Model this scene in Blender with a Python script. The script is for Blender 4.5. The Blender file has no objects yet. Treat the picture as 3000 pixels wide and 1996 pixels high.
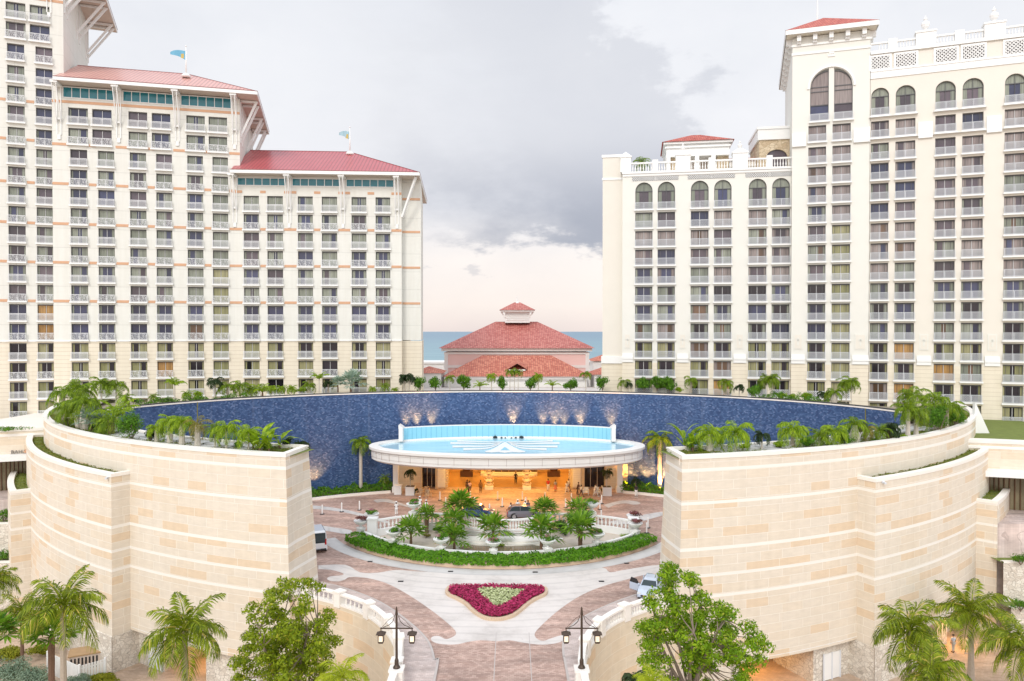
import bpy, math, random
from mathutils import Vector, Matrix
random.seed(7)
SC = bpy.context.scene
COL = SC.collection
PI = math.pi
F = 2167.0
CAMZ = 23.0
PITCH = math.atan(27.0 / F)

def ray(px, py):
    a = (px - 1500.0) / F; b = (998.0 - py) / F
    return (a, math.cos(PITCH) + b * math.sin(PITCH), -math.sin(PITCH) + b * math.cos(PITCH))
def gp(px, py, z=0.0):
    """where a sight line of the photograph meets the level z"""
    d = ray(px, py); t = (z - CAMZ) / d[2]
    return (d[0] * t, d[1] * t)
def yp(px, py, Y):
    d = ray(px, py); t = Y / d[1]
    return (d[0] * t, Y, CAMZ + d[2] * t)

# ------------------------------------------------------------------ mesh builder
class MB:
    def __init__(s):
        s.v = []; s.f = []; s.m = []; s.cur = 0; s.uv = {}
    def quad(s, a, b, c, d, uv=None):
        n = len(s.v); s.v += [tuple(a), tuple(b), tuple(c), tuple(d)]
        if uv: s.uv[len(s.f)] = uv
        s.f.append((n, n+1, n+2, n+3)); s.m.append(s.cur)
    def tri(s, a, b, c):
        n = len(s.v); s.v += [tuple(a), tuple(b), tuple(c)]
        s.f.append((n, n+1, n+2)); s.m.append(s.cur)
    def poly(s, pts, rev=False):
        n = len(s.v); s.v += [tuple(p) for p in pts]
        r = list(range(n, n+len(pts)))
        s.f.append(tuple(reversed(r)) if rev else tuple(r)); s.m.append(s.cur)
    def box(s, x0, y0, z0, x1, y1, z1, bottom=True):
        n = len(s.v)
        s.v += [(x0,y0,z0),(x1,y0,z0),(x1,y1,z0),(x0,y1,z0),(x0,y0,z1),(x1,y0,z1),(x1,y1,z1),(x0,y1,z1)]
        q = [(4,5,6,7),(0,1,5,4),(1,2,6,5),(2,3,7,6),(3,0,4,7)]
        if bottom: q.append((3,2,1,0))
        for f in q: s.f.append(tuple(n+i for i in f)); s.m.append(s.cur)
    def bar(s, p, q, w, h=None, up=(0,0,1)):
        """a square bar from p to q"""
        h = h or w; p = Vector(p); q = Vector(q); d = (q-p)
        if d.length < 1e-6: return
        d.normalize(); u = Vector(up)
        if abs(d.dot(u)) > .97: u = Vector((1,0,0)) if abs(d.x) < .9 else Vector((0,1,0))
        a = d.cross(u).normalized(); b = a.cross(d).normalized()
        n = len(s.v)
        for c in (p, q):
            for i, j in ((-1,-1),(1,-1),(1,1),(-1,1)):
                s.v.append(tuple(c + a*(i*w/2) + b*(j*h/2)))
        for f in ((0,1,2,3),(7,6,5,4),(0,4,5,1),(1,5,6,2),(2,6,7,3),(3,7,4,0)):
            s.f.append(tuple(n+i for i in f)); s.m.append(s.cur)
    def tube(s, pts, rs, n=8, cap=True):
        """tapered tube along pts"""
        pts = [Vector(p) for p in pts]
        if not isinstance(rs, (list, tuple)): rs = [rs]*len(pts)
        base = len(s.v); ref = Vector((0,0,1))
        for i, p in enumerate(pts):
            d = (pts[min(i+1, len(pts)-1)] - pts[max(i-1, 0)]).normalized()
            u = ref if abs(d.dot(ref)) < .95 else Vector((0,1,0))
            a = d.cross(u).normalized(); b = a.cross(d).normalized()
            for k in range(n):
                t = 2*PI*k/n
                s.v.append(tuple(p + a*(rs[i]*math.cos(t)) + b*(rs[i]*math.sin(t))))
        for i in range(len(pts)-1):
            for k in range(n):
                a0 = base+i*n+k; a1 = base+i*n+(k+1) % n
                s.f.append((a0, a1, a1+n, a0+n)); s.m.append(s.cur)
        if cap:
            s.f.append(tuple(base+k for k in reversed(range(n)))); s.m.append(s.cur)
            s.f.append(tuple(base+(len(pts)-1)*n+k for k in range(n))); s.m.append(s.cur)
    def lathe(s, prof, c=(0,0,0), n=12):
        base = len(s.v)
        for r, z in prof:
            for k in range(n):
                t = 2*PI*k/n
                s.v.append((c[0]+r*math.cos(t), c[1]+r*math.sin(t), c[2]+z))
        for i in range(len(prof)-1):
            for k in range(n):
                a0 = base+i*n+k; a1 = base+i*n+(k+1) % n
                s.f.append((a0, a1, a1+n, a0+n)); s.m.append(s.cur)
        s.f.append(tuple(base+(len(prof)-1)*n+k for k in range(n))); s.m.append(s.cur)
        s.f.append(tuple(base+k for k in reversed(range(n)))); s.m.append(s.cur)
    def sweep(s, path, prof, closed=False, uvs=True):
        """path: list of (x,y) (left to right seen from outside, outside = right-hand side of travel is +n); prof: (out, z) pairs"""
        P = [Vector((p[0], p[1])) for p in path]; L = 0; U = []
        N = []
        for i, p in enumerate(P):
            if i: L += (p-P[i-1]).length
            U.append(L)
            d = (P[min(i+1, len(P)-1)] - P[max(i-1, 0)]).normalized()
            N.append(Vector((d.y, -d.x)))
        V = [0]
        for j in range(1, len(prof)): V.append(V[-1] + math.hypot(prof[j][0]-prof[j-1][0], prof[j][1]-prof[j-1][1]))
        base = len(s.v); m = len(prof)
        for i, p in enumerate(P):
            for o, z in prof: s.v.append((p.x+N[i].x*o, p.y+N[i].y*o, z))
        for i in range(len(P)-1):
            for j in range(m-1):
                a = base+i*m+j
                if uvs:
                    vert = abs(prof[j+1][1]-prof[j][1]) > abs(prof[j+1][0]-prof[j][0])
                    va, vb = (prof[j][1], prof[j+1][1]) if vert else (prof[j][0]+500, prof[j+1][0]+500)
                    s.uv[len(s.f)] = [(U[i], va), (U[i+1], va), (U[i+1], vb), (U[i], vb)]
                s.f.append((a, a+m, a+m+1, a+1)); s.m.append(s.cur)
        return base, m, len(P)
    def ends(s, base, m, n):
        s.f.append(tuple(base+j for j in range(m))); s.m.append(s.cur)
        s.f.append(tuple(base+(n-1)*m+j for j in reversed(range(m)))); s.m.append(s.cur)

def mesh(name, mb, mats, uv=True, smooth=False):
    me = bpy.data.meshes.new(name)
    me.from_pydata(mb.v, [], mb.f)
    if not isinstance(mats, (list, tuple)): mats = [mats]
    for m in mats: me.materials.append(m)
    if len(mats) > 1: me.polygons.foreach_set('material_index', mb.m)
    if smooth: me.polygons.foreach_set('use_smooth', [True]*len(mb.f))
    if uv:
        lay = me.uv_layers.new(name='UVMap'); data = []
        for p in me.polygons:
            g = mb.uv.get(p.index)
            if g:
                for c in g: data += [c[0], c[1]]
            else:
                n = p.normal
                if abs(n.z) > .93:
                    for vi in p.vertices: c = mb.v[vi]; data += [c[0], c[1]]
                else:
                    l = math.hypot(n.x, n.y); tx, ty = -n.y/l, n.x/l; sl = 1/max(.2, math.sqrt(1-n.z*n.z))
                    for vi in p.vertices: c = mb.v[vi]; data += [c[0]*tx+c[1]*ty, c[2]*sl]
        lay.data.foreach_set('uv', data)
    me.update()
    return me

def place(name, me, parent=None, loc=(0,0,0), rz=0.0, sc=None):
    o = bpy.data.objects.new(name, me); COL.objects.link(o)
    o.location = loc
    if rz: o.rotation_euler = (0, 0, rz)
    if sc: o.scale = sc
    if parent is not None: o.parent = parent
    return o
def obj(name, mb, mats, parent=None, loc=(0,0,0), rz=0.0, uv=True, smooth=False):
    return place(name, mesh(name, mb, mats, uv, smooth), parent, loc, rz)
def thing(name, label, cat, loc=(0,0,0), rz=0.0, group=None):
    o = bpy.data.objects.new(name, None); COL.objects.link(o)
    o.empty_display_size = .5
    o.location = loc; o.rotation_euler = (0, 0, rz)
    o['label'] = label; o['category'] = cat
    if group: o['group'] = group
    return o
def tag(o, label, cat, group=None):
    o['label'] = label; o['category'] = cat
    if group: o['group'] = group
    return o
def struct(name, mb, mats, label=None, uv=True, kind='structure'):
    o = obj(name, mb, mats, uv=uv); o['kind'] = kind
    if label: o['label'] = label
    return o
KIDS = {}
def dup(root, loc, rz, label, group=None, sc=None):
    r = root.copy(); COL.objects.link(r); r.location = loc; r.rotation_euler = (0, 0, rz)
    if sc: r.scale = (sc, sc, sc)
    r['label'] = label
    if group: r['group'] = group
    for ch in list(root.children):
        c = ch.copy(); COL.objects.link(c); c.parent = r
        for g in list(ch.children):
            d = g.copy(); COL.objects.link(d); d.parent = c
    return r

# ------------------------------------------------------------------ materials
class NT:
    def __init__(s, tree): s.t = tree; s.n = tree.nodes; s.l = tree.links
    def new(s, typ, **kw):
        nd = s.n.new(typ)
        for k, v in kw.items():
            if k[0] == '_': setattr(nd, k[1:], v)
            else:
                key = k.replace('__', ' ')
                s.set(nd, key, v)
        return nd
    def set(s, nd, key, v):
        sock = nd.inputs[int(key[1:])] if key[0] == 'i' and key[1:].isdigit() else nd.inputs[key]
        if isinstance(v, bpy.types.NodeSocket): s.l.new(v, sock)
        else:
            if sock.type == 'RGBA' and len(v) == 3: v = (*v, 1)
            sock.default_value = v
    def math(s, op, a, b=0.0, c=0.0, clamp=False):
        nd = s.n.new('ShaderNodeMath'); nd.operation = op; nd.use_clamp = clamp
        s.set(nd, 'i0', a); s.set(nd, 'i1', b)
        if op in ('COMPARE', 'SMOOTH_MIN', 'MULTIPLY_ADD', 'WRAP'): s.set(nd, 'i2', c)
        return nd.outputs[0]
    def mix(s, fac, a, b, mode='MIX'):
        nd = s.n.new('ShaderNodeMix'); nd.data_type = 'RGBA'; nd.blend_type = mode
        s.set(nd, 'i0', fac)
        for i, v in ((6, a), (7, b)):
            if isinstance(v, bpy.types.NodeSocket): s.l.new(v, nd.inputs[i])
            else: nd.inputs[i].default_value = (*v[:3], 1)
        return nd.outputs[2]
    def ramp(s, fac, stops, interp='LINEAR'):
        nd = s.n.new('ShaderNodeValToRGB'); cr = nd.color_ramp; cr.interpolation = interp
        while len(cr.elements) < len(stops): cr.elements.new(.5)
        for e, (p, c) in zip(cr.elements, stops):
            e.position = p; e.color = (*c, 1) if len(c) == 3 else c
        s.set(nd, 'i0', fac)
        return nd.outputs[0]
    def noise(s, vec, scale, detail=3, rough=.5, out=0):
        nd = s.n.new('ShaderNodeTexNoise'); s.l.new(vec, nd.inputs['Vector'])
        nd.inputs['Scale'].default_value = scale; nd.inputs['Detail'].default_value = detail; nd.inputs['Roughness'].default_value = rough
        return nd.outputs[out]
    def tc(s, which='Object'): 
        return s.n.new('ShaderNodeTexCoord').outputs[which]
    def pos(s): return s.n.new('ShaderNodeNewGeometry').outputs['Position']
    def mapping(s, vec, sc=(1,1,1), loc=(0,0,0), rot=(0,0,0)):
        nd = s.n.new('ShaderNodeMapping'); s.l.new(vec, nd.inputs[0])
        nd.inputs['Scale'].default_value = sc; nd.inputs['Location'].default_value = loc; nd.inputs['Rotation'].default_value = rot
        return nd.outputs[0]

def newmat(name):
    m = bpy.data.materials.new(name); m.use_nodes = True
    nt = NT(m.node_tree); b = nt.n['Principled BSDF']
    return m, nt, b
def plain(name, col, rough=.6, var=.12, scale=.8, bump=.0, metal=0.0, spec=.5, bscale=20, coat=0):
    """painted / rendered surface with mottled weathering"""
    m, nt, b = newmat(name)
    p = nt.pos()
    n1 = nt.noise(p, scale, 5, .6)
    v = nt.math('MULTIPLY_ADD', n1, 2*var, 1-var)
    c = nt.new('ShaderNodeCombineColor'); 
    col4 = nt.mix(1.0, col, (1,1,1), 'MULTIPLY')
    sc = nt.n.new('ShaderNodeVectorMath'); sc.operation = 'SCALE'
    nt.l.new(col4, sc.inputs[0]); nt.l.new(v, sc.inputs['Scale'])
    nt.l.new(sc.outputs[0], b.inputs['Base Color'])
    b.inputs['Roughness'].default_value = rough; b.inputs['Metallic'].default_value = metal
    b.inputs['Specular IOR Level'].default_value = spec
    if coat: b.inputs['Coat Weight'].default_value = coat; b.inputs['Coat Roughness'].default_value = .05
    if bump:
        bn = nt.n.new('ShaderNodeBump'); bn.inputs['Strength'].default_value = bump; bn.inputs['Distance'].default_value = .02
        nt.l.new(nt.noise(p, bscale, 3), bn.inputs['Height']); nt.l.new(bn.outputs[0], b.inputs['Normal'])
    return m
def emis(name, col, strength):
    m, nt, b = newmat(name)
    b.inputs['Base Color'].default_value = (*col, 1)
    b.inputs['Emission Color'].default_value = (*col, 1); b.inputs['Emission Strength'].default_value = strength
    return m
def leafmat(name, dark, light, trans=.3, rough=.45, tip=None):
    m, nt, b = newmat(name)
    g = nt.n.new('ShaderNodeNewGeometry')
    f = nt.math('ADD', nt.math('MULTIPLY', g.outputs['Random Per Island'], .65), nt.math('MULTIPLY', nt.noise(g.outputs['Position'], 1.3, 3), .6))
    f = nt.math('SUBTRACT', f, .12, clamp=True)
    c = nt.mix(f, dark, light)
    if tip:
        c = nt.mix(nt.math('GREATER_THAN', g.outputs['Random Per Island'], .93), c, tip)
    nt.l.new(c, b.inputs['Base Color']); b.inputs['Roughness'].default_value = rough
    b.inputs['Specular IOR Level'].default_value = .18
    tr = nt.n.new('ShaderNodeBsdfTranslucent'); nt.l.new(nt.mix(1.0, c, (1.0, 1.15, .5), 'MULTIPLY'), tr.inputs[0])
    mx = nt.n.new('ShaderNodeMixShader'); mx.inputs[0].default_value = trans
    nt.l.new(b.outputs[0], mx.inputs[1]); nt.l.new(tr.outputs[0], mx.inputs[2])
    nt.l.new(mx.outputs[0], nt.n['Material Output'].inputs[0])
    return m
def stonemat(name, c1, c2, mortar, bw=2.4, bh=.78, bands=(), bandcol=(.8,.74,.64), mw=.018, rough=.75, var=.1, hot=None):
    """ashlar by UV metres: u along the wall, v = height"""
    m, nt, b = newmat(name)
    uv = nt.n.new('ShaderNodeUVMap').outputs[0]
    def brick(w, h, off, sq=1.0, loc=(0,0,0)):
        br = nt.n.new('ShaderNodeTexBrick'); nt.l.new(nt.mapping(uv, loc=loc), br.inputs['Vector'])
        br.offset = off; br.offset_frequency = 2; br.squash = sq; br.squash_frequency = 3
        br.inputs['Color1'].default_value = (0,0,0,1); br.inputs['Color2'].default_value = (1,1,1,1); br.inputs['Mortar'].default_value = (.5,.5,.5,1)
        br.inputs['Scale'].default_value = 1; br.inputs['Mortar Size'].default_value = mw; br.inputs['Mortar Smooth'].default_value = .1
        br.inputs['Bias'].default_value = 0; br.inputs['Brick Width'].default_value = w; br.inputs['Row Height'].default_value = h
        return br
    b1 = brick(bw, bh, .37, 1.5)
    t = nt.ramp(b1.outputs['Color'], [(0, (0,0,0)), (.45, (.12,.12,.12)), (.8, (.55,.55,.55)), (1, (1,1,1))])
    c = nt.mix(t, c1, c2)
    if hot: c = nt.mix(nt.math('MULTIPLY', nt.math('GREATER_THAN', b1.outputs['Color'], .80), .62), c, hot)
    n = nt.noise(nt.mapping(nt.pos(), sc=(.6,.6,2.2)), 1.6, 6, .65)
    c = nt.mix(1.0, c, nt.ramp(n, [(.25, (1-1.1*var,)*3), (.75, (1+var*.3,)*3)]), 'MULTIPLY')
    c = nt.mix(b1.outputs['Fac'], c, mortar)
    stn = nt.noise(nt.mapping(uv, sc=(.9,.07,1)), 1.5, 5, .6)
    c = nt.mix(1.0, c, nt.ramp(stn, [(.3, (.955,.95,.935)), (.6, (1.01,1.01,1.01))]), 'MULTIPLY')
    sep = nt.n.new('ShaderNodeSeparateXYZ'); nt.l.new(uv, sep.inputs[0])
    acc = None
    for z in bands:
        k = nt.math('COMPARE', sep.outputs[1], z, .13)
        acc = k if acc is None else nt.math('MAXIMUM', acc, k)
    if acc is not None: c = nt.mix(acc, c, bandcol)
    nt.l.new(c, b.inputs['Base Color']); b.inputs['Roughness'].default_value = rough
    bn = nt.n.new('ShaderNodeBump'); bn.inputs['Strength'].default_value = .5; bn.inputs['Distance'].default_value = .03
    h = nt.math('ADD', nt.math('MULTIPLY', b1.outputs['Fac'], -1), nt.math('MULTIPLY', nt.noise(nt.pos(), 9, 4), .4))
    nt.l.new(h, bn.inputs['Height']); nt.l.new(bn.outputs[0], b.inputs['Normal'])
    return m
def pavestain(name, col):
    m, nt, b = newmat(name); q = nt.pos()
    a = nt.noise(nt.mapping(q, sc=(.35,.35,1)), 1.0, 7, .68); c = nt.mix(1.0, col, nt.ramp(a, [(.28, (.74,.73,.72)), (.5, (.97,.97,.97)), (.75, (1.07,1.07,1.07))]), 'MULTIPLY')
    w = nt.n.new('ShaderNodeTexWave'); w.wave_type = 'RINGS'; w.rings_direction = 'Z'; nt.l.new(nt.mapping(q, loc=(1.2, -92, 0)), w.inputs['Vector']); w.inputs['Scale'].default_value = .23; w.inputs['Distortion'].default_value = 2.2; w.inputs['Detail'].default_value = 2
    t = nt.math('MULTIPLY', nt.ramp(w.outputs['Fac'], [(.80, (0,0,0)), (.96, (1,1,1))]), nt.math('MULTIPLY', nt.noise(q, .5, 3), .34))
    c = nt.mix(t, c, (.30,.28,.26)); sp = nt.math('GREATER_THAN', nt.noise(q, 3.1, 2), .74); c = nt.mix(nt.math('MULTIPLY', sp, .3), c, (.25,.22,.2))
    nt.l.new(c, b.inputs['Base Color']); b.inputs['Roughness'].default_value = .6; return m
def rubblemat(name, c1, c2, scale=1.6):
    m, nt, b = newmat(name)
    v = nt.n.new('ShaderNodeTexVoronoi'); nt.l.new(nt.mapping(nt.pos(), sc=(1,1,1.6)), v.inputs['Vector']); v.inputs['Scale'].default_value = scale
    e = nt.n.new('ShaderNodeTexVoronoi'); e.feature = 'DISTANCE_TO_EDGE'; nt.l.new(nt.mapping(nt.pos(), sc=(1,1,1.6)), e.inputs['Vector']); e.inputs['Scale'].default_value = scale
    sp = nt.n.new('ShaderNodeSeparateColor'); nt.l.new(v.outputs['Color'], sp.inputs[0])
    c = nt.mix(sp.outputs[0], c1, c2)
    c = nt.mix(nt.math('LESS_THAN', e.outputs[0], .04), c, tuple(x*.8 for x in c1))
    c = nt.mix(1.0, c, nt.ramp(nt.noise(nt.pos(), 7, 4), [(.2, (.7,.7,.7)), (.8, (1.1,1.1,1.1))]), 'MULTIPLY')
    nt.l.new(c, b.inputs['Base Color']); b.inputs['Roughness'].default_value = .85
    bn = nt.n.new('ShaderNodeBump'); bn.inputs['Strength'].default_value = .6; bn.inputs['Distance'].default_value = .05
    nt.l.new(nt.math('MINIMUM', e.outputs[0], .12), bn.inputs['Height']); nt.l.new(bn.outputs[0], b.inputs['Normal'])
    return m
def roofmat(name, c1, c2, pitch=.35, tile=True, rough=.6):
    m, nt, b = newmat(name)
    uv = nt.n.new('ShaderNodeUVMap').outputs[0]
    sep = nt.n.new('ShaderNodeSeparateXYZ'); nt.l.new(uv, sep.inputs[0])
    fr = nt.math('FRACT', nt.math('DIVIDE', sep.outputs[0], pitch))
    if tile:
        hgt = nt.math('SINE', nt.math('MULTIPLY', fr, PI))
        fv = nt.math('FRACT', nt.math('DIVIDE', sep.outputs[1], pitch*1.3))
        hgt = nt.math('ADD', hgt, nt.math('MULTIPLY', fv, .4))
        wn = nt.n.new('ShaderNodeTexWhiteNoise'); wn.noise_dimensions = '2D'
        cm = nt.n.new('ShaderNodeCombineXYZ')
        nt.l.new(nt.math('FLOOR', nt.math('DIVIDE', sep.outputs[0], pitch)), cm.inputs[0]); nt.l.new(nt.math('FLOOR', nt.math('DIVIDE', sep.outputs[1], pitch*1.3)), cm.inputs[1])
        nt.l.new(cm.outputs[0], wn.inputs['Vector'])
        c = nt.mix(wn.outputs[0], c1, c2)
        gap = nt.math('LESS_THAN', fr, .16)
        c = nt.mix(nt.math('MULTIPLY', gap, .55), c, tuple(x*.35 for x in c1))
    else:
        hgt = nt.math('MULTIPLY', nt.math('GREATER_THAN', fr, .72), 1)
        c = nt.mix(nt.noise(nt.pos(), .35, 4), c1, c2)
        c = nt.mix(nt.math('MULTIPLY', hgt, .55), c, tuple(x*.45 for x in c1))
    nt.l.new(c, b.inputs['Base Color']); b.inputs['Roughness'].default_value = rough
    bn = nt.n.new('ShaderNodeBump'); bn.inputs['Strength'].default_value = .8; bn.inputs['Distance'].default_value = .06
    nt.l.new(hgt, bn.inputs['Height']); nt.l.new(bn.outputs[0], b.inputs['Normal'])
    return m

M = {}
M['white'] = plain('white_render', (.73,.72,.66), .55, .035, .5)
M['bright'] = plain('white_trim', (.81,.81,.79), .45, .03, 1)
M['cream'] = plain('cream_render', (.73,.66,.55), .65, .05, .4)
M['creamw'] = plain('warm_white_render', (.73,.69,.61), .6, .04, .4)
M['orange'] = plain('terracotta_band', (.62,.36,.22), .7, .12, 2)
M['soffit'] = plain('soffit_timber', (.62,.52,.44), .7, .1, 1)
M['teal'] = plain('teal_glass', (.01,.16,.20), .12, .3, 1.2, spec=.6)
M['rail_white'] = plain('white_railing_paint', (.74,.75,.76), .5, .05, 2)
M['rail_grey'] = plain('pale_railing_metal', (.60,.62,.65), .5, .05, 2)
M['frame'] = plain('window_frame', (.10,.10,.105), .5, .1, 3)
M['framew'] = plain('white_window_frame', (.55,.55,.55), .5, .1, 3)
M['beige'] = stonemat('beige_siding', (.75,.68,.55), (.78,.71,.58), (.60,.52,.41), 60, .62, mw=.03, var=.04)
M['panel'] = stonemat('white_panels', (.735,.73,.675), (.72,.715,.66), (.54,.54,.50), 400, 3.0, mw=.022, var=.03)
M['tilered'] = roofmat('red_clay_tile', (.36,.050,.032), (.58,.15,.10), .36)
M['tilepink'] = roofmat('pink_clay_tile', (.42,.11,.09), (.58,.22,.18), .42)
M['tileorange'] = roofmat('orange_clay_tile', (.42,.10,.06), (.64,.24,.15), .45)
M['metalred'] = roofmat('red_metal_roof', (.40,.055,.065), (.50,.12,.13), .6, False, .32)
M['metalpale'] = roofmat('faded_red_metal_roof', (.58,.26,.22), (.72,.40,.34), .6, False, .3)
M['pink'] = plain('pink_render', (.85,.62,.585), .7, .04, .5)
M['rubble_cream'] = rubblemat('cream_rubble_stone', (.55,.42,.27), (.76,.64,.46), 1.3)
M['rubble_pale'] = rubblemat('pale_rubble_stone', (.64,.57,.48), (.82,.77,.68), 1.9)
M['darkmetal'] = plain('dark_metal', (.035,.033,.035), .45, .1, 2, metal=.3)
M['bedmix'] = plain('planting_bed_mixed', (.34,.30,.22), .95, .35, .6, bump=.5)
M['ceil'] = plain('canopy_ceiling', (.72,.60,.44), .6, .05, 1)
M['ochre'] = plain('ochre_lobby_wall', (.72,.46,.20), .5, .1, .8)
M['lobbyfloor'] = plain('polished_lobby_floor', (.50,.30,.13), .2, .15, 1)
M['timber'] = plain('dark_timber', (.13,.065,.03), .45, .2, 2)
M['timberlight'] = plain('light_timber', (.42,.27,.14), .5, .2, 2)
M['totem'] = plain('carved_stone', (.62,.50,.38), .7, .3, 5)
M['lampglow'] = emis('ceiling_lamp_glow', (1, .6, .2), 4)
M['lanternglass'] = emis('lantern_glass', (.95,.80,.60), .35)
M['bronze'] = plain('bronze_paint', (.075,.05,.035), .5, .15, 3, metal=.4)
M['poolw'] = plain('pool_water', (.22,.17,.11), .06, .2, 1)
M["stone_pod"] = stonemat('podium_stone', (.76,.68,.56), (.72,.58,.42), (.80,.73,.63), 3.2, .85, bandcol=(.85,.80,.72))
M['lettergrey'] = plain('sign_letters', (.20,.18,.16), .5, .1, 2)
M['magenta'] = leafmat('magenta_petals', (.22,.008,.035), (.60,.055,.18), .15, .6)
M['creamfl'] = leafmat('cream_green_petals', (.32,.38,.14), (.70,.72,.45), .15, .6)
M['tanch'] = plain('tan_wicker', (.60,.44,.28), .8, .15, 6)
# ------------------------------------------------------------------ windows (shared meshes)
def glassmat(name, col, rough=.06):
    m, nt, b = newmat(name)
    oi = nt.n.new('ShaderNodeObjectInfo')
    c = nt.mix(oi.outputs['Random'], tuple(x*.5 for x in col), tuple(min(1, x*1.5) for x in col))
    n = nt.noise(nt.tc('Object'), 1.1, 2)
    c = nt.mix(nt.math('MULTIPLY', n, .6), c, (.02,.02,.03))
    nt.l.new(c, b.inputs['Base Color']); b.inputs['Roughness'].default_value = rough; b.inputs['IOR'].default_value = 1.52
    return m
def curtmat(name, a, bcol, emit=0.0):
    m, nt, b = newmat(name)
    oi = nt.n.new('ShaderNodeObjectInfo')
    c = nt.mix(oi.outputs['Random'], a, bcol)
    sep = nt.n.new('ShaderNodeSeparateXYZ'); nt.l.new(nt.tc('Object'), sep.inputs[0])
    w = nt.noise(nt.mapping(nt.tc('Object'), sc=(9, .1, .25)), 1.0, 2)
    c = nt.mix(1.0, c, nt.ramp(w, [(.3, (.62,.62,.62)), (.7, (1.12,1.12,1.12))]), 'MULTIPLY')
    nt.l.new(c, b.inputs['Base Color']); b.inputs['Roughness'].default_value = .85
    b.inputs['Coat Weight'].default_value = .8; b.inputs['Coat Roughness'].default_value = .04
    if emit:
        nt.l.new(c, b.inputs['Emission Color']); b.inputs['Emission Strength'].default_value = emit
    return m
M['glass_blue'] = glassmat('blue_grey_glass', (.055,.062,.125))
M['glass_dark'] = glassmat('dark_room_glass', (.020,.014,.020))
M['glass_warm'] = glassmat('lamplit_room_glass', (.145,.088,.055))
M['glass_warm'].node_tree.nodes['Principled BSDF'].inputs['Emission Color'].default_value = (1, .5, .15, 1); M['glass_warm'].node_tree.nodes['Principled BSDF'].inputs['Emission Strength'].default_value = .03
M['glass_plum'] = glassmat('plum_grey_glass', (.13,.10,.115))
M['curt_green'] = curtmat('grey_green_curtain', (.20,.22,.17), (.33,.35,.28))
M['curt_olive'] = curtmat('olive_curtain', (.24,.24,.10), (.36,.34,.18))
M['curt_mauve'] = curtmat('mauve_grey_curtain', (.24,.19,.18), (.34,.29,.27))
M['curt_lit'] = curtmat('lamplit_curtain', (.34,.18,.05), (.50,.29,.10), .08)

WW, WH = 2.6, 2.5     # base window
def frame_mesh(kind):
    mb = MB()
    mb.box(-WW/2, -.02, WH-.16, WW/2, .12, WH)                       # dark header
    mb.box(-WW/2, -.01, 0, -WW/2+.07, .12, WH-.16); mb.box(WW/2-.07, -.01, 0, WW/2, .12, WH-.16)
    mb.cur = 1
    mb.box(-.035, -.02, 0, .035, .1, WH-.16)
    if kind == 'right':
        mb.cur = 0; mb.box(-WW*.33-.02, -.015, 0, -WW*.33+.02, .1, WH-.16); mb.box(WW*.33-.02, -.015, 0, WW*.33+.02, .1, WH-.16)
    return mesh('window', mb, [M['frame'], M['framew']], uv=False)
FRAME = {k: frame_mesh(k) for k in ('left', 'right')}
def pane_mesh(mat):
    mb = MB(); mb.box(-WW/2+.05, .09, .02, WW/2-.05, .13, WH-.05)
    return mesh('pane', mb, M[mat], uv=False)
PANE = {k: pane_mesh(k) for k in ('glass_blue', 'glass_dark', 'glass_plum', 'glass_warm')}
def curt_mesh(spans, mat):
    mb = MB()
    for a, b in spans:
        x0 = -WW/2+.07+a*(WW-.14); x1 = -WW/2+.07+b*(WW-.14); n = max(3, int((x1-x0)/.11))
        for i in range(n):
            xa = x0+(x1-x0)*i/n; xb = x0+(x1-x0)*(i+1)/n
            ya = .075-.02*(i % 2); yb = .075-.02*((i+1) % 2)
            mb.quad((xa, ya, .03), (xb, yb, .03), (xb, yb, WH-.17), (xa, ya, WH-.17))
    return mesh('curtain', mb, M[mat], uv=False)
SPANS = {'full': [(0, .495), (.505, 1)], 'sides': [(0, .2), (.8, 1)], 'left': [(0, .6), (.9, 1)], 'right': [(0, .12), (.42, 1)], 'wide': [(0, .38), (.62, 1)], 'thin': [(0, .1), (.9, 1)]}
CURT = {}
def curt(kind, mat):
    if (kind, mat) not in CURT: CURT[(kind, mat)] = curt_mesh(SPANS[kind], mat)
    return CURT[(kind, mat)]
def slab_mesh():
    mb = MB(); mb.box(-WW/2-.16, -.42, -.24, WW/2+.16, .08, 0)
    return mesh('balcony', mb, M['bright'], uv=False)
SLAB = slab_mesh()
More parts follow.
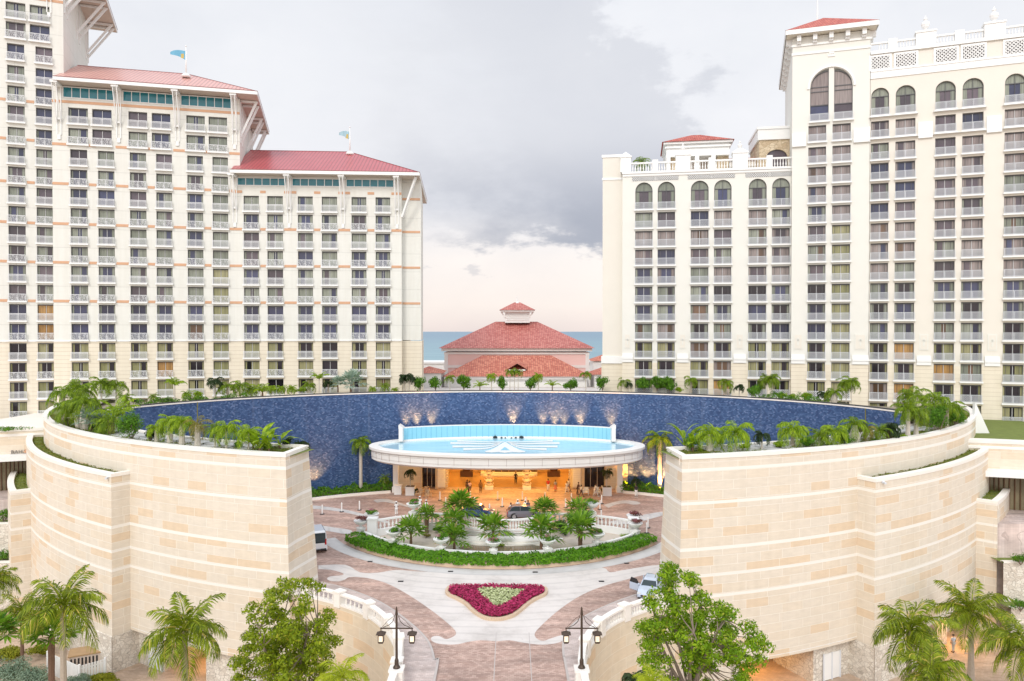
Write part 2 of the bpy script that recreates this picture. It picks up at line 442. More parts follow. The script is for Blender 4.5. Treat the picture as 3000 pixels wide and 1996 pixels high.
def rail_mesh(kind):
    mb = MB(); h = 1.08; y = -.34
    mb.box(-WW/2, y-.03, h-.07, WW/2, y+.03, h); mb.box(-WW/2, y-.02, .05, WW/2, y+.02, .10)
    for x in (-WW/2, 0, WW/2): mb.box(x-.03, y-.03, 0, x+.03, y+.03, h)
    if kind == 'picket':
        n = 24
        for i in range(1, n):
            x = -WW/2+WW*i/n; mb.box(x-.018, y-.012, .1, x+.018, y+.012, h-.07, bottom=False)
        mb.box(-WW/2, y-.015, h-.24, WW/2, y+.015, h-.2)
    elif kind == 'scroll':
        rnd = random.Random(3)
        for i in range(12):
            for j in range(4):
                cx = -WW/2+WW*(i+.5)/12; cz = .1+(h-.17)*(j+.5)/4; r = .10
                pts = [(cx+r*math.cos(t*PI/3+i+j), y, cz+r*math.sin(t*PI/3+i+j)) for t in range(6)]
                for a in range(5): mb.bar(pts[a], pts[a+1], .03)
                if rnd.random() < .4: mb.bar(pts[0], pts[3], .04)
    else:
        n = 9
        for i in range(-3, n):
            for sgn in (1, -1):
                x0 = -WW/2+WW*i/n; x1 = x0+sgn*.0+h-.17
                a = (x0, y, .1) ; b_ = (x1, y, h-.07)
                if sgn < 0: a = (-x0, y, .1); b_ = (-x1, y, h-.07)
                def cl(p, q):
                    p = list(p); q = list(q)
                    for e, o in ((p, q), (q, p)):
                        for lim in (-WW/2, WW/2):
                            if (lim < 0 and e[0] < lim) or (lim > 0 and e[0] > lim):
                                t = (lim-e[0])/(o[0]-e[0]) if o[0] != e[0] else 0
                                if 0 <= t <= 1: e[2] = e[2]+(o[2]-e[2])*t; e[0] = lim
                                else: return None
                    return p, q
                r = cl(a, b_)
                if r: mb.bar(r[0], r[1], .05, .03, up=(0,1,0))
    return mesh('railing', mb, M['rail_grey' if kind == 'cross' else 'rail_white'], uv=False)
RAIL = {k: rail_mesh(k) for k in ('picket', 'scroll', 'cross')}

def grid_wall(mb, u0, u1, z0, z1, holes, y=0.0):
    us = sorted({u0, u1} | {min(max(h[0], u0), u1) for h in holes} | {min(max(h[1], u0), u1) for h in holes})
    zs = sorted({z0, z1} | {min(max(h[2], z0), z1) for h in holes} | {min(max(h[3], z0), z1) for h in holes})
    for i in range(len(us)-1):
        run = None
        for j in range(len(zs)-1):
            uc = (us[i]+us[i+1])/2; zc = (zs[j]+zs[j+1])/2
            solid = not any(h[0] < uc < h[1] and h[2] < zc < h[3] for h in holes)
            if solid and run is None: run = zs[j]
            last = j == len(zs)-2
            if run is not None and (not solid or last):
                top = zs[j] if not solid else zs[j+1]
                mb.quad((us[i], y, run), (us[i+1], y, run), (us[i+1], y, top), (us[i], y, top), uv=[(us[i], run), (us[i+1], run), (us[i+1], top), (us[i], top)])
                run = None
def reveals(mb, holes, z0, z1, d=.5):
    for a, b, c, e in holes:
        lo = max(c, z0); hi = min(e, z1)
        if hi <= lo: continue
        mb.quad((a, 0, lo), (a, 0, hi), (a, d, hi), (a, d, lo)); mb.quad((b, 0, hi), (b, 0, lo), (b, d, lo), (b, d, hi))
        if c >= z0: mb.quad((a, 0, c), (a, d, c), (b, d, c), (b, 0, c))
        if e <= z1: mb.quad((a, 0, e), (b, 0, e), (b, d, e), (a, d, e))

class Wing:
    def __init__(s, name, label, P0, slope, zb, group):
        s.P = P0; s.a = math.atan(slope); s.c = math.cos(s.a); s.s = math.sin(s.a); s.zb = zb
        s.root = thing(name, label, 'hotel tower', (P0[0], P0[1], zb), s.a, group)
        s.n = 0
    def u(s, px, w=0.0):
        t = (px-1500.0)/F
        X = s.P[0]-s.s*w; Y = s.P[1]+s.c*w
        return (t*Y-X)/(s.c-t*s.s)
    def z(s, py, px, w=0.0):
        u = s.u(px, w); Y = s.P[1]+u*s.s+w*s.c
        return yp(px, py, Y)[2]
    def obj(s, name, mb, mat, parent=None, **k):
        return obj(name, mb, mat, parent or s.root, loc=(0,0,-s.zb) if parent is None else (0,0,0), **k)
    def window(s, u, z, w, rail, pane='glass_blue', ck=None, cm='curt_green', kind='left', h=2.5):
        zz = z-s.zb; sx = w/WW; sz = h/WH
        f = place('window', FRAME[kind], s.root, (u, .33, zz), sc=(sx, 1, sz))
        place('pane', PANE[pane], f)
        if ck: place('curtain', curt(ck, cm), f)
        b = place('balcony', SLAB, s.root, (u, 0, zz), sc=(sx, 1, 1))
        place('railing', RAIL[rail], b)
        return f

def hip(mb, x0, x1, y0, y1, z, rise, inset=None, ridge_axis='x', sag=0):
    """hip roof over a rectangle"""
    if ridge_axis == 'x':
        i = inset if inset is not None else (y1-y0)/2
        ym = (y0+y1)/2; A = (x0+i, ym, z+rise); B = (x1-i, ym, z+rise)
    else:
        i = inset if inset is not None else (x1-x0)/2
        xm = (x0+x1)/2; A = (xm, y0+i, z+rise); B = (xm, y1-i, z+rise)
    p = [(x0,y0,z), (x1,y0,z), (x1,y1,z), (x0,y1,z)]
    if ridge_axis == 'x':
        mb.poly([p[0], p[1], B, A]); mb.poly([p[1], p[2], B]); mb.poly([p[2], p[3], A, B]); mb.poly([p[3], p[0], A])
    else:
        mb.poly([p[0], p[1], A]); mb.poly([p[1], p[2], B, A]); mb.poly([p[2], p[3], B]); mb.poly([p[3], p[0], A, B])

rw = random.Random(11)
def left_style(ci, ri, zt, closed):
    """curtains, pane and rail of one room of the left hotel"""
    if closed: return ('glass_blue', 'full', 'curt_olive' if zt < 36 else 'curt_mauve' if zt > 48 and rw.random() < .3 else 'curt_green')
    r = rw.random()
    cm = 'curt_olive' if zt < 22 else 'curt_green'
    if zt > 55: k = rw.choice([None, None, 'thin', 'wide'])
    else: k = rw.choice(['full', 'full', 'sides', 'left', 'right', 'wide', 'thin', 'left', 'right', None])
    p = 'glass_dark' if zt < 25 else ('glass_plum' if rw.random() < .35 else 'glass_blue')
    if 24 < zt < 28: k = rw.choice([None, 'thin', 'thin']); p = 'glass_blue'
    if rw.random() < .05 and zt < 40: p = 'glass_warm'
    return (p, k, cm)

def left_wing(name, label, P0, slope, cols, tops, zb, x_l, x_r, ztop, closed_cols=(), wide=(), wcols=None, bands=(), lit=(), group=None):
    W = Wing(name, label, P0, slope, zb, group)
    ul, ur = W.u(x_l), W.u(x_r)
    C = [(W.u(a), W.u(b)) for a, b in cols]; WC = [(W.u(a), W.u(b)) for a, b in (wcols or cols)]
    holes = []; wn = []
    for ri, zt in enumerate(tops):
        for ci in range(len(cols)):
            a, b = (WC if ri in wide else C)[ci]
            if (zt-2.5) < zb+.3: continue
            holes.append((a, b, zt-2.5, zt)); wn.append((ri, ci, a, b, zt))
    zs = 21.5
    up = MB(); grid_wall(up, ul, ur, zs, ztop, holes); reveals(up, holes, zs, ztop)
    dn = MB(); grid_wall(dn, ul, ur, zb, zs, holes); reveals(dn, holes, zb, zs)
    W.up, W.dn, W.ul, W.ur, W.zs = up, dn, ul, ur, zs
    bm = MB()
    for zband, full in bands:
        segs = [ul] + [x for (a, b) in C for x in ((a-.22, b+.22) if not full else ())] + [ur]
        for i in range(0, len(segs), 2): bm.box(segs[i], -.06, zband-.2, segs[i+1], .0, zband+.2)
    W.obj('terracotta_trim', bm, M['orange'])
    # string course at the change of cladding
    sc_ = MB(); 
    segs = [ul] + [x for (a, b) in C for x in (a-.2, b+.2)] + [ur]
    for i in range(0, len(segs), 2): sc_.box(segs[i], -.12, zs-.12, segs[i+1], 0, zs+.12)
    W.obj('string_course', sc_, M['bright'])
    for ri, ci, a, b, zt in wn:
        p, k, cm = left_style(ci, ri, zt, ci in closed_cols)
        if (ri, ci) in lit: k, cm = 'full', 'curt_lit'
        kk = round((45.17-zt)/3)
        rail = 'scroll' if (kk % 2) else 'picket'
        if ri in wide: rail = 'picket' if ri == 0 else 'scroll'
        W.window((a+b)/2, zt-2.5, b-a, rail, p, k, cm)
    return W

def finish_left(W, depth, roof_y0, eave_z, rise, ridge_d, xl, xr, roofmat_, brk, teal, ridge_l, ridge_r, notch=None):
    """side walls, clerestory, soffit, brackets and roof"""
    ul, ur = W.ul, W.ur
    top = eave_z-.4
    for mb, z0, z1 in ((W.up, W.zs, top), (W.dn, W.zb, W.zs)):
        mb.quad((ur, 0, z0), (ur, depth, z0), (ur, depth, z1), (ur, 0, z1)); mb.quad((ul, depth, z0), (ul, 0, z0), (ul, 0, z1), (ul, depth, z1))
        mb.quad((ur, depth, z0), (ul, depth, z0), (ul, depth, z1), (ur, depth, z1))
    W.obj('wall', W.up, M['panel']); W.obj('base_wall', W.dn, M['beige'])
    tm = MB(); fm = MB()
    for a, b, z0, z1 in teal:
        tm.box(a, -.04, z0, b, .05, z1)
        n = 6
        for i in range(n+1):
            x = a+(b-a)*i/n; fm.box(x-.05, -.07, z0, x+.05, .0, z1)
        fm.box(a-.1, -.09, z1, b+.1, -.001, z1+.12); fm.box(a-.1, -.09, z0-.12, b+.1, -.001, z0)
    cw = W.obj('clerestory_window', tm, M['teal']); place('frame', mesh('frame', fm, M['bright']), cw)
    r = MB()
    y0, y1 = roof_y0, depth+2.2
    A = (ridge_l, ridge_d, eave_z+rise); B = (ridge_r, ridge_d, eave_z+rise)
    c0, c1, c2, c3 = (xl, y0, eave_z), (xr, y0, eave_z), (xr, y1, eave_z), (xl, y1, eave_z)
    r.poly([c0, c1, B, A]); r.poly([c1, c2, B]); r.poly([c2, c3, A, B]); r.poly([c3, c0, A])
    rf = W.obj('roof', r, roofmat_)
    fa = MB()
    for (p, q) in ((c0, c1), (c1, c2), (c2, c3), (c3, c0)):
        fa.bar((p[0], p[1], eave_z-.28), (q[0], q[1], eave_z-.28), .16, .52)
    place('fascia', mesh('fascia', fa, M['bright']), rf)
    gt = MB()
    for (p, q) in ((c0, c1), (c1, c2)): gt.bar((p[0], p[1]-.02, eave_z+.02), (q[0]+.02, q[1], eave_z+.02), .2, .09)
    for (p, q) in ((c1, B), (A, B)): gt.bar(p, q, .16, .1)
    place('ridge_cap', mesh('ridge_cap', gt, M['ridge']), rf)
    so = MB(); so.quad((xl, y0, eave_z-.5), (xl, y1, eave_z-.5), (xr, y1, eave_z-.5), (xr, y0, eave_z-.5))
    W.obj('soffit', so, M['soffit'])
    for u in brk:
        b = MB()
        for du in (-.28, .28):
            b.box(u+du-.065, -.13, eave_z-8.2, u+du+.065, .02, eave_z-.5)
            b.bar((u+du, -.12, eave_z-6.4), (u+du, y0+.2, eave_z-.75), .13, .16)
        b.box(u-.5, y0+.1, eave_z-.85, u+.5, 0, eave_z-.52)
        b.box(u-.42, -.3, eave_z-5.9, u+.42, 0, eave_z-5.6)
        b.box(u-.22, -.2, eave_z-8.9, u+.22, .02, eave_z-8.2)
        W.obj('bracket', b, M['bright'])
    return rf
M['ridge'] = plain('ridge_capping', (.22,.05,.05), .5, .1, 1)
def side_struts(W, xs, x_out, eave_z, ys):
    for y in ys:
        b = MB()
        b.bar((W.ur+xs, y, eave_z-6.6), (x_out-.4, y, eave_z-.7), .34, .34)
        b.bar((W.ur+xs-.02, y, eave_z-7.6), (W.ur+xs-.02, y, eave_z-.6), .3, .3)
        b.bar((W.ur+xs, y, eave_z-.75), (x_out-.2, y, eave_z-.75), .3, .3)
        W.obj('bracket', b, M['bright'])

GL = 'stepped towers of the left hotel'
T0 = 45.17
# tallest tower, cut by the left edge of the photograph
colsA = [(27, 77.5), (110, 159.6)]
topsA = [73.2, 70.2, 66.9, 63.6, 60.5, 57.5, 54.2, 51.17, 48.17] + [T0-3*i for i in range(12)]
A = left_wing('hotel_tower', 'tallest white tower of the left hotel, cut off by the photo edge', (-75.9, 113.4), .40,
    colsA, topsA, 7.8, -330, 192, 81.6, bands=[(74.2, True), (58.3, False), (52.4, False), (45.9, False), (39.7, False), (33.7, False), (27.7, False)],
    wide=(0, 1), wcols=[(24, 82), (94, 152)], lit={(15, 1), (16, 1)}, group=GL)
finish_left(A, 24, -2.6, 80.5, 7, 12, A.ul-2, A.ur+4.6, M['metalred'], [A.ur-1.9, A.ur-9], [(A.ur-9, A.ur-2.6, 76.6, 78.2)], A.ul+10, A.ur-6)
side_struts(A, 0, A.ur+4.6, 80.5, (1.0, 3.4, 12, 14.5, 22, 24))
# middle tower
colsB = [(209, 259), (290, 338), (383, 431), (460, 506.5), (551, 597), (624.7, 670)]
wB = [(204, 262), (274, 331), (380, 435), (448, 502.5), (549, 603), (614, 668)]
topsB = [57.75, 54.6, 51.3, 48.17] + [T0-3*i for i in range(12)]
B = left_wing('hotel_tower', 'middle white tower of the left hotel under the faded pink metal roof', (-71, 114.6), .25,
    colsB, topsB, 8.5, 157, 705, 61.0, closed_cols=(5,), wide=(0, 1), wcols=wB,
    bands=[(58.6, True), (52.0, False), (45.9, False), (39.7, False), (33.7, False), (27.7, False)], lit={(13, 3)}, group=GL)
bkB = [B.u(178), B.u(352), B.u(523), B.u(690)]
finish_left(B, 20, -2.6, 61.6, 6.1, 10.5, B.u(161, -2.6), B.u(756, -2.6), M['metalpale'], bkB,
    [(B.u(190), B.u(341), 59.3, 60.8), (B.u(365), B.u(513), 59.3, 60.8), (B.u(534), B.u(680), 59.3, 60.8)], B.u(233, 10.5), B.u(553, 10.5))
side_struts(B, 0, B.u(756, -2.6), 61.6, (1.0, 3.6, 11, 13.5, 19, 21))
# lowest tower
colsC = [(715, 760), (784, 830), (873.6, 917.4), (943.7, 988.6), (1030.7, 1074), (1101, 1143.7)]
topsC = [T0-3*i for i in range(13)]
C = left_wing('hotel_tower', 'lowest white tower of the left hotel under the deep red metal roof', (-45.5, 121.0), .07,
    colsC, topsC, 9.0, 677, 1177, 48.5, bands=[(45.8, False), (39.7, False), (33.7, False), (27.7, False)], group=GL)
sp = MB(); uo = C.u(1234, 1.6)
sd = 1.6
for z0, z1 in ((21.5, 48.4),): sp.quad((C.ur, sd, z0), (uo, sd, z0), (uo, sd, z1), (C.ur, sd, z1)); sp.quad((uo, sd, z0), (uo-.8, 24, z0), (uo-.8, 24, z1), (uo, sd, z1))
C.obj('wing_wall', sp, M['panel'])
sp = MB()
sp.quad((C.ur, sd, 9), (uo+.12, sd, 9), (uo+.12, sd, 21.4), (C.ur, sd, 21.4)); sp.quad((uo+.12, sd, 9), (uo-.7, 24, 9), (uo-.7, 24, 21.4), (uo+.12, sd, 21.4))
C.obj('base_wing_wall', sp, M['beige'])
sp = MB()
for zb_ in (45.2, 39.7, 33.7, 27.7): sp.box(C.ur, sd-.06, zb_-.18, uo-.15, sd, zb_+.18)
C.obj('terracotta_trim', sp, M['orange'])
xr = C.u(1229, -2.4)
finish_left(C, 22, -2.4, 48.9, 6.3, 11, C.u(677, -2.4), xr, M['metalred'], [C.u(690), C.u(849), C.u(1006), C.u(1164)],
    [(C.u(698), C.u(841), 46.9, 48.0), (C.u(858), C.u(999), 46.9, 48.0), (C.u(1016), C.u(1154), 46.9, 48.0)], C.u(735, 11), C.u(1026, 11))
b = MB(); b.bar((C.ur+.1, -.1, 41.9), (xr-.6, -1.6, 48.3), .34, .34); C.obj('bracket', b, M['bright'])

# roof flags
def flag(x, y, z, h, w, label, mat):
    t = thing('flag', label, 'flag', (x, y, z), 0, 'blue pennants on the hotel roofs')
    p = MB(); p.tube([(0,0,0), (0,0,h)], [.16, .07], 8); p.lathe([(.02, h), (.12, h+.05), (.12, h+.18), (.02, h+.25)], n=8)
    p.lathe([(.7,-.2), (.75,.1), (.5,.35), (.16,.5)], n=10)
    obj('flagpole', p, M['bright'], t, smooth=True)
    c = MB(); n = 14
    rows = []
    for i in range(n+1):
        f = i/n; dz = math.sin(f*4.2)*.35-.15*f; yy = math.sin(f*6)*.25
        rows.append(((-f*w, yy, h-.7+dz*.6+.1*f), (-f*w, yy, h-.7-h*.30*(1-f**1.6)+dz-.1)))
    for i in range(n): c.quad(rows[i][1], rows[i+1][1], rows[i+1][0], rows[i][0]); 
    obj('pennant', c, [mat], t)
    e = MB()
    e.poly([(-w*.25+ .42*math.cos(k*PI/4), rows[3][0][1]-.03, h-1.45+.42*math.sin(k*PI/4)) for k in range(8)])
    obj('emblem', e, M['gold'], t)
M['flagblue'] = plain('flag_blue', (.16,.42,.58), .8, .15, 1)
M['flagpale'] = plain('flag_pale_blue', (.36,.54,.60), .8, .15, 1)
M['gold'] = plain('flag_gold', (.55,.42,.12), .7, .1, 2)
fx = yp(545, 220, 124.5); flag(fx[0], fx[1], fx[2]-.2, 4.9, 2.6, 'light blue pennant on its white pole over the faded pink roof', M['flagblue'])
fx = yp(1025, 448, 131.5); flag(fx[0], fx[1], fx[2]-.2, 4.6, 1.9, 'pale blue pennant on its white pole over the deep red roof', M['flagpale'])
# ------------------------------------------------------------------ right hotel
def arch_wall(mb, a, b, zs, zt, rise=None, y=0.0, d=.5, n=14):
    """fills the corners of the rectangle a..b, zs..zt above an arch and gives its reveal"""
    r = (b-a)/2; rise = rise or r; c = (a+b)/2
    P = [(c-r*math.cos(PI*i/n), zs+rise*math.sin(PI*i/n)) for i in range(n+1)]
    for i in range(n):
        (x0, z0), (x1, z1) = P[i], P[i+1]
        mb.quad((x0, y, z0), (x1, y, z1), (x1, y, zt), (x0, y, zt), uv=[(x0, z0), (x1, z1), (x1, zt), (x0, zt)])
        mb.quad((x0, y, z0), (x0, y+d, z0), (x1, y+d, z1), (x1, y, z1))
    return P
def arched_window(W, a, b, zb, zs, half=None, curtain='curt_green', lit=False):
    """an arched opening with its blind, pane, frame, balcony and railing; half 'l'/'r' = half of a wide arch"""
    w = b-a; root = W.root; z0 = zb-W.zb; hs = zs-zb
    n = 14
    if half is None: P = [(-w/2*math.cos(PI*i/n), hs+w/2*math.sin(PI*i/n)) for i in range(n+1)]
    elif half == 'l': P = [(w/2-w*math.cos(PI/2*i/n), hs+w*math.sin(PI/2*i/n)) for i in range(n+1)]
    else: P = [(-w/2+w*math.cos(PI/2*(1-i/n)), hs+w*math.sin(PI/2*(1-i/n))) for i in range(n+1)]
    top = max(p[1] for p in P)
    f = MB()
    for i in range(n): f.bar((P[i][0], .02, P[i][1]), (P[i+1][0], .02, P[i+1][1]), .12, .14)
    f.box(-w/2, -.02, 0, -w/2+.07, .1, P[0][1]); f.box(w/2-.07, -.02, 0, w/2, .1, P[-1][1])
    for zc in ([hs-.05] if half is None else [hs-.4, hs+.3, 2.5]): f.box(-w/2+.05, -.015, zc-.06, w/2-.05, .1, zc+.06)
    f.box(-.03, -.015, 0, .03, .1, top-.15) if half is None else None
    fo = obj('window', f, M['frame'], root, (((a+b)/2), .33, z0), uv=False)
    g = MB(); g.poly([(x, .12, z) for x, z in ([(-w/2, 0)] + P + [(w/2, 0)])])
    obj('pane', g, M['glass_plum' if (int(a*7) % 2) else 'glass_blue'], fo, uv=False)
    c = MB()
    c.poly([(x*.96, .08, z) for x, z in ([(-w/2, hs)] + P + [(w/2, hs)])] if half is None else [(x*.96, .08, z) for x, z in [(-w/2, 2.6)] + P + [(w/2, 2.6)]])
    if half is None and curtain: 
        c.quad((-w/2+.1, .09, .02), (-w/2+.1+w*.2, .09, .02), (-w/2+.1+w*.2, .09, hs), (-w/2+.1, .09, hs)); c.quad((w/2-.1-w*.2, .09, .02), (w/2-.1, .09, .02), (w/2-.1, .09, hs), (w/2-.1-w*.2, .09, hs))
    obj('blind', c, M['curt_mauve' if half else 'curt_green'], fo, uv=False)
    bo = place('balcony', SLAB, root, ((a+b)/2, 0, z0), sc=(w/WW, 1, 1)); place('railing', RAIL['cross'], bo)

def rstyle(zt, closed):
    if closed: return ('glass_plum', 'full', 'curt_olive' if zt < 40 else 'curt_mauve')
    r = rw.random()
    if rw.random() < .10: return ('glass_warm', rw.choice(['left', 'sides', 'right', 'wide', 'thin']), rw.choice(['curt_mauve', 'curt_green']))
    if zt < 22: 
        return ('glass_dark', rw.choice(['sides', 'thin', 'thin', 'left', 'right', 'wide']), 'curt_olive') if r > .08 else ('glass_dark', 'full', 'curt_lit')
    if zt < 31: return (rw.choice(['glass_blue', 'glass_dark']), rw.choice(['sides', 'thin', 'thin', 'left', None]), 'curt_green')
    return (rw.choice(['glass_plum', 'glass_blue', 'glass_plum']), rw.choice([None, 'thin', 'left', 'full', 'right', 'sides', 'full']), rw.choice(['curt_mauve', 'curt_green', 'curt_mauve']))
def lattice(mb, a, b, z0, z1, y, s=.42, w=.09):
    """diagonal lattice clipped to a rectangle"""
    H = z1-z0; n = int((b-a)/s)+1; k = int(math.ceil(H/s))
    for i in range(-k, n+1):
        for sg in (1, -1):
            x0 = a+i*s; x1 = x0+H
            za, zb_ = z0, z1
            if x0 < a: za = z0+(a-x0); x0 = a
            if x1 > b: zb_ = z1-(x1-b); x1 = b
            if x1-x0 < .05: continue
            if sg < 0: mb.bar((a+b-x0, y, za), (a+b-x1, y, zb_), w, w)
            else: mb.bar((x0, y, za), (x1, y, zb_), w, w)
def baluster_row(mb, p, q, z0, h, step=.34, r=.085, n=6):
    p = Vector(p); q = Vector(q); L = (q-p).length; k = max(1, int(L/step))
    for i in range(k):
        c = p+(q-p)*((i+.5)/k)
        mb.lathe([(r*.8, z0), (r*.55, z0+h*.12), (r*1.15, z0+h*.35), (r*.5, z0+h*.72), (r*.8, z0+h)], (c.x, c.y, 0), n)
def urn(mb, c, s=1.0, n=10):
    mb.lathe([(.42*s, 0), (.42*s, .12*s), (.18*s, .2*s), (.18*s, .35*s), (.42*s, .6*s), (.52*s, .95*s), (.46*s, 1.2*s), (.2*s, 1.35*s), (.15*s, 1.5*s), (.26*s, 1.65*s), (.1*s, 1.9*s), (.02*s, 2.15*s)], c, n)
GR = 'stepped towers of the right hotel'
R0 = 45.24
def right_wing(name, label, P0, slope, cols, tops, zb, xl, xr, ztop, closed=(), zsplit=17.9, group=GR, extra=()):
    W = Wing(name, label, P0, slope, zb, group)
    ul = W.u(xl); ur = W.u(xr)
    C = [(W.u(a), W.u(b)) for a, b in cols]; W.C = C
    holes = [(a, b, zt-2.5, zt) for zt in tops for a, b in C] + list(extra(W) if extra else ())
    up = MB(); grid_wall(up, ul, ur, zsplit, ztop, holes); reveals(up, [h for h in holes if len(h) == 4], zsplit, ztop)
    dn = MB(); grid_wall(dn, ul, ur, zb, zsplit, holes); reveals(dn, holes, zb, zsplit)
    W.up, W.dn, W.ul, W.ur = up, dn, ul, ur
    for zt in tops:
        for ci, (a, b) in enumerate(C):
            p, k, cm = rstyle(zt, ci in closed)
            W.window((a+b)/2, zt-2.5, b-a, 'cross', p, k, cm, kind='right')
    # pilasters between the pairs, cornice, medallions
    cr = MB()
    xs = [ul]
    for i in range(0, len(C)-1, 2): xs += [C[i][0]-.35, C[i+1][1]+.35]
    if len(C) % 2: xs += [C[-1][0]-.35, C[-1][1]+.35]
    xs.append(ur)
    piers = [(xs[i], xs[i+1]) for i in range(0, len(xs), 2)]
    for a, b in piers:
        if b-a < .3: continue
        cr.box(a, -.22, 18.0, b, 0, 18.5); cr.box(a, -.32, 18.5, b, 0, 18.9); cr.box(a, -.15, 18.9, b, 0, 19.4)
    W.obj('cornice', cr, M['bright'])
    W.piers = piers
    md = MB(); mf = MB()
    for a, b in piers:
        c = (a+b)/2; hw = min(.85, (b-a)/2-.35)
        if hw < .4: continue
        mf.box(c-hw, -.06, 20.2, c+hw, 0, 22.6); md.box(c-hw+.15, -.085, 20.35, c+hw-.15, -.062, 22.45)
        md.lathe([(.3, 0), (.3, .01)], (c, 0, 0), 3) if False else None
        mf.box(c-.12, -.12, 20.8, c+.12, -.086, 22.0); mf.box(c-.3, -.12, 21.5, c+.3, -.086, 21.75)
    pm = W.obj('medallion', md, M['creamw']); obj('relief', mf, M['white'], pm, uv=True)
    return W
def close_wing(W, depth, top, split=17.9, mat='white'):
    for mb, z0, z1 in ((W.up, split, top), (W.dn, W.zb, split)):
        mb.quad((W.ul, depth, z0), (W.ul, 0, z0), (W.ul, 0, z1), (W.ul, depth, z1)); mb.quad((W.ur, 0, z0), (W.ur, depth, z0), (W.ur, depth, z1), (W.ur, 0, z1))
    W.up.quad((W.ul, 0, top), (W.ur, 0, top), (W.ur, depth, top), (W.ul, depth, top))
    W.obj('wall', W.up, M[mat]); W.obj('base_wall', W.dn, M['beige'])

# D: low wing with the roof terrace
colsD = [(1860.6, 1911), (1926, 1977), (2023, 2075), (2091, 2142), (2192, 2244.7), (2260.5, 2313)]
topsD = [R0-3*i for i in range(1, 13)]
def exD(W): return [(a, b, 42.74, 47.1) for a, b in [(W.u(p), W.u(q)) for p, q in colsD]]
D = right_wing('hotel_tower', 'low white wing of the right hotel with a roof terrace, nearest the sea', (21.4, 120.0), -.17,
    colsD, topsD, 9.0, 1823, 2330, 48.6, extra=exD)
for a, b in D.C:
    arch_wall(D.up, a, b, 47.1-(b-a)/2, 47.1); arched_window(D, a, b, 42.74, 47.1-(b-a)/2)
cu = D.u(1765, 1.2); sd = 1.2
sp = MB(); 
for z0, z1 in ((17.9, 52.0),): sp.quad((cu, sd, z0), (D.ul, sd, z0), (D.ul, sd, z1), (cu, sd, z1)); sp.quad((cu, 20, z0), (cu, sd, z0), (cu, sd, z1), (cu, 20, z1)); sp.quad((D.ul, sd, 48.6), (D.ul, 8, 48.6), (D.ul, 8, 52), (D.ul, sd, 52)); sp.quad((cu, sd, z1), (D.ul, sd, z1), (D.ul, 8, z1), (cu, 8, z1))
D.obj('corner_pier', sp, M['creamw'])
sp = MB(); sp.quad((cu-.15, sd-.02, 9), (D.ul, sd-.02, 9), (D.ul, sd-.02, 17.9), (cu-.15, sd-.02, 17.9)); sp.quad((cu-.15, 20, 9), (cu-.15, sd, 9), (cu-.15, sd, 17.9), (cu-.15, 20, 17.9))
D.obj('base_wing_wall', sp, M['beige'])
close_wing(D, 20, 48.6)
cn = MB()
cn.box(cu-.15, sd-.12, 51.6, D.ul+.1, sd+.5, 52.05); cn.box(cu-.1, sd-.1, 47.9, D.ul, sd, 48.25); cn.box(cu-.2, sd-.25, 17.7, D.ul, sd, 18.9)
cn.box(D.ul-.05, -.3, 48.5, D.ur, .1, 48.85); cn.box(D.ul, -.14, 48.1, D.ur, -.0, 48.5)
D.obj('cornice', cn, M['bright'])
lt = MB(); bk = MB()
for i, (a, b) in enumerate(D.C):
    bk.box(a-.5, -.02, 47.35, b+.5, -.005, 48.0); lattice(lt, a-.5, b+.5, 47.35, 48.0, -.05, .33, .07)
lo = D.obj('lattice_panel', bk, M['frame']); place('lattice', mesh('lattice', lt, M['bright'], uv=False), lo)
pa = MB(); bl = MB()
pts = [D.ul] + [(D.C[i][1]+D.C[i+1][0])/2 for i in (1, 3)] + [D.ur]
for i, x in enumerate(pts[:-1]):
    w = 1.15 if i else .85
    x = x+w*.6 if i == 0 else x
    pa.box(x-w, -.2, 48.85, x+w, 1.4, 51.2); pa.box(x-w-.1, -.3, 51.2, x+w+.1, 1.5, 51.45)
    n_ = len(pa.v); pa.v += [(x-w, -.2, 51.45), (x+w, -.2, 51.45), (x+w, 1.4, 51.45), (x-w, 1.4, 51.45), (x, .6, 52.3)]
    for f in ((0,1,4), (1,2,4), (2,3,4), (3,0,4)): pa.f.append(tuple(n_+k for k in f)); pa.m.append(0)
    if i: urn(pa, (x, .6, 51.9), .7)
mids = [(D.C[0][1]+D.C[1][0])/2, (D.C[2][1]+D.C[3][0])/2, (D.C[4][1]+D.C[5][0])/2]
for x in mids: pa.box(x-.45, -.1, 48.85, x+.45, .5, 50.7)
pa.box(D.ul, -.05, 50.1, D.ur, .3, 50.35)
baluster_row(bl, (D.ul+1, .12), (D.ur, .12), 48.85, 1.25, .42, .1)
ba = D.obj('parapet', pa, M['bright']); place('baluster_infill', mesh('baluster_infill', bl, M['bright'], uv=False), ba)
